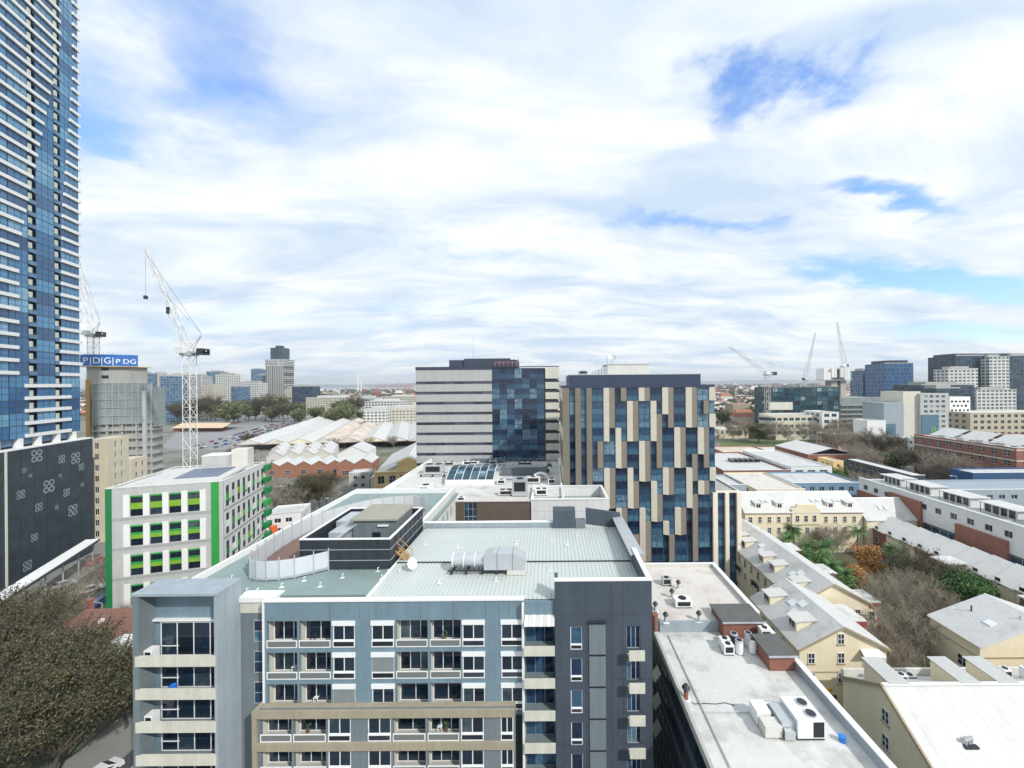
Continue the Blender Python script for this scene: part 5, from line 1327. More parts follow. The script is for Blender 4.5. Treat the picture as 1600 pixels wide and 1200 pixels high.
def crane(label, base, top, mw, jib_to, ctr, r=.09, hook=None, cm=cranew, group='tower cranes'):
    b, t = Vector(base), Vector(top)
    T = Thing('tower_crane', label, 'crane', base, group=group)
    n = max(6, int((t.z-b.z)/(mw*1.3)))
    T.mesh('mast', lattice(MB(), b, t, mw, mw, n, r), cm)
    T.box('slew_ring', steel, t.x-mw*.7, t.x+mw*.7, t.y-mw*.7, t.y+mw*.7, t.z, t.z+mw*.5)
    j = Vector(jib_to); l = (j-t).length
    T.mesh('jib', lattice(MB(), t+Vector((0,0,mw*.5)), j, mw*.85, mw*.35, max(8, int(l/(mw*1.2))), r*.8), cm)
    h = (ctr-t.x)
    T.mesh('counter_jib', MB().box(min(t.x, ctr), max(t.x, ctr), t.y-mw*.5, t.y+mw*.5, t.z+mw*.35, t.z+mw*.6), steel)
    T.box('counterweight', darksteel, min(ctr-h*.35, ctr), max(ctr-h*.35, ctr), t.y-mw*.6, t.y+mw*.6, t.z+mw*.1, t.z+mw*.95)
    ap = Vector((t.x+h*.75, t.y, t.z+mw*2.9))
    T.mesh('a_frame', MB().tube((t.x, t.y-mw*.4, t.z+mw*.5), ap, r*1.2, r*1.2, 5).tube((t.x, t.y+mw*.4, t.z+mw*.5), ap, r*1.2, r*1.2, 5).tube((ctr, t.y, t.z+mw*.5), ap, r*1.2, r*1.2, 5), cm)
    T.mesh('pendant_rope', MB().tube(ap, t+(j-t)*.92, r*.35, r*.35, 4).tube(ap, t+(j-t)*.6, r*.35, r*.35, 4), darksteel)
    T.box('cab', white, t.x-mw*.9, t.x+mw*.1, t.y-mw*1.1, t.y-mw*.52, t.z+mw*.3, t.z+mw*1.1)
    if hook:
        hk = j+Vector((0,0,-hook)); T.mesh('hoist_rope', MB().tube(j, hk, r*.3, r*.3, 4), darksteel); T.box('hook_block', darksteel, hk.x-.5, hk.x+.5, hk.y-.4, hk.y+.4, hk.z-1.3, hk.z)
t_ = at(296, 556, 150); j_ = at(227, 388, 146)
crane('tall white luffing crane standing in front of the city trees', (t_.x, 150, 0), t_, 2.9, j_, at(322, 556, 150).x, .16, 18)
T = Thing('crane_name_board', 'small lettered board hung on the crane jib', 'sign', at(269, 486, 147.5))
p = at(268, 485, 147.2); T.box('board', darksteel, p.x-.4, p.x+1.0, p.y-1.75, p.y-1.65, p.z-1.6, p.z+1.0)
t_ = at(146, 527, 205); j_ = at(118, 385, 205)
crane('crane on the blue screened core, its jib half hidden by the tall tower', (t_.x, 205, 58), t_, 3.0, j_, at(160, 522, 205).x, .17)

# ---- market sheds and car park
MR = R(19.5)
mc, ms = math.cos(MR), math.sin(MR)
def mkt(px, py, z): return onz(px, py, z)
o0 = onz(470, 690, 5)          # near end of the row of sheds
ords = ['first','second','third','fourth','fifth','sixth','seventh','eighth','ninth']
for i in range(9):
    w = 17.0; x0 = -42+i*17.2
    L = 225 if i < 2 else 190
    T = Thing('market_shed', 'long %s gable roofed market shed, %s in the row from the car park' % (['white','pale','white','rust stained','rust streaked','white','grey','white','pale'][i], ords[i]), 'market shed', (o0.x, o0.y, 0), MR, group='market sheds', world_frame=False)
    y0 = -i*4.0; rm = [roofwhite, roofgrey, roofwhite, roofrust, roofrust, roofwhite, roofgrey, roofwhite, roofgrey][i]
    for q in range(6):
        ya, yb = y0+q*L/6, y0+(q+1)*L/6-.3
        T.mesh('roof_slope', MB().slab([(x0, ya, 5.0), (x0+w/2, ya, 8.6), (x0+w/2, yb, 8.6), (x0, yb, 5.0)], .2), rm)
        T.mesh('roof_slope', MB().slab([(x0+w/2, ya, 8.6), (x0+w, ya, 5.0), (x0+w, yb, 5.0), (x0+w/2, yb, 8.6)], .2), rm)
    T.mesh('gable_end', MB().add([(x0+.3,y0-.05,4.6),(x0+w-.3,y0-.05,4.6),(x0+w/2,y0-.05,8.3)], [(0,1,2)]), [offwhite, roofrust, yellow][i % 3])
    T.box('front_beam', brick_d, x0, x0+w, y0-.3, y0-.06, 4.2, 4.75)
    for q in range(4): T.mesh('post', MB().tube((x0+.4+q*(w-.8)/3, y0+.3, 0), (x0+.4+q*(w-.8)/3, y0+.3, 4.4), .16, .16, 6), darksteel)
T = Thing('market_shed', 'orange tinted low market shed beyond the tall crane', 'market shed', (0,0,0), MR, group='market sheds', world_frame=False)
a = onz(268, 668, 5); T.root.location = (a.x, a.y, 0)
orr = mat('orange_roof', (.62,.46,.30), .8, .1, .1)
T.mesh('roof_slope', MB().slab([(0,0,4.5),(52,-20,4.5),(52,0,8),(0,20,8)], .3), orr); T.mesh('roof_slope', MB().slab([(0,20,8),(52,0,8),(52,26,4.5),(0,46,4.5)], .3), orr)
T.box('front_wall', brick, 1, 48, 1, 1.4, 0, 3.6)
sheet('car_park', [tuple(onz(*q, 0).xy) for q in [(250,700),(400,705),(560,652),(470,642),(300,652)]], .02, mat('worn_asphalt', (.25,.255,.265), .9, .15, .05, fine=.2))
# parked cars: one mesh per colour
def car_mesh(cm, nm):
    mb = MB(); L, W = 4.4, 1.8
    prof = [(-2.2,.35),(-2.2,.8),(-1.3,.95),(-.7,1.42),(.8,1.45),(1.5,1.0),(2.15,.9),(2.2,.35)]
    n = len(prof)
    def wy(z): return W/2-(max(0, z-.95))*.35
    mb.add([(x,-wy(z),z) for x, z in prof]+[(x,wy(z),z) for x, z in prof], [tuple(range(n-1,-1,-1)), tuple(range(n, 2*n))]+[(k,(k+1)%n,n+(k+1)%n,n+k) for k in range(n)])
    mb.add([(-1.2,-.9,1.0),(.55,-.78,1.38),(-.66,-.78,1.38),(1.3,-.9,1.02)], [(0,3,1,2)], 1); mb.add([(-1.2,.9,1.0),(.55,.78,1.38),(-.66,.78,1.38),(1.3,.9,1.02)], [(2,1,3,0)], 1)
    mb.add([(-1.27,-.75,1.0),(-1.27,.75,1.0),(-.74,.68,1.4),(-.74,-.68,1.4)], [(3,2,1,0)], 1); mb.add([(1.47,-.75,1.06),(1.47,.75,1.06),(.86,.68,1.45),(.86,-.68,1.45)], [(0,1,2,3)], 1)
    for x in (-1.35, 1.35):
        for y in (-.92, .92): mb.tube((x,y-.02,.33),(x,y+.02 if y > 0 else y+.04,.33),.33,.33,10,2)
    return mb.mesh(nm, [cm, G_DARK, black])
ccol = [('white', (.7,.7,.7)), ('silver', (.4,.42,.44)), ('black', (.02,.02,.025)), ('blue', (.03,.08,.28)), ('red', (.4,.03,.03)), ('grey', (.14,.15,.16))]
cmesh = {n_: car_mesh(mat('car_paint_'+n_, c_, .3, .02, 1, spec=.7), 'car_'+n_) for n_, c_ in ccol}
cr = random.Random(5)
cars = []
for rr in range(14):
    for q in range(26):
        lx, ly = -62+rr*9.5, 20+q*8.0
        x = o0.x+lx*mc-ly*ms-22; y = o0.y+lx*ms+ly*mc
        px = VX+FPX*x/y; py = VY+FPX*CAM_H/y
        if lx > -31 or cr.random() < .15 or not (300 < px < 560): continue
        cars.append((px, x+cr.uniform(-.4,.4), y, cr.choice([c_[0] for c_ in ccol]), MR+R(90)*(cr.random() < .9)+cr.choice([0, math.pi])))
nth = {}
for (px, x, y, n_, rot) in sorted(cars):
    nth[n_] = nth.get(n_, 0)+1
    solo('parked_car', cmesh[n_], '%s %s car from the left in the open market car park' % (ORD[min(nth[n_], len(ORD))-1], n_), 'car', (x, y, .03), rot, 'cars in the market car park')
for i, (px, py, n_, rot, lab) in enumerate([(182,1087,'silver',100,'silver car parked beside the red brick house'),(150,1222,'white',75,'white car driving at the bottom of the street'),(140,925,'white',60,'white car near the street canopy'),(150,880,'red',110,'red car behind the dark podium trees'),(97,918,'silver',70,'silver car under the street canopy trees'),(152,946,'blue',110,'blue car beside the white and green block'),
                                  (433,812,'red',20,'red van-like car outside the low forecourt building'),(1452,715,'white',80,'white car on the far street by the brick warehouse'),(1446,722,'red',80,'red car on the far street by the brick warehouse')]):
    p = onz(px, py, 0); solo('parked_car', cmesh[n_], lab, 'car', (p.x, p.y, .03), R(rot), 'cars on the streets')

# ---- old warehouses, meat hall
def warehouse(label, px, py, z, n, w, L, rot, wallm, rm, rise=2.2, h=6.0):
    p = onz(px, py, z)
    T = Thing('saw_roof_warehouse', label, 'warehouse', (p.x, p.y, 0), rot, group='brick warehouses by the market', world_frame=False)
    for k in range(n):
        x0 = k*w
        T.mesh('gable_wall', MB().add([(x0,0,0),(x0+w,0,0),(x0+w,0,h),(x0+w/2,0,h+rise),(x0,0,h),(x0,L,0),(x0+w,L,0),(x0+w,L,h),(x0+w/2,L,h+rise),(x0,L,h)], [(0,1,2,3,4),(9,8,7,6,5),(0,5,6,1),(1,6,7,2),(4,9,5,0)]), wallm)
        T.mesh('roof_slope', MB().slab([(x0-.05,-.3,h+.1),(x0+w/2,-.3,h+rise+.15),(x0+w/2,L,h+rise+.15),(x0-.05,L,h+.1)], .15), rm)
        T.mesh('roof_slope', MB().slab([(x0+w/2,-.3,h+rise+.15),(x0+w-.05,-.3,h+.1),(x0+w-.05,L,h+.1),(x0+w/2,L,h+rise+.15)], .15), rm)
        T.frame(x0, 0, 0).window(w*.3, w*.7, 1.5, 3.6, white, G_DARK, nx=3, nz=2, y=-.045)
    return T
warehouse('brick warehouse with five grey gables facing the street trees', 412, 747, 0, 5, 7.8, 15, R(8), brick_o, roofgrey)
warehouse('brick warehouse with two grey gables beside the yellow hall', 526, 747, 0, 2, 8.6, 17, R(12), brick_o, roofgrey, 2.6, 7)
warehouse('row of pale gables behind the brick warehouse, left group', 416, 729, 0, 4, 8.8, 9, R(12), offwhite, roofgrey, 3.0, 6)
warehouse('second row of pale gables behind, left group', 420, 722, 0, 4, 9.2, 9, R(12), offwhite, roofgrey, 3.2, 6)
warehouse('third row of pale gables near the market street', 424, 716, 0, 4, 9.6, 9, R(12), offwhite, roofgrey, 3.2, 6)
warehouse('white gabled shop nearest the yellow hall with open front', 527, 727, 0, 1, 17, 22, R(12), white, roofgrey, 4, 7)
a = onz(585, 781, 0)
T = Thing('market_hall', 'ornate yellow fronted market hall with broad grey gable roof', 'market hall', (a.x, a.y, 0), R(14), world_frame=False)
ochre = mat('ochre_render', (.80,.56,.24), .85, .1, .3); ochre_l = mat('pale_ochre_trim', (.74,.60,.34), .85)
MW = 25.0
T.box('front_wall', ochre, 0, MW, 0, .8, 0, 11.0); T.box('cornice', ochre_l, -.3, MW+.3, -.4, 1.0, 11.0, 11.6); T.box('string_course', ochre_l, 0, MW, -.15, 0, 5.6, 6.0)
T.box('parapet_block', ochre, 9, 18, -.1, .9, 11.6, 15.0); T.box('parapet_cornice', ochre_l, 8.6, 18.4, -.3, 1.0, 15.0, 15.5)
T.mesh('pediment', MB().add([(9.5,-.1,15.5),(17.5,-.1,15.5),(13.5,-.1,17.2),(9.5,.8,15.5),(17.5,.8,15.5),(13.5,.8,17.2)], [(0,1,2),(5,4,3),(0,3,4,1),(1,4,5,2),(2,5,3,0)]), ochre)
for x in (0,4.4,8.8,13.2,17.6,22,24.2): T.box('pilaster', ochre_l, x, x+.7, -.28, -.0, 0, 11)
for x in (1.4,5.8,10.2,14.6,19): T.frame(x, 0, 0).window(0, 2.6, 6.6, 9.8, white, G_DARK, nx=2, nz=2, y=-.045); T.frame(x, 0, 0).window(0, 2.6, 1.0, 4.6, white, G_DARK, nx=2, nz=2, y=-.045)
for x in (0, 6, 21, 24.3): T.mesh('finial', MB().tube((x+.4,.3,11.6),(x+.4,.3,13.4),.35,.1,6), ochre_l)
gable_body(T, offwhite, -2, 27, 3, 62, 8.5, 15.5); gable_roof(T, -2, 27, 3, 62, 8.5, 15.5, roofgrey)
block('graffiti_shop', 'pale low shop with painted side wall beside the yellow market hall', 'shop', 545, 577, 741, 168, 8, panel_g, (3.2,1.6,3.5,1.6,1.0), rot=R(12))
block('street_shop', 'long grey shop with verandah behind the street trees', 'shop', 420, 520, 764, 165, 8, greywall, (4,2.2,3.6,1.8,1.0), rot=R(12))
block('forecourt_building', 'low white flat roofed pavilion between the green block and the apartments', 'building', 414, 470, 808, 118, 10, white, (3,1.8,3,1.4,.8), roof=roofgrey, rot=LROT)
p = onz(427, 832, 4); solo('orange_bin', MB().tube((p.x, p.y, 0), (p.x, p.y, 6), 1.0, 1.0, 12).mesh('orange_bin', [mat('orange_plastic', (.75,.14,.03), .5)]), 'bright orange round tank beside the low white pavilion', 'tank')
block('old_shop_block', 'cream rendered old building squeezed between the podium and the green block', 'building', 133, 168, 690, 118, 9, mat('aged_cream', (.58,.53,.40), .9, .12, .3, streak=.15), (2.6,1.0,3.4,1.9,.9), rot=R(18))
block('old_shop_block', 'cream and white shop house with dark verandah behind the green block', 'building', 170, 205, 722, 132, 8, mat('aged_cream', (.5,.5,.4)), (3.2,1.2,3.6,1.8,.9), rot=R(18))

# ------------------------------------------------------------------ streets and blocks on the right, middle distance
sheet('street', [(76,50),(84,50),(84,104),(106,122),(400,300),(400,330),(100,128),(76,106)], .01, asphalt)
sheet('street', [(60,210),(175,196),(200,330),(190,420),(150,420),(160,330),(140,220),(60,232)], .014, asphalt)
sheet('garden_ground', [(55.8,60),(87,60),(87,107),(55.8,107)], .02, mat('garden_earth', (.12,.115,.07), .95, .3, .2, fine=.3, grime=((.06,.10,.03), .15, .45, .6)))
sheet('lawn', [tuple(onz(*q, 0).xy) for q in [(1125,710),(1215,700),(1290,688),(1260,680),(1125,690)]], .018, mat('lawn_grass', (.10,.14,.05), .95, .2, .1, fine=.3))
# white long building with brick bays, facing the garden
T = Thing('white_terrace_block', 'long white flat roofed block with brick bays and roof pavilions', 'building', (118, 110, 0))
x0, y0, y1, zt = 102.5, 77, 128, 15.5
T.box('body', greywall, x0+.5, x0+11, y0, y1, 0, zt-.3); T.box('roof', concrete_w, x0+.42, x0+11, y0, y1, zt-.3, zt)
F = T.frame(x0, y1, 0, R(-90)); Lw = y1-y0
cols = [(2.0+3.9*k, 3.6+3.9*k) for k in range(12)]
F.skin(panel_w, Lw, 9.2, zt+.6, cols, [(12.7, 14.2)], .4, 'upper_wall')
for (a, b) in cols: F.window(a, b, 12.7, 14.2, steel, G_DARK, nx=2, y=.2)
segs = [(0, 8, 1), (8, 12, 0), (12, 22, 1), (22, 31, 0), (31, 42, 1), (42, 51, 0)]
for (a, b, k) in segs:
    if k: F.box('brick_bay', brick, a+.02, b-.02, -.7, -.01, 0, 14.6 if a in (12,) else 12.0)
    else:
        F.box('glazed_bay_back', bluegrey_d, a+.02, b-.02, .3, .45, 0, 9.19)
        n = int((b-a)/2)
        for j in range(n):
            for z in (.4, 3.3, 6.2): F.window(a+.1+j*(b-a-.2)/n, a+.1+(j+1)*(b-a-.2)/n, z, z+2.7, steel, G_TEAL, nx=1, nz=2, y=.1)
F.box('coping', white, 0, Lw, -.1, .5, zt+.6, zt+.72)
for i, (yy, l) in enumerate(((121, 6), (112, 6.5), (102, 7), (92, 7), (83, 6))):
    P = Thing('roof_pavilion', 'white roof pavilion with posts on the long white block, %s from the far end' % ords[i], 'roof pavilion', (x0+7, yy, zt), group='roof pavilions on the long white block')
    P.box('room', panel_w, x0+5, x0+9, yy-l/2, yy+l/2, zt, zt+2.4); P.box('roof', roofwhite, x0+4, x0+9.6, yy-l/2-.6, yy+l/2+.6, zt+2.4, zt+2.6)
    for k in range(4): P.frame(x0+5, yy+l/2, zt, R(-90)).window(.3+k*(l-.4)/4, .1+(k+1)*(l-.4)/4, .2, 2.3, white, G_DARK, nx=1, y=-.045)
    for k in range(3): P.mesh('post', MB().tube((x0+4.2, yy-l/2+k*l/2, zt), (x0+4.2, yy-l/2+k*l/2, zt+2.4), .07, .07, 5), darksteel)
T = block('grey_office', 'long dark blue office with white flat roof across the street', 'office', 1424, 1446, 746, 148, 33, bluegrey_d, (3,2.2,3.2,1.5,.9), roof=roofwhite, zt=11.6, parapet=.3)
block('grey_roof_sheds', 'low sheds with blue grey roofs in front of the blue warehouse', 'shed', 1490, 1700, 768, 124, 13, greywall, (4,2,3.6,1.4,1.0), roof=mat('blue_grey_roof', (.30,.35,.39), .6, .1, .2))
block('blue_warehouse', 'deep blue walled warehouse with grey roof at the right edge', 'warehouse', 1520, 1700, 741, 140, 8, mat('blue_render', (.03,.085,.19), .7, .2, .2, streak=.2), None, roof=roofgrey)
T = block('brick_warehouse', 'large red brick warehouse with white bands behind the bare trees', 'warehouse', 1588, 1800, 703, 153, 43, brick, (4.6,2.3,4.1,2.3,1.0), roof=roofwhite, zt=20.5, nx=2, nz=2)
for z in (15.6, 19.9): T.frame(0, T.d, 0, R(-90)).box('stone_band', cream_c, 0, T.d-.4, -.12, -.004, z, z+.5); T.box('stone_band', cream_c, 0, T.w, -.12, -.004, z, z+.5)
for k in range(3): T.mesh('roof_gable', MB().slab([(6+k*.0,4+k*13,21),(14,4+k*13,24.5),(14,15+k*13,24.5),(6,15+k*13,21)], .2).slab([(14,4+k*13,24.5),(22,4+k*13,21),(22,15+k*13,21),(14,15+k*13,24.5)], .2), roofwhite)
for k in range(4): T.box('roof_box', steel, 2.5, 5, 6+k*8, 9+k*8, 20.4, 22)
block('blue_scalloped_building', 'blue painted low building with scalloped parapet and pale roof', 'building', 1238, 1346, 757, 134, 17, mat('pale_blue_paint', (.16,.27,.38), .7, .1, .2), (3.4,1.6,3.6,1.7,1.0), roof=roofgrey)
block('yellow_flat_block', 'cream flat roofed block directly behind the long cream terrace', 'building', 1182, 1258, 767, 126, 24, yellow, (3.2,1.3,3.3,1.7,.9), roof=roofcream)
block('white_shop', 'white shop building with shallow grey roof and three big windows', 'shop', 1236, 1300, 731, 158, 40, white, (5,3.2,4.2,2.0,1.2), roof=roofgrey)
T = block('grey_shed', 'long grey roofed workshop left of the white shop', 'workshop', 1130, 1234, 737, 158, 42, brick, (5,2.5,4,1.6,1.2), roof=roofgrey)
for k in range(6): T.box('roof_light', G_DARK, 12+2.3*k, 13.6+2.3*k, 18, 22, T.zt, T.zt+1.4)
block('grey_garage', 'small grey gabled garage close behind the annex of the patterned tower', 'garage', 1122, 1166, 760, 122, 14, greywall, None, roof=roofgrey)
T = block('red_brick_hall', 'red brick hall with white gable roof on the far side of the workshops', 'hall', 1262, 1338, 712, 205, 30, brick, (6,2,5,2,1.4), roof=roofwhite)
T.mesh('roof_slope', MB().slab([(0,-.3,T.zt+.8),(T.w/2,-.3,T.zt+4),(T.w/2,30,T.zt+4),(0,30,T.zt+.8)], .2).slab([(T.w/2,-.3,T.zt+4),(T.w,-.3,T.zt+.8),(T.w,30,T.zt+.8),(T.w/2,30,T.zt+4)], .2), roofwhite)
block('red_brick_hall', 'long red brick workshop with white flat roof before the lawn', 'workshop', 1204, 1290, 712, 222, 30, brick, None, roof=roofwhite)
block('rust_roof_shed', 'low shed with pink rust coloured roof beside the brick workshop', 'shed', 1150, 1232, 716, 200, 36, brick_o, None, roof=roofrust)
block('yellow_corner_shop', 'small bright yellow corner shop among green shrubs', 'shop', 1302, 1318, 722, 172, 10, ochre, (3,1.2,3.5,1.5,1.0))
T = block('ornate_cream_hotel', 'ornate cream old hotel with arched parapet near the far lawn', 'hotel', 1124, 1170, 672, 330, 22, mat('pale_stucco', (.66,.58,.42), .85), (4,1.8,4.5,2.6,1.2), roof=roofgrey)
T.mesh('pediment', MB().prism([(14,0),(20,0),(20,.6),(14,.6)], T.zt+.4, T.zt+3.2), MATS['pale_stucco'])
T = block('cream_office', 'cream three storey office with long ribbon windows and rounded corner', 'office', 1212, 1290, 650, 318, 26, mat('cream_stucco', (.66,.62,.48), .8), (5,3.6,5.6,2.4,1.6), roof=roofgrey, gm=G_TEAL)
rc = MB()
for lv in range(3):
    z = T.zt-5.6*lv
    for (za, zb, mi) in ((z-5.6, z-4.0, 0), (z-4.0, z-1.4, 1), (z-1.4, z+.4, 0)):
        pts = [(9-9*math.cos(a)-9, 9-9*math.sin(a)) for a in [math.pi/2*k/8 for k in range(9)]]
        rc.prism([(x, y) for x, y in [(0, 0.0)]+[(-9*math.sin(math.pi/2*k/8), 9-9*math.cos(math.pi/2*k/8)) for k in range(1, 9)]+[(0, 9)]][::-1], za+.01, zb, mi)
T.mesh('rounded_corner', rc, [MATS['cream_stucco'], G_TEAL])
block('white_office_end', 'white boxy office wing with square openings right of the cream office', 'office', 1284, 1311, 645, 312, 22, white, (6,4,5,2.6,1.6), gm=G_TEAL)
T = block('dark_glass_office', 'dark green glass office block with white roof edge under the cranes', 'office', 1206, 1312, 606, 348, 30, mat('dark_glass_wall', (.03,.06,.07), .3, .3, .1, fine=.3), (5,4.4,4,3.2,.4), gm=G_TEAL, roof=roofwhite, fm=darksteel)
T.box('terrace_face', cream_c, -3, 18, -1.2, -.05, T.zt-20, T.zt-13)
T = block('netted_site', 'grey netted half built block with stacked floor slabs', 'construction', 1312, 1380, 622, 352, 30, net, None, roof=conc_c)
for k in range(6): T.box('floor_slab', conc_c, -1, T.w+3, -2.4, -.1, T.zt-28+4.2*k, T.zt-27.4+4.2*k)
for k in range(9): T.mesh('scaffold_pole', MB().tube((k*T.w/8, -2.6, 0), (k*T.w/8, -2.6, T.zt+1), .15, .15, 4), steel)
T = Thing('jump_form_core', 'white jump form boxes on pale concrete cores above the netted site', 'construction', (0,0,0), world_frame=False)
a = at(1288, 600, 365); T.root.location = (a.x, 365, 0)
T.box('core', conc_c, 8, 14, 2, 10, 0, 58); T.box('core', conc_c, 17, 22, 2, 10, 0, 58)
for (xa, xb) in ((0,6.5),(7,12),(15.5,19),(19.5,25)): T.box('form_box', white, xa, xb, 0, 11, 50 if xa in (0,19.5) else 52, 61)
T.box('form_box', darksteel, 12.2, 15.3, .5, 10, 50, 60); T.box('sign_patch', craner, 4.2, 6.0, -.05, 0, 57, 60)
T.box('working_deck', steel, -1, 26, -1, 12, 49.4, 49.9)
for k in range(8): T.box('guard_post', steel, -.8+3.7*k, -.6+3.7*k, -.9, -.7, 49.9, 63)
def tower(label, px0, px1, pyt, d, depth, m, cat='tower', rot=0.0, roofm=concrete, zt=None, name='distant_tower', group='distant towers', crown=None):
    a = at(px0, pyt, d); u1 = derot(px1, pyt)[0]/FPX; w = u1*d-a.x
    T = Thing(name, label, cat, (a.x, d, 0), rot, group, world_frame=False)
    T.box('shaft', m, 0, w, 0, depth, 0, a.z); T.box('roof_plant', roofm, w*.2, w*.8, depth*.2, depth*.8, a.z, a.z+3)
    T.box('parapet', roofm, -.15, w+.15, -.15, .25, a.z, a.z+1.0)
    T.w, T.zt = w, a.z
    return T
f_blue = far_facade('facade_blue_glass', (.17,.25,.32), (.04,.085,.14), 4, 3.3, .35, rough=.2)
f_blue2 = far_facade('facade_mosaic_glass', (.10,.18,.28), (.02,.06,.15), 2.2, 5.0, .5, rough=.2)
f_white = far_facade('facade_white_grid', (.62,.62,.58), (.06,.08,.10), 4.2, 3.3, .75)
f_band = far_facade('facade_banded', (.60,.60,.57), (.07,.09,.11), 60, 3.4, .75)
f_beige = far_facade('facade_beige', (.54,.50,.42), (.09,.10,.10), 4, 3.4, .9)
f_dark = far_facade('facade_dark_glass', (.05,.075,.10), (.015,.03,.05), 3.6, 3.3, .3, rough=.2)
f_pin = far_facade('facade_pinstripe', (.46,.44,.39), (.07,.08,.09), 4.5, 200, 1.0)
tower('slim blue and white tower left of the mosaic tower', 1348, 1366, 579, 520, 22, f_blue); tower('white pin windowed tower joined to the slim blue tower', 1366, 1379, 579, 518, 20, f_white)
T = tower('blue mosaic glass tower on the right skyline', 1382, 1427, 568, 480, 30, f_blue2); T.box('crown', f_dark, 5, T.w-5, 2, 26, T.zt, T.zt+4)
T = tower('dark glass apartment tower at the right edge', 1494, 1546, 556, 400, 30, f_dark); T.box('crown', f_dark, 2, T.w+24, 4, 26, T.zt, T.zt+2.5)
tower('white gridded apartment tower at the right edge', 1546, 1577, 558, 392, 26, f_white); tower('dark balconied tower behind the white gridded one', 1577, 1640, 556, 400, 26, f_dark)
tower('white stepped apartments in front of the dark glass tower', 1480, 1528, 577, 385, 14, f_white); tower('lower white apartments under the dark glass tower', 1526, 1588, 610, 370, 16, f_white)
tower('black flat topped offices behind the spotted building', 1440, 1522, 602, 350, 30, f_dark); tower('dark terraces left of the spotted building', 1462, 1500, 607, 330, 18, f_dark)
# spotted white building: real rounded openings as dark plates
T = block('spotted_building', 'white building with scattered rounded dark windows', 'building', 1484, 1516, 621, 282, 16, white, None)
sr = random.Random(3)
for r_ in range(8):
    for k in range(5):
        x = .9+k*2.9+(1.4 if r_ % 2 else 0); z = T.zt-3-r_*3.2
        if x+1.4 > T.w: continue
        n = 10; ph = sr.random(); w_ = .75+.25*sr.random()
        T.mesh('rounded_window', MB().add([(x+.7+w_*math.cos(2*math.pi*q/n)*(1+.12*math.sin(3*q)), -.05, z+w_*math.sin(2*math.pi*q/n)) for q in range(n)], [tuple(range(n))]), G_DARK)
block('grey_cube_building', 'plain grey concrete cube with one blue glazed corner', 'building', 1381, 1412, 630, 262, 18, greywall, None, parapet=.5).box('glazed_corner', G_BLUE, -.1, 8, -.12, -.01, 11, 19)
block('cream_slab_building', 'tall blank cream slab between the grey cube and blue fronted block', 'building', 1411, 1438, 613, 264, 18, mat('cream_slab', (.62,.61,.52), .8), None)
T = block('blue_front_block', 'white block with large blue glazed front and balconies', 'building', 1438, 1482, 616, 262, 18, panel_g, (4,2.4,3.4,1.8,.9), gm=G_TEAL)
T.box('blue_front', mat('blue_front_panel', (.10,.19,.27), .3, .1, .1), .5, 12, -.4, -.01, 12, 25)
for k in range(2): T.box('lime_strip', lime, 7+2*k, 7.8+2*k, -.5, -.41, 13, 17)
block('beige_office', 'long beige brick office with square windows below the white towers', 'office', 1516, 1680, 646, 262, 22, mat('beige_brick', (.48,.43,.32), .85, .1, .2), (4.6,2.4,4,2.2,1.0), roof=concrete_w)
T = block('brick_pub', 'old red brick building with spiky parapet on the far corner', 'building', 1372, 1430, 691, 226, 20, brick, (3.4,1.5,4,2.2,1.0), roof=roofgrey)
for k in range(7): T.mesh('finial', MB().tube((k*T.w/6,.2,T.zt+.4),(k*T.w/6,.2,T.zt+2.2),.5,.1,5), brick_o)
block('pink_shop_row', 'pale pink low shops with white roofs before the grey cube', 'shop', 1310, 1372, 682, 262, 22, mat('pink_render', (.50,.36,.30), .85), (4,2,4,2,1.0), roof=roofwhite)
block('small_white_house', 'small white house on the street corner behind the brick pub', 'house', 1432, 1446, 688, 215, 12, white, (3,1.2,3.5,1.5,1.0), roof=roofgrey)
block('white_annex', 'low white annex with flat roof at the foot of the grey cube', 'building', 1355, 1384, 658, 258, 12, white, None)
# cranes on the right
t_ = at(1199, 587, 330); crane('white crane leaning left beside the dark glass office', (t_.x, 330, 0), t_, 3.4, at(1140, 542, 330), at(1212, 588, 330).x, .15)
t_ = at(1259, 594, 420); crane('thin crane with upright jib behind the dark glass office', (t_.x, 420, 30), t_, 2.6, at(1274, 520, 420), at(1254, 594, 420).x, .15)
t_ = at(1318, 574, 372); crane('crane with near vertical jib above the jump form boxes', (t_.x, 372, 20), t_, 3.0, at(1308, 503, 372), at(1324, 572, 372).x, .16)
# ------------------------------------------------------------------ far left skyline
for (lab, a, b, y, d, m) in [('blue topped tower by the scaffold', 250, 266, 588, 520, f_blue), ('white banded round tower behind the crane mast, left half', 262, 285, 586, 640, f_band), ('white banded tower behind the crane mast, right half', 289, 313, 587, 650, f_band),
    ('blue glass tower with stepped top', 322, 341, 581, 760, f_blue), ('pale blue glass tower beside the stepped one', 336, 360, 585, 740, f_white), ('beige low slab before the blue towers', 313, 334, 603, 600, f_beige),
    ('leaning dark blue tower beside the tallest one', 392, 404, 577, 900, f_blue), ('blue slab joined to the leaning tower', 402, 414, 586, 880, f_blue), ('white hospital like block above the trees', 373, 404, 598, 700, f_white), ('small teal block above the trees', 361, 373, 604, 640, f_blue),
    ('dark blue angular office above the park trees', 456, 488, 604, 700, f_dark), ('small pink block right of the tallest tower', 445, 455, 607, 760, f_beige), ('thin grey tower above the scaffold netting', 198, 217, 583, 520, f_blue), ('slim chimney like tower above the netting', 236, 242, 584, 560, f_beige)]:
    tower(lab, a, b, y, d, 24, m)
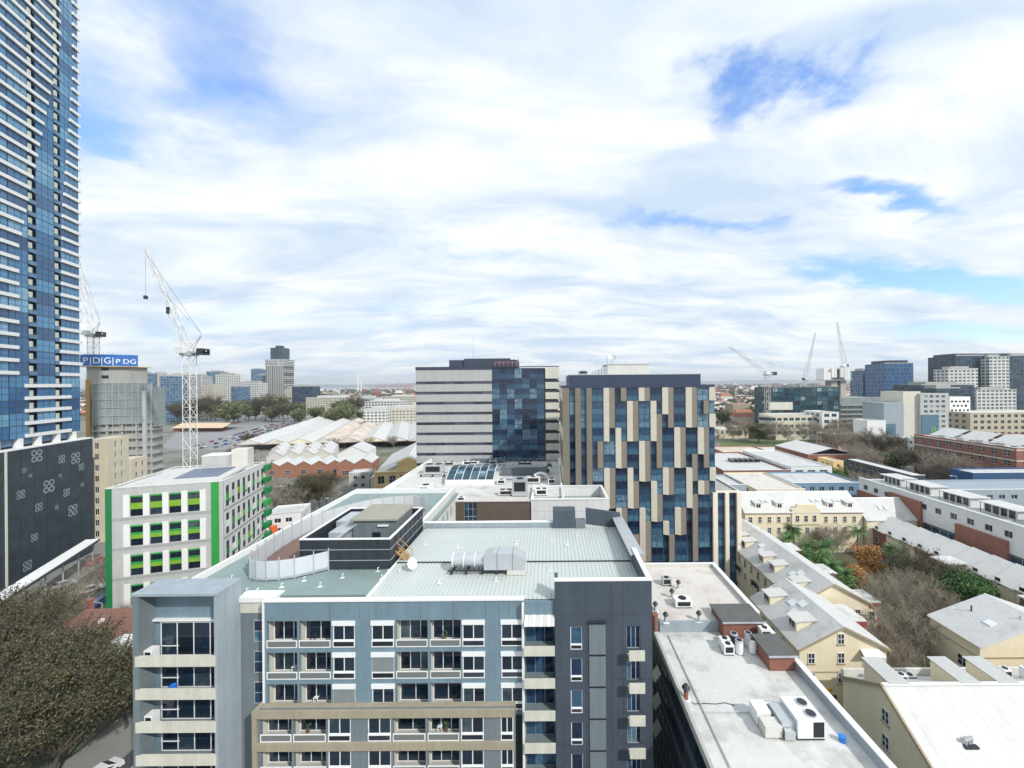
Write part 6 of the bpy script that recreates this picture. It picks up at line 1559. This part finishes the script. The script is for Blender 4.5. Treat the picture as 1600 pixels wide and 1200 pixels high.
T = tower('tallest pin striped tower on the left skyline', 415, 443, 562, 820, 34, f_pin); T.box('crown', f_band, -.6, T.w+.6, -.6, 34, T.zt-14, T.zt+1); T.box('upper_tower', f_dark, 6, T.w-6, 6, 28, T.zt, T.zt+26); T.box('spire_box', f_dark, 14, T.w-12, 10, 20, T.zt+26, T.zt+31)
for k in range(22): T.box('balcony_band', f_band, T.w, T.w+2.2, 0, 30, 6+k*4.4, 8+k*4.4); 
for (lab, a, b, y, d, m) in [('long beige block beyond the car park trees', 478, 545, 622, 560, f_beige), ('low white block before the port', 545, 585, 622, 620, f_white), ('long white block with ribbon windows', 570, 625, 628, 520, f_white), ('cream block with arches near the sheds', 598, 648, 639, 430, f_beige), ('white office near the sheds', 568, 604, 641, 420, f_white), ('flat beige depot before the port cranes', 600, 650, 620, 700, f_beige)]:
    tower(lab, a, b, y, d, 30, m, 'building', name='far_building', group='low blocks beyond the market', roofm=roofwhite)
# port cranes and bridge pylons far away
for i, (px, pyt) in enumerate([(592,604),(600,605),(612,604),(620,597),(628,603),(637,600),(641,603)]):
    d = 2600; a = at(px, pyt, d); w = 14
    T = Thing('port_crane', 'tiny red and white port crane on the horizon, %s from the left' % ords[i], 'crane', (a.x, d, 0), group='port cranes on the horizon')
    for xx in (-w, w): T.mesh('leg', MB().tube((a.x+xx, d, 0), (a.x+xx*.7, d, 40), 2, 2, 4), craner)
    T.mesh('boom', MB().tube((a.x-w*1.5, d, 40), (a.x+w*1.5, d, 42), 2, 2, 4).tube((a.x, d, 40), (a.x+3, d, max(a.z, 55)), 1.5, 1.2, 4), craner)
for i, (px, pyt) in enumerate([(559,585),(564,596)]):
    a = at(px, pyt, 2400); solo('bridge_pylon', MB().tube((a.x, 2400, 0), (a.x, 2400, a.z), 4.5, 2.0, 6).tube((a.x, 2400, a.z*.8), (a.x-45, 2400, 25), .8, .8, 4).tube((a.x, 2400, a.z*.8), (a.x+45, 2400, 25), .8, .8, 4).mesh('bridge_pylon', [white]), ['tall white bridge pylon far beyond the market', 'shorter white bridge pylon beside the tall one'][i], 'pylon')
wm = mat('bay_water', (.10,.14,.17), .15, .05, .01)
sheet('water', [(-5200,3600),(-700,3600),(-300,9000),(-9000,9000)], .5, wm)
hm = mat('far_hill', (.10,.12,.10), .95, .2, .002)
hb = MB(); hr = random.Random(2); N = 120; hp = []
for k in range(N+1):
    ang = R(-68+136*k/N); d = 14500; h = 110+120*max(0, math.sin(k*.13+.6))*(.5+.5*math.sin(k*.05))+60*math.sin(k*.31)*.5+hr.uniform(-12, 12)
    x, y = d*math.tan(ang) if abs(ang) < R(60) else d*math.tan(ang), d
    hp.append((max(-15500, min(15500, x)), y, max(60, h)))
vs = [(x, y, -1) for x, y, z in hp]+[(x, y+300, z) for x, y, z in hp]+[(x, y+900, -1) for x, y, z in hp]
hb.add(vs, [(k, k+1, N+2+k, N+1+k) for k in range(N)]+[(N+1+k, N+2+k, 2*N+3+k, 2*N+2+k) for k in range(N)])
o = bpy.data.objects.new('hills', hb.mesh('hills', [hm])); C.objects.link(o); o['kind'] = 'structure'
# ------------------------------------------------------------------ far suburbs, too many to count
sr = random.Random(11)
sub = MB(); trees_far = MB()
def blocked(px, d):
    return (d < 640 and px < 690) or (d < 460 and 1180 < px < 1620)
for k in range(9000):
    d = 330*math.exp(sr.random()*3.1); px = sr.uniform(-80, 1690)
    if blocked(px, d) or (d < 380 and px < 1120): continue
    x = (px-VX)/FPX*d
    if -5200 < x < -300 and 3500 < d < 9100: continue
    s_ = 1+d/2500
    w, l, h = sr.uniform(9, 24)*s_, sr.uniform(9, 22)*s_, sr.uniform(4, 8.5)*(1+d/9000)
    if sr.random() < .03: h *= 2.5
    mi = sr.choice([0,0,1,2,2,3,4])
    if sr.random() < .55:
        sub.add([(x-w/2,d,0),(x+w/2,d,0),(x+w/2,d,h*.7),(x-w/2,d,h*.7),(x-w/2,d+l,0),(x+w/2,d+l,0),(x+w/2,d+l,h*.7),(x-w/2,d+l,h*.7)], [(0,1,2,3),(1,5,6,2),(4,0,3,7)], sr.choice([5,6,7]))
        sub.add([(x-w/2,d,h*.7),(x+w/2,d,h*.7),(x+w/2,d+l,h*.7),(x-w/2,d+l,h*.7),(x-w*.3,d+l/2,h*1.15),(x+w*.3,d+l/2,h*1.15)], [(0,1,5,4),(1,2,5),(2,3,4,5),(3,0,4)], mi)
    else:
        sub.box(x-w/2, x+w/2, d, d+l, 0, h, sr.choice([5,6,7])); sub.add([(x-w/2,d,h+.05),(x+w/2,d,h+.05),(x+w/2,d+l,h+.05),(x-w/2,d+l,h+.05)], [(0,1,2,3)], mi)
o = bpy.data.objects.new('distant_suburb', sub.mesh('distant_suburb', [roofwhite, mat('terracotta_roof', (.33,.15,.10), .85), roofgrey, mat('slate_roof', (.16,.17,.18), .8), mat('red_tin_roof', (.42,.20,.15), .8), offwhite, brick, beige])); C.objects.link(o)
props(o, 'low rise suburb spreading to the horizon', 'suburb', kind='stuff')
for k in range(15000):
    d = 330*math.exp(sr.random()*3.0); px = sr.uniform(-80, 1690)
    if blocked(px, d) or (d < 380 and px < 1120): continue
    x = (px-VX)/FPX*d
    if -5200 < x < -300 and 3500 < d < 9100: continue
    s_ = sr.uniform(2.5, 5.5)*(1+d/2200); z = s_*.9
    for q in range(9):
        v = Vector((sr.gauss(0,1), sr.gauss(0,1), sr.gauss(0,.8))).normalized(); c_ = Vector((x, d, z+1))+v*s_*.55; e1 = v.orthogonal().normalized()*s_*.6; e2 = v.cross(e1).normalized()*s_*.6
        trees_far.add([c_-e1-e2*.4, c_+e1-e2*.5, c_+e2], [(0,1,2)], k % 3)
o = bpy.data.objects.new('distant_trees', trees_far.mesh('distant_trees', [mat('far_leaf_olive', (.055,.075,.03), .9), mat('far_leaf_green', (.04,.07,.03), .9), mat('far_leaf_brown', (.10,.085,.06), .9)])); C.objects.link(o)
props(o, 'mass of far trees between the suburban roofs', 'trees', kind='stuff')

# ------------------------------------------------------------------ trees
def leafmat(name, col, var=.35):
    m = mat(name, col, .75, var*.5, .7, fine=.3, obj_var=.12)
    return m
bark = mat('bark', (.085,.07,.055), .95, .2, 2); bark_p = mat('pale_bark', (.30,.27,.22), .95, .2, 2)
def grow(seed, height, spread, levels=3, kids=4, trunk_r=.28, clear=.32, up=.55):
    """limbs as tapered tubes; returns the mesh builder and the outer twig segments"""
    r = random.Random(seed); mb = MB(); tips = []
    def limb(p, d, l, rad, lv):
        steps = 3 if lv < 2 else 2
        for k in range(steps):
            q = p+d*(l/steps); r1 = rad*(1-.28*(k+1)/steps)
            mb.tube(p, q, rad*(1-.28*k/steps), r1, 6 if lv == 0 else (5 if lv == 1 else 3), caps=False)
            if lv >= levels-1: tips.append((p, q))
            p = q; d = (d+Vector((r.uniform(-1,1), r.uniform(-1,1), r.uniform(-.4,.7)))*.2).normalized()
            if lv > 0 and lv < levels and k < steps-1 and r.random() < .8:
                a = r.uniform(0, 6.28); side = d.orthogonal().normalized(); side.rotate(Matrix.Rotation(a, 3, d))
                limb(p, (d*.5+side*.8+Vector((0,0,.25))).normalized(), l*.55, r1*.6, lv+1)
        if lv < levels:
            n = kids if lv else kids+1
            for k in range(n):
                a = 2*math.pi*(k+r.random()*.6)/n; out = Vector((math.cos(a)*spread, math.sin(a)*spread, up+r.uniform(-.2,.35))).normalized()
                nd = (out*.8+d*.45).normalized()
                limb(p, nd, l*(.62+r.random()*.3) if lv else height*(.30+.12*r.random()), rad*.62, lv+1)
    limb(Vector((0,0,0)), Vector((r.uniform(-.06,.06), r.uniform(-.06,.06), 1)).normalized(), height*clear, trunk_r, 0)
    return mb, tips
def leaves(tips, n, size, jitter, seed, thin=False, lo=.0):
    r = random.Random(seed); v, f, mi = [], [], []
    for k in range(n):
        ti = r.randrange(len(tips)); a, b = tips[ti]; p = a+(b-a)*r.random()+Vector((r.gauss(0,jitter), r.gauss(0,jitter), r.gauss(0,jitter*.8)))
        if p.z < lo: continue
        d = Vector((r.gauss(0,1), r.gauss(0,1), r.gauss(0,.7)+(.4 if thin else 0))).normalized(); e = d.orthogonal().normalized(); e.rotate(Matrix.Rotation(r.random()*6.28, 3, d))
        s = size*r.uniform(.6, 1.4); o = len(v)
        if thin:
            v += [p, p+e*s*.022, p+d*s, ]; f.append((o, o+1, o+2))
            # side twiglet
            q = p+d*s*.45; g = (d*.6+e*.8).normalized(); v += [q, q+d*s*.02, q+g*s*.5]; f.append((o+3, o+4, o+5)); mi += [(ti//2) % 3]*2
        else:
            w = e.cross(d)
            v += [p-e*s*.5, p+w*s*.28*0+d*s*.25-e*s*0, p+e*s*.5, p-d*s*.3]; f.append((o, o+3, o+2, o+1)); mi.append((ti//3) % 3 if r.random() < .75 else k % 3)  # tone shared per clump puts light and shaded clumps into the leaf colour
    mb = MB(); mb.v = [tuple(x) for x in v]; mb.f = f; mb.mi = mi
    return mb
def proto(name, label, seed, h, spread, leafm, n, size, jit, thin=False, barkm=bark, levels=3, kids=4, tr=.28, clear=.32, up=.55, extra=None, lo=.0):
    T = Thing(name, label, 'tree', (0, 0, 0))
    mb, tips = grow(seed, h, spread, levels, kids, tr, clear, up)
    T.mesh('trunk', mb, barkm, smooth=True)
    lm = leaves(tips, n, size, jit, seed+1, thin, lo)
    if extra:
        l2 = leaves(tips, extra[0], extra[1], extra[2], seed+5, False, lo); off = len(lm.v)
        lm.v += l2.v; lm.f += [tuple(i+off for i in f) for f in l2.f]; lm.mi += [3]*len(l2.f)
    T.mesh('crown', lm, leafm)
    return T.root
olive = [leafmat('leaf_olive', (.075,.078,.036)), leafmat('leaf_olive_dark', (.032,.043,.026)), leafmat('leaf_tan', (.125,.095,.052)), leafmat('leaf_yellowed', (.12,.105,.045))]
twig = [leafmat('twig_grey', (.29,.25,.19)), leafmat('twig_brown', (.19,.15,.11)), leafmat('twig_pale', (.40,.35,.27)), leafmat('leaf_lichen', (.13,.12,.055))]
greenl = [leafmat('leaf_green', (.06,.16,.04)), leafmat('leaf_deep', (.03,.09,.025)), leafmat('leaf_bright', (.12,.24,.06)), leafmat('leaf_mid', (.06,.12,.04))]
eucl = [leafmat('leaf_gum', (.13,.155,.065)), leafmat('leaf_gum_dark', (.07,.095,.045)), leafmat('leaf_gum_light', (.20,.21,.09)), leafmat('leaf_gum_brown', (.13,.10,.06))]
orng = [leafmat('leaf_orange', (.50,.24,.07)), leafmat('leaf_gold', (.55,.33,.12)), leafmat('leaf_rust', (.33,.15,.05)), leafmat('leaf_straw', (.60,.42,.20))]
P_plane = proto('plane_tree', 'x', 3, 14, .95, olive, 17000, .25, .5, tr=.3, kids=4, extra=(4000, .25, .6), lo=3.0)
P_plane2 = proto('plane_tree', 'x', 9, 13, 1.0, olive, 16000, .25, .55, tr=.28, kids=4, lo=2.5)
P_bare = proto('bare_tree', 'x', 21, 11, .8, twig, 5200, 1.15, .28, True, bark_p, kids=4, tr=.2, extra=(450, .22, .3), clear=.25)
P_bare2 = proto('bare_tree', 'x', 27, 10, .9, twig, 4600, 1.0, .3, True, bark_p, kids=4, tr=.18, extra=(800, .22, .35), clear=.22)
P_green = proto('evergreen_tree', 'x', 31, 8, .8, greenl, 6500, .38, .42, tr=.2, kids=4, clear=.25)
P_gum = proto('gum_tree', 'x', 41, 14, .85, eucl, 3600, .85, .7, tr=.35, kids=4, levels=2, clear=.3)
P_gum2 = proto('gum_tree', 'x', 47, 12, 1.0, eucl, 3200, .85, .8, tr=.3, kids=5, levels=2, clear=.22)
P_orange = proto('autumn_tree', 'x', 51, 9, .6, orng, 6500, .34, .38, tr=.18, kids=4, clear=.22, up=.9)
# palms: trunk and arching fronds
def palm(seed):
    r = random.Random(seed); T = Thing('palm_tree', 'x', 'tree', (0,0,0)); mb = MB(); p = Vector((0,0,0))
    for k in range(6):
        q = p+Vector((r.uniform(-.1,.1), r.uniform(-.1,.1), 1.05)); mb.tube(p, q, .2-.012*k, .19-.012*k, 8, caps=False); p = q
    T.mesh('trunk', mb, bark, smooth=True)
    fm = MB()
    for k in range(30):
        a = 2*math.pi*k/30*2.4+r.random(); el = r.uniform(-.1, 1.2); L = r.uniform(2.2, 3.1); pos = Vector(p); d = Vector((math.cos(a)*math.cos(el), math.sin(a)*math.cos(el), math.sin(el)))
        for j in range(9):
            q = pos+d*(L/9); s = d.cross(Vector((0,0,1))).normalized(); lw = .75*math.sin(math.pi*(j+.7)/10)
            for sg in (-1, 1):
                tip = q+s*sg*lw+d*.25-Vector((0,0,.22*lw)); fm.add([pos, pos+d*.14, tip], [(0,1,2)], k % 3); m2 = pos+d*.16; fm.add([m2, m2+d*.12, tip+d*.2], [(0,1,2)], (k+1) % 3)
            pos = q; d = (d-Vector((0,0,.16))).normalized()
    T.mesh('crown', fm, greenl)
    return T.root
P_palm = palm(4)
used = set()
def plant(P, x, y, rot, s, label, group, z=0.0):
    if P.name not in used:
        used.add(P.name); o = P; o.location = (x, y, z); o.rotation_euler = (0,0,rot); o.scale = (s,s,s) if isinstance(s, (int, float)) else s; o['label'] = label; o['group'] = group; return o
    return copy_tree(P, (x, y, z), rot, s, label, group)
tr = random.Random(17)
# street trees on the left
L = [(-66.5,50,1.0,P_plane,'large olive brown plane tree at the lower left corner of the street'),(-72,44,1.05,P_plane2,'broad plane tree at the left edge beside the lower road'),(-65.5,39,.9,P_plane,'dark plane tree at the very bottom left by the road'),(-80,54,1.0,P_plane2,'plane tree left of the brick house roof'),
     (-88,62,.95,P_plane,'yellowing plane tree in front of the dark podium'),(-92,72,.85,P_bare,'bare tree between the canopy and the white and green block'),(-99,78,.8,P_bare2,'bare tree under the slanting street canopy'),(-102,88,.8,P_bare,'bare tree at the foot of the dark podium'),(-84.5,76.5,.5,P_bare2,'small bare tree at the corner of the white and green block'),(-60,54,.75,P_plane2,'small plane tree close to the brick house wall'),(-92,50,1.1,P_plane,'large plane tree cut by the left picture edge'),(-60,33,.9,P_plane2,'plane tree crown low in the corner beside the concrete frame'),(-59.3,45.5,1.0,P_plane,'dense plane tree leaning over the lower road'),(-58.8,37,1.0,P_plane2,'dark dense plane tree filling the lower left corner'),(-76,50,1.1,P_plane2,'tall olive plane tree between the road and the brick roof'),(-78,39,1.1,P_plane,'shaded plane tree at the left picture edge')]
for (x, y, s, P, lab) in L: plant(P, x, y, tr.uniform(0, 6.28), s, lab, 'street trees below the tower')
# forecourt trees behind the curved screen
for (px, py, s, P, lab) in [(458,812,1.0,P_bare,'bare street tree left of the forecourt'),(478,806,1.0,P_plane2,'olive street tree in the middle of the forecourt group'),(500,800,1.0,P_plane,'olive street tree right of the forecourt group'),(522,792,.9,P_bare2,'bare tree before the painted shop'),(440,806,.9,P_bare2,'bare tree beside the white and green block edge'),(430,786,.9,P_bare,'bare tree in front of the brick warehouse'),(510,786,.8,P_plane2,'small olive tree before the brick warehouse'),(370,738,.9,P_plane,'brownish tree behind the roof of the white and green block'),(395,742,.9,P_bare,'bare tree behind the solar roof'),(352,728,.9,P_bare2,'bare tree left of the solar roof lift box'),(585,800,.5,P_green,'small green tree before the yellow market hall'),(520,704,.8,P_bare,'bare tree at the near end of the white sheds'),(580,700,.8,P_bare2,'bare tree before the rust stained sheds'),(615,700,.8,P_bare,'bare tree before the right hand sheds'),(390,700,.8,P_plane2,'olive tree at the corner of the car park')]:
    p = onz(px, py, 0); plant(P, p.x, p.y, tr.uniform(0, 6.28), s, lab, 'trees along the market streets')
# garden trees on the right
for (px, py, s, P, lab) in [(1232,880,.85,P_palm,'palm beside the cream terrace facade'),(1240,866,.9,P_palm,'second palm behind the first by the dormer roofs'),(1262,895,.9,P_palm,'palm halfway along the dormer house'),(1285,905,1.0,P_palm,'palm crown left of the orange tree'),(1300,935,.9,P_palm,'dark palm nearest the dormer house bay'),(1322,950,.9,P_palm,'low palm in front of the orange tree'),(1272,920,.8,P_green,'dense green tree tucked against the dormer house'),(1310,965,.8,P_green,'green bushy tree before the maroon bay'),
     (1352,915,.85,P_orange,'orange autumn tree in the middle of the garden'),(1345,935,.6,P_orange,'straw coloured lower part of the autumn tree clump'),(1392,905,.9,P_palm,'palm right of the orange tree'),(1405,905,.8,P_palm,'second palm right of the orange tree'),(1340,870,.9,P_palm,'palm in front of the long cream terrace'),(1302,875,.8,P_bare,'bare tree before the long cream terrace'),(1285,868,.7,P_bare2,'small bare tree beside the central parapet'),
     (1400,1010,.95,P_bare,'pale bare tree in the centre of the garden'),(1422,1060,1.0,P_bare2,'large pale bare tree nearest the white roof'),(1395,975,.9,P_bare2,'bare tree beside the palms'),(1440,985,.9,P_bare,'bare tree before the row houses'),(1470,1000,.85,P_bare2,'brown bare tree left of the yellow hall'),(1432,940,.8,P_plane2,'olive tree at the row house wing'),(1460,950,.75,P_green,'dark green tree behind the bare ones'),(1500,950,.8,P_bare,'bare tree by the second row house wing'),(1540,960,.85,P_green,'green tree behind the yellow hall roof'),(1570,965,.8,P_green,'second green tree at the right edge above the hall'),(1590,955,.8,P_palm,'palm at the right picture edge'),(1500,1062,.5,P_green,'small green shrub tree under the yellow hall window'),(1410,1100,.8,P_bare,'bare tree close behind the shafts of the white roof'),(1380,1045,.7,P_bare,'slim bare tree beside the maroon bay'),(1480,905,.7,P_bare2,'bare tree standing over the white row roofs')]:
    p = onz(px, py, 0)
    if p.x > 85 and p.y < 105: p.x = 83.5
    plant(P, p.x, p.y, tr.uniform(0, 6.28), s*{P_palm: 1.2, P_green: 1.25, P_orange: 1.2}.get(P, 1.0), lab, 'garden trees')
# trees in the streets to the right
rt = random.Random(23)
spots = [(1500,772,1.15,P_bare,'large bare tree in front of the brick warehouse'),(1528,775,1.1,P_bare2,'second bare tree in front of the brick warehouse'),(1478,768,1.0,P_bare,'bare tree left of the brick warehouse pair'),(1556,772,.9,P_bare2,'bare tree before the right end of the brick warehouse'),(1458,765,1.2,P_bare,'bare street tree by the warehouse corner'),
         (1290,768,1.0,P_green,'green tree beside the white shop'),(1304,762,1.0,P_green,'green tree by the yellow corner shop'),(1272,775,.8,P_green,'green shrub tree at the blue building'),(1325,752,1.0,P_green,'dark green tree right of the yellow corner shop'),(1320,790,.8,P_bare,'bare tree before the blue building'),(1360,752,1.2,P_bare2,'bare tree left of the dark blue office'),
         (1335,722,1.3,P_bare,'bare tree behind the brick hall'),(1355,718,1.3,P_bare2,'bare tree before the pub'),(1318,712,1.3,P_bare,'bare tree beyond the brick hall'),(1298,706,1.3,P_bare2,'bare tree right of the lawn'),(1375,730,1.2,P_plane2,'olive tree at the corner of the pub'),(1392,733,1.0,P_bare,'bare tree along the pub wall'),(1422,725,1.0,P_gum,'dark tree beside the small white house'),
         (1185,692,1.3,P_gum2,'dark gum tree left of the cream office'),(1165,690,1.3,P_bare,'bare tree by the ornate hotel'),(1145,690,1.3,P_bare2,'bare tree before the ornate hotel'),(1205,694,1.3,P_bare,'bare tree at the rounded corner of the cream office'),(1232,694,1.2,P_bare2,'bare tree before the cream office'),(1255,694,1.2,P_bare,'second bare tree before the cream office'),(1280,692,1.2,P_bare2,'third bare tree before the cream office'),(1310,690,1.3,P_bare,'bare tree before the white office wing'),(1335,690,1.3,P_bare2,'bare tree below the netted site'),(1355,684,1.3,P_bare,'bare tree under the floor slabs'),(1128,672,1.3,P_gum,'gum tree at the edge of the patterned tower'),(1150,664,1.3,P_gum2,'gum tree beyond the ornate hotel'),(1175,664,1.3,P_gum,'gum tree in the far park'),(1124,742,.8,P_bare,'bare tree beside the grey garage'),(1172,775,.7,P_bare2,'bare tree between the garage and the cream flat block'),(1312,778,.8,P_green,'green tree in front of the blue scalloped building'),(1345,790,.9,P_bare,'bare tree at the right end of the blue building'),(1238,742,.8,P_green,'green tree at the left corner of the white shop'),(1400,742,1.0,P_gum2,'gum tree between the pub and the dark blue office'),(1345,738,1.1,P_bare,'bare tree on the street beside the brick hall'),(1412,738,1.0,P_bare2,'bare tree at the street bend by the dark blue office'),(1570,790,.8,P_green,'green tree among the blue grey sheds'),(1440,752,.9,P_plane2,'olive tree behind the dark blue office')]
for (px, py, s, P, lab) in spots:
    p = onz(px, py, 0); plant(P, p.x, p.y, rt.uniform(0, 6.28), s*1.2, lab, 'street trees on the right')
# park trees beyond the car park
def park_label(k, px):
    w_ = ['one','two','three','four','five','six','seven','eight','nine','ten','eleven','twelve','thirteen','fourteen','fifteen','sixteen','seventeen','eighteen','nineteen','twenty']
    h_ = k < 22; q_ = k if h_ else 43-k; w_ += ['twenty-one', 'twenty-two']
    return 'park tree beyond the car park, %s places along the belt from its %s end' % (w_[q_], 'scaffold' if h_ else 'port')
for k in range(44):
    px = 262+k*8.6+rt.uniform(-3, 3); py = rt.uniform(652, 664); P = rt.choice([P_gum, P_gum2, P_gum, P_plane2])
    p = onz(px, py, 0); s = rt.uniform(1.5, 2.3)*(p.y/480)
    if 470 < px < 520: s *= .8
    if px > 560: s *= .55
    plant(P, p.x, p.y, rt.uniform(0, 6.28), s, park_label(k, px), 'park trees beyond the car park')
# street lamps
def lamp(px, py, h, lab, z=0.0):
    p = onz(px, py, z); T = Thing('street_lamp', lab, 'street lamp', (p.x, p.y, z), group='street lamps')
    T.mesh('pole', MB().tube((p.x, p.y, z), (p.x, p.y, z+h), .12, .07, 6).tube((p.x, p.y, z+h), (p.x-1.6, p.y, z+h+.3), .06, .05, 5), steel); T.box('lamp_head', white, p.x-2.3, p.x-1.5, p.y-.16, p.y+.16, z+h+.22, z+h+.36)
for (px, py, h, lab) in [(1495,800,13,'tall lamp pole before the brick warehouse'),(1551,800,12,'tall lamp pole before the blue warehouse'),(1334,735,9,'lamp pole left of the brick pub'),(1386,735,9,'lamp pole by the dark blue office'),(520,815,8,'lamp pole by the forecourt trees'),(570,802,8,'lamp pole near the yellow market hall'),(160,1010,8,'lamp pole beside the brick house'),(1262,725,8,'lamp pole behind the white shop')]: lamp(px, py, h, lab)

# ------------------------------------------------------------------ air
hz_m = bpy.data.materials.new('haze'); hz_m.use_nodes = True
t = hz_m.node_tree; t.nodes.clear()
pv = t.nodes.new('ShaderNodeVolumePrincipled'); pv.inputs['Color'].default_value = (.90,.95,1,1); pv.inputs['Density'].default_value = .00009; pv.inputs['Anisotropy'].default_value = .2
oo = t.nodes.new('ShaderNodeOutputMaterial'); t.links.new(pv.outputs[0], oo.inputs['Volume'])
hz_o = solo('haze', MB().box(-16500, 16500, -450, 16600, -2, 260).mesh('haze', [hz_m]), 'thin pale haze over the whole city', 'haze', kind='stuff')
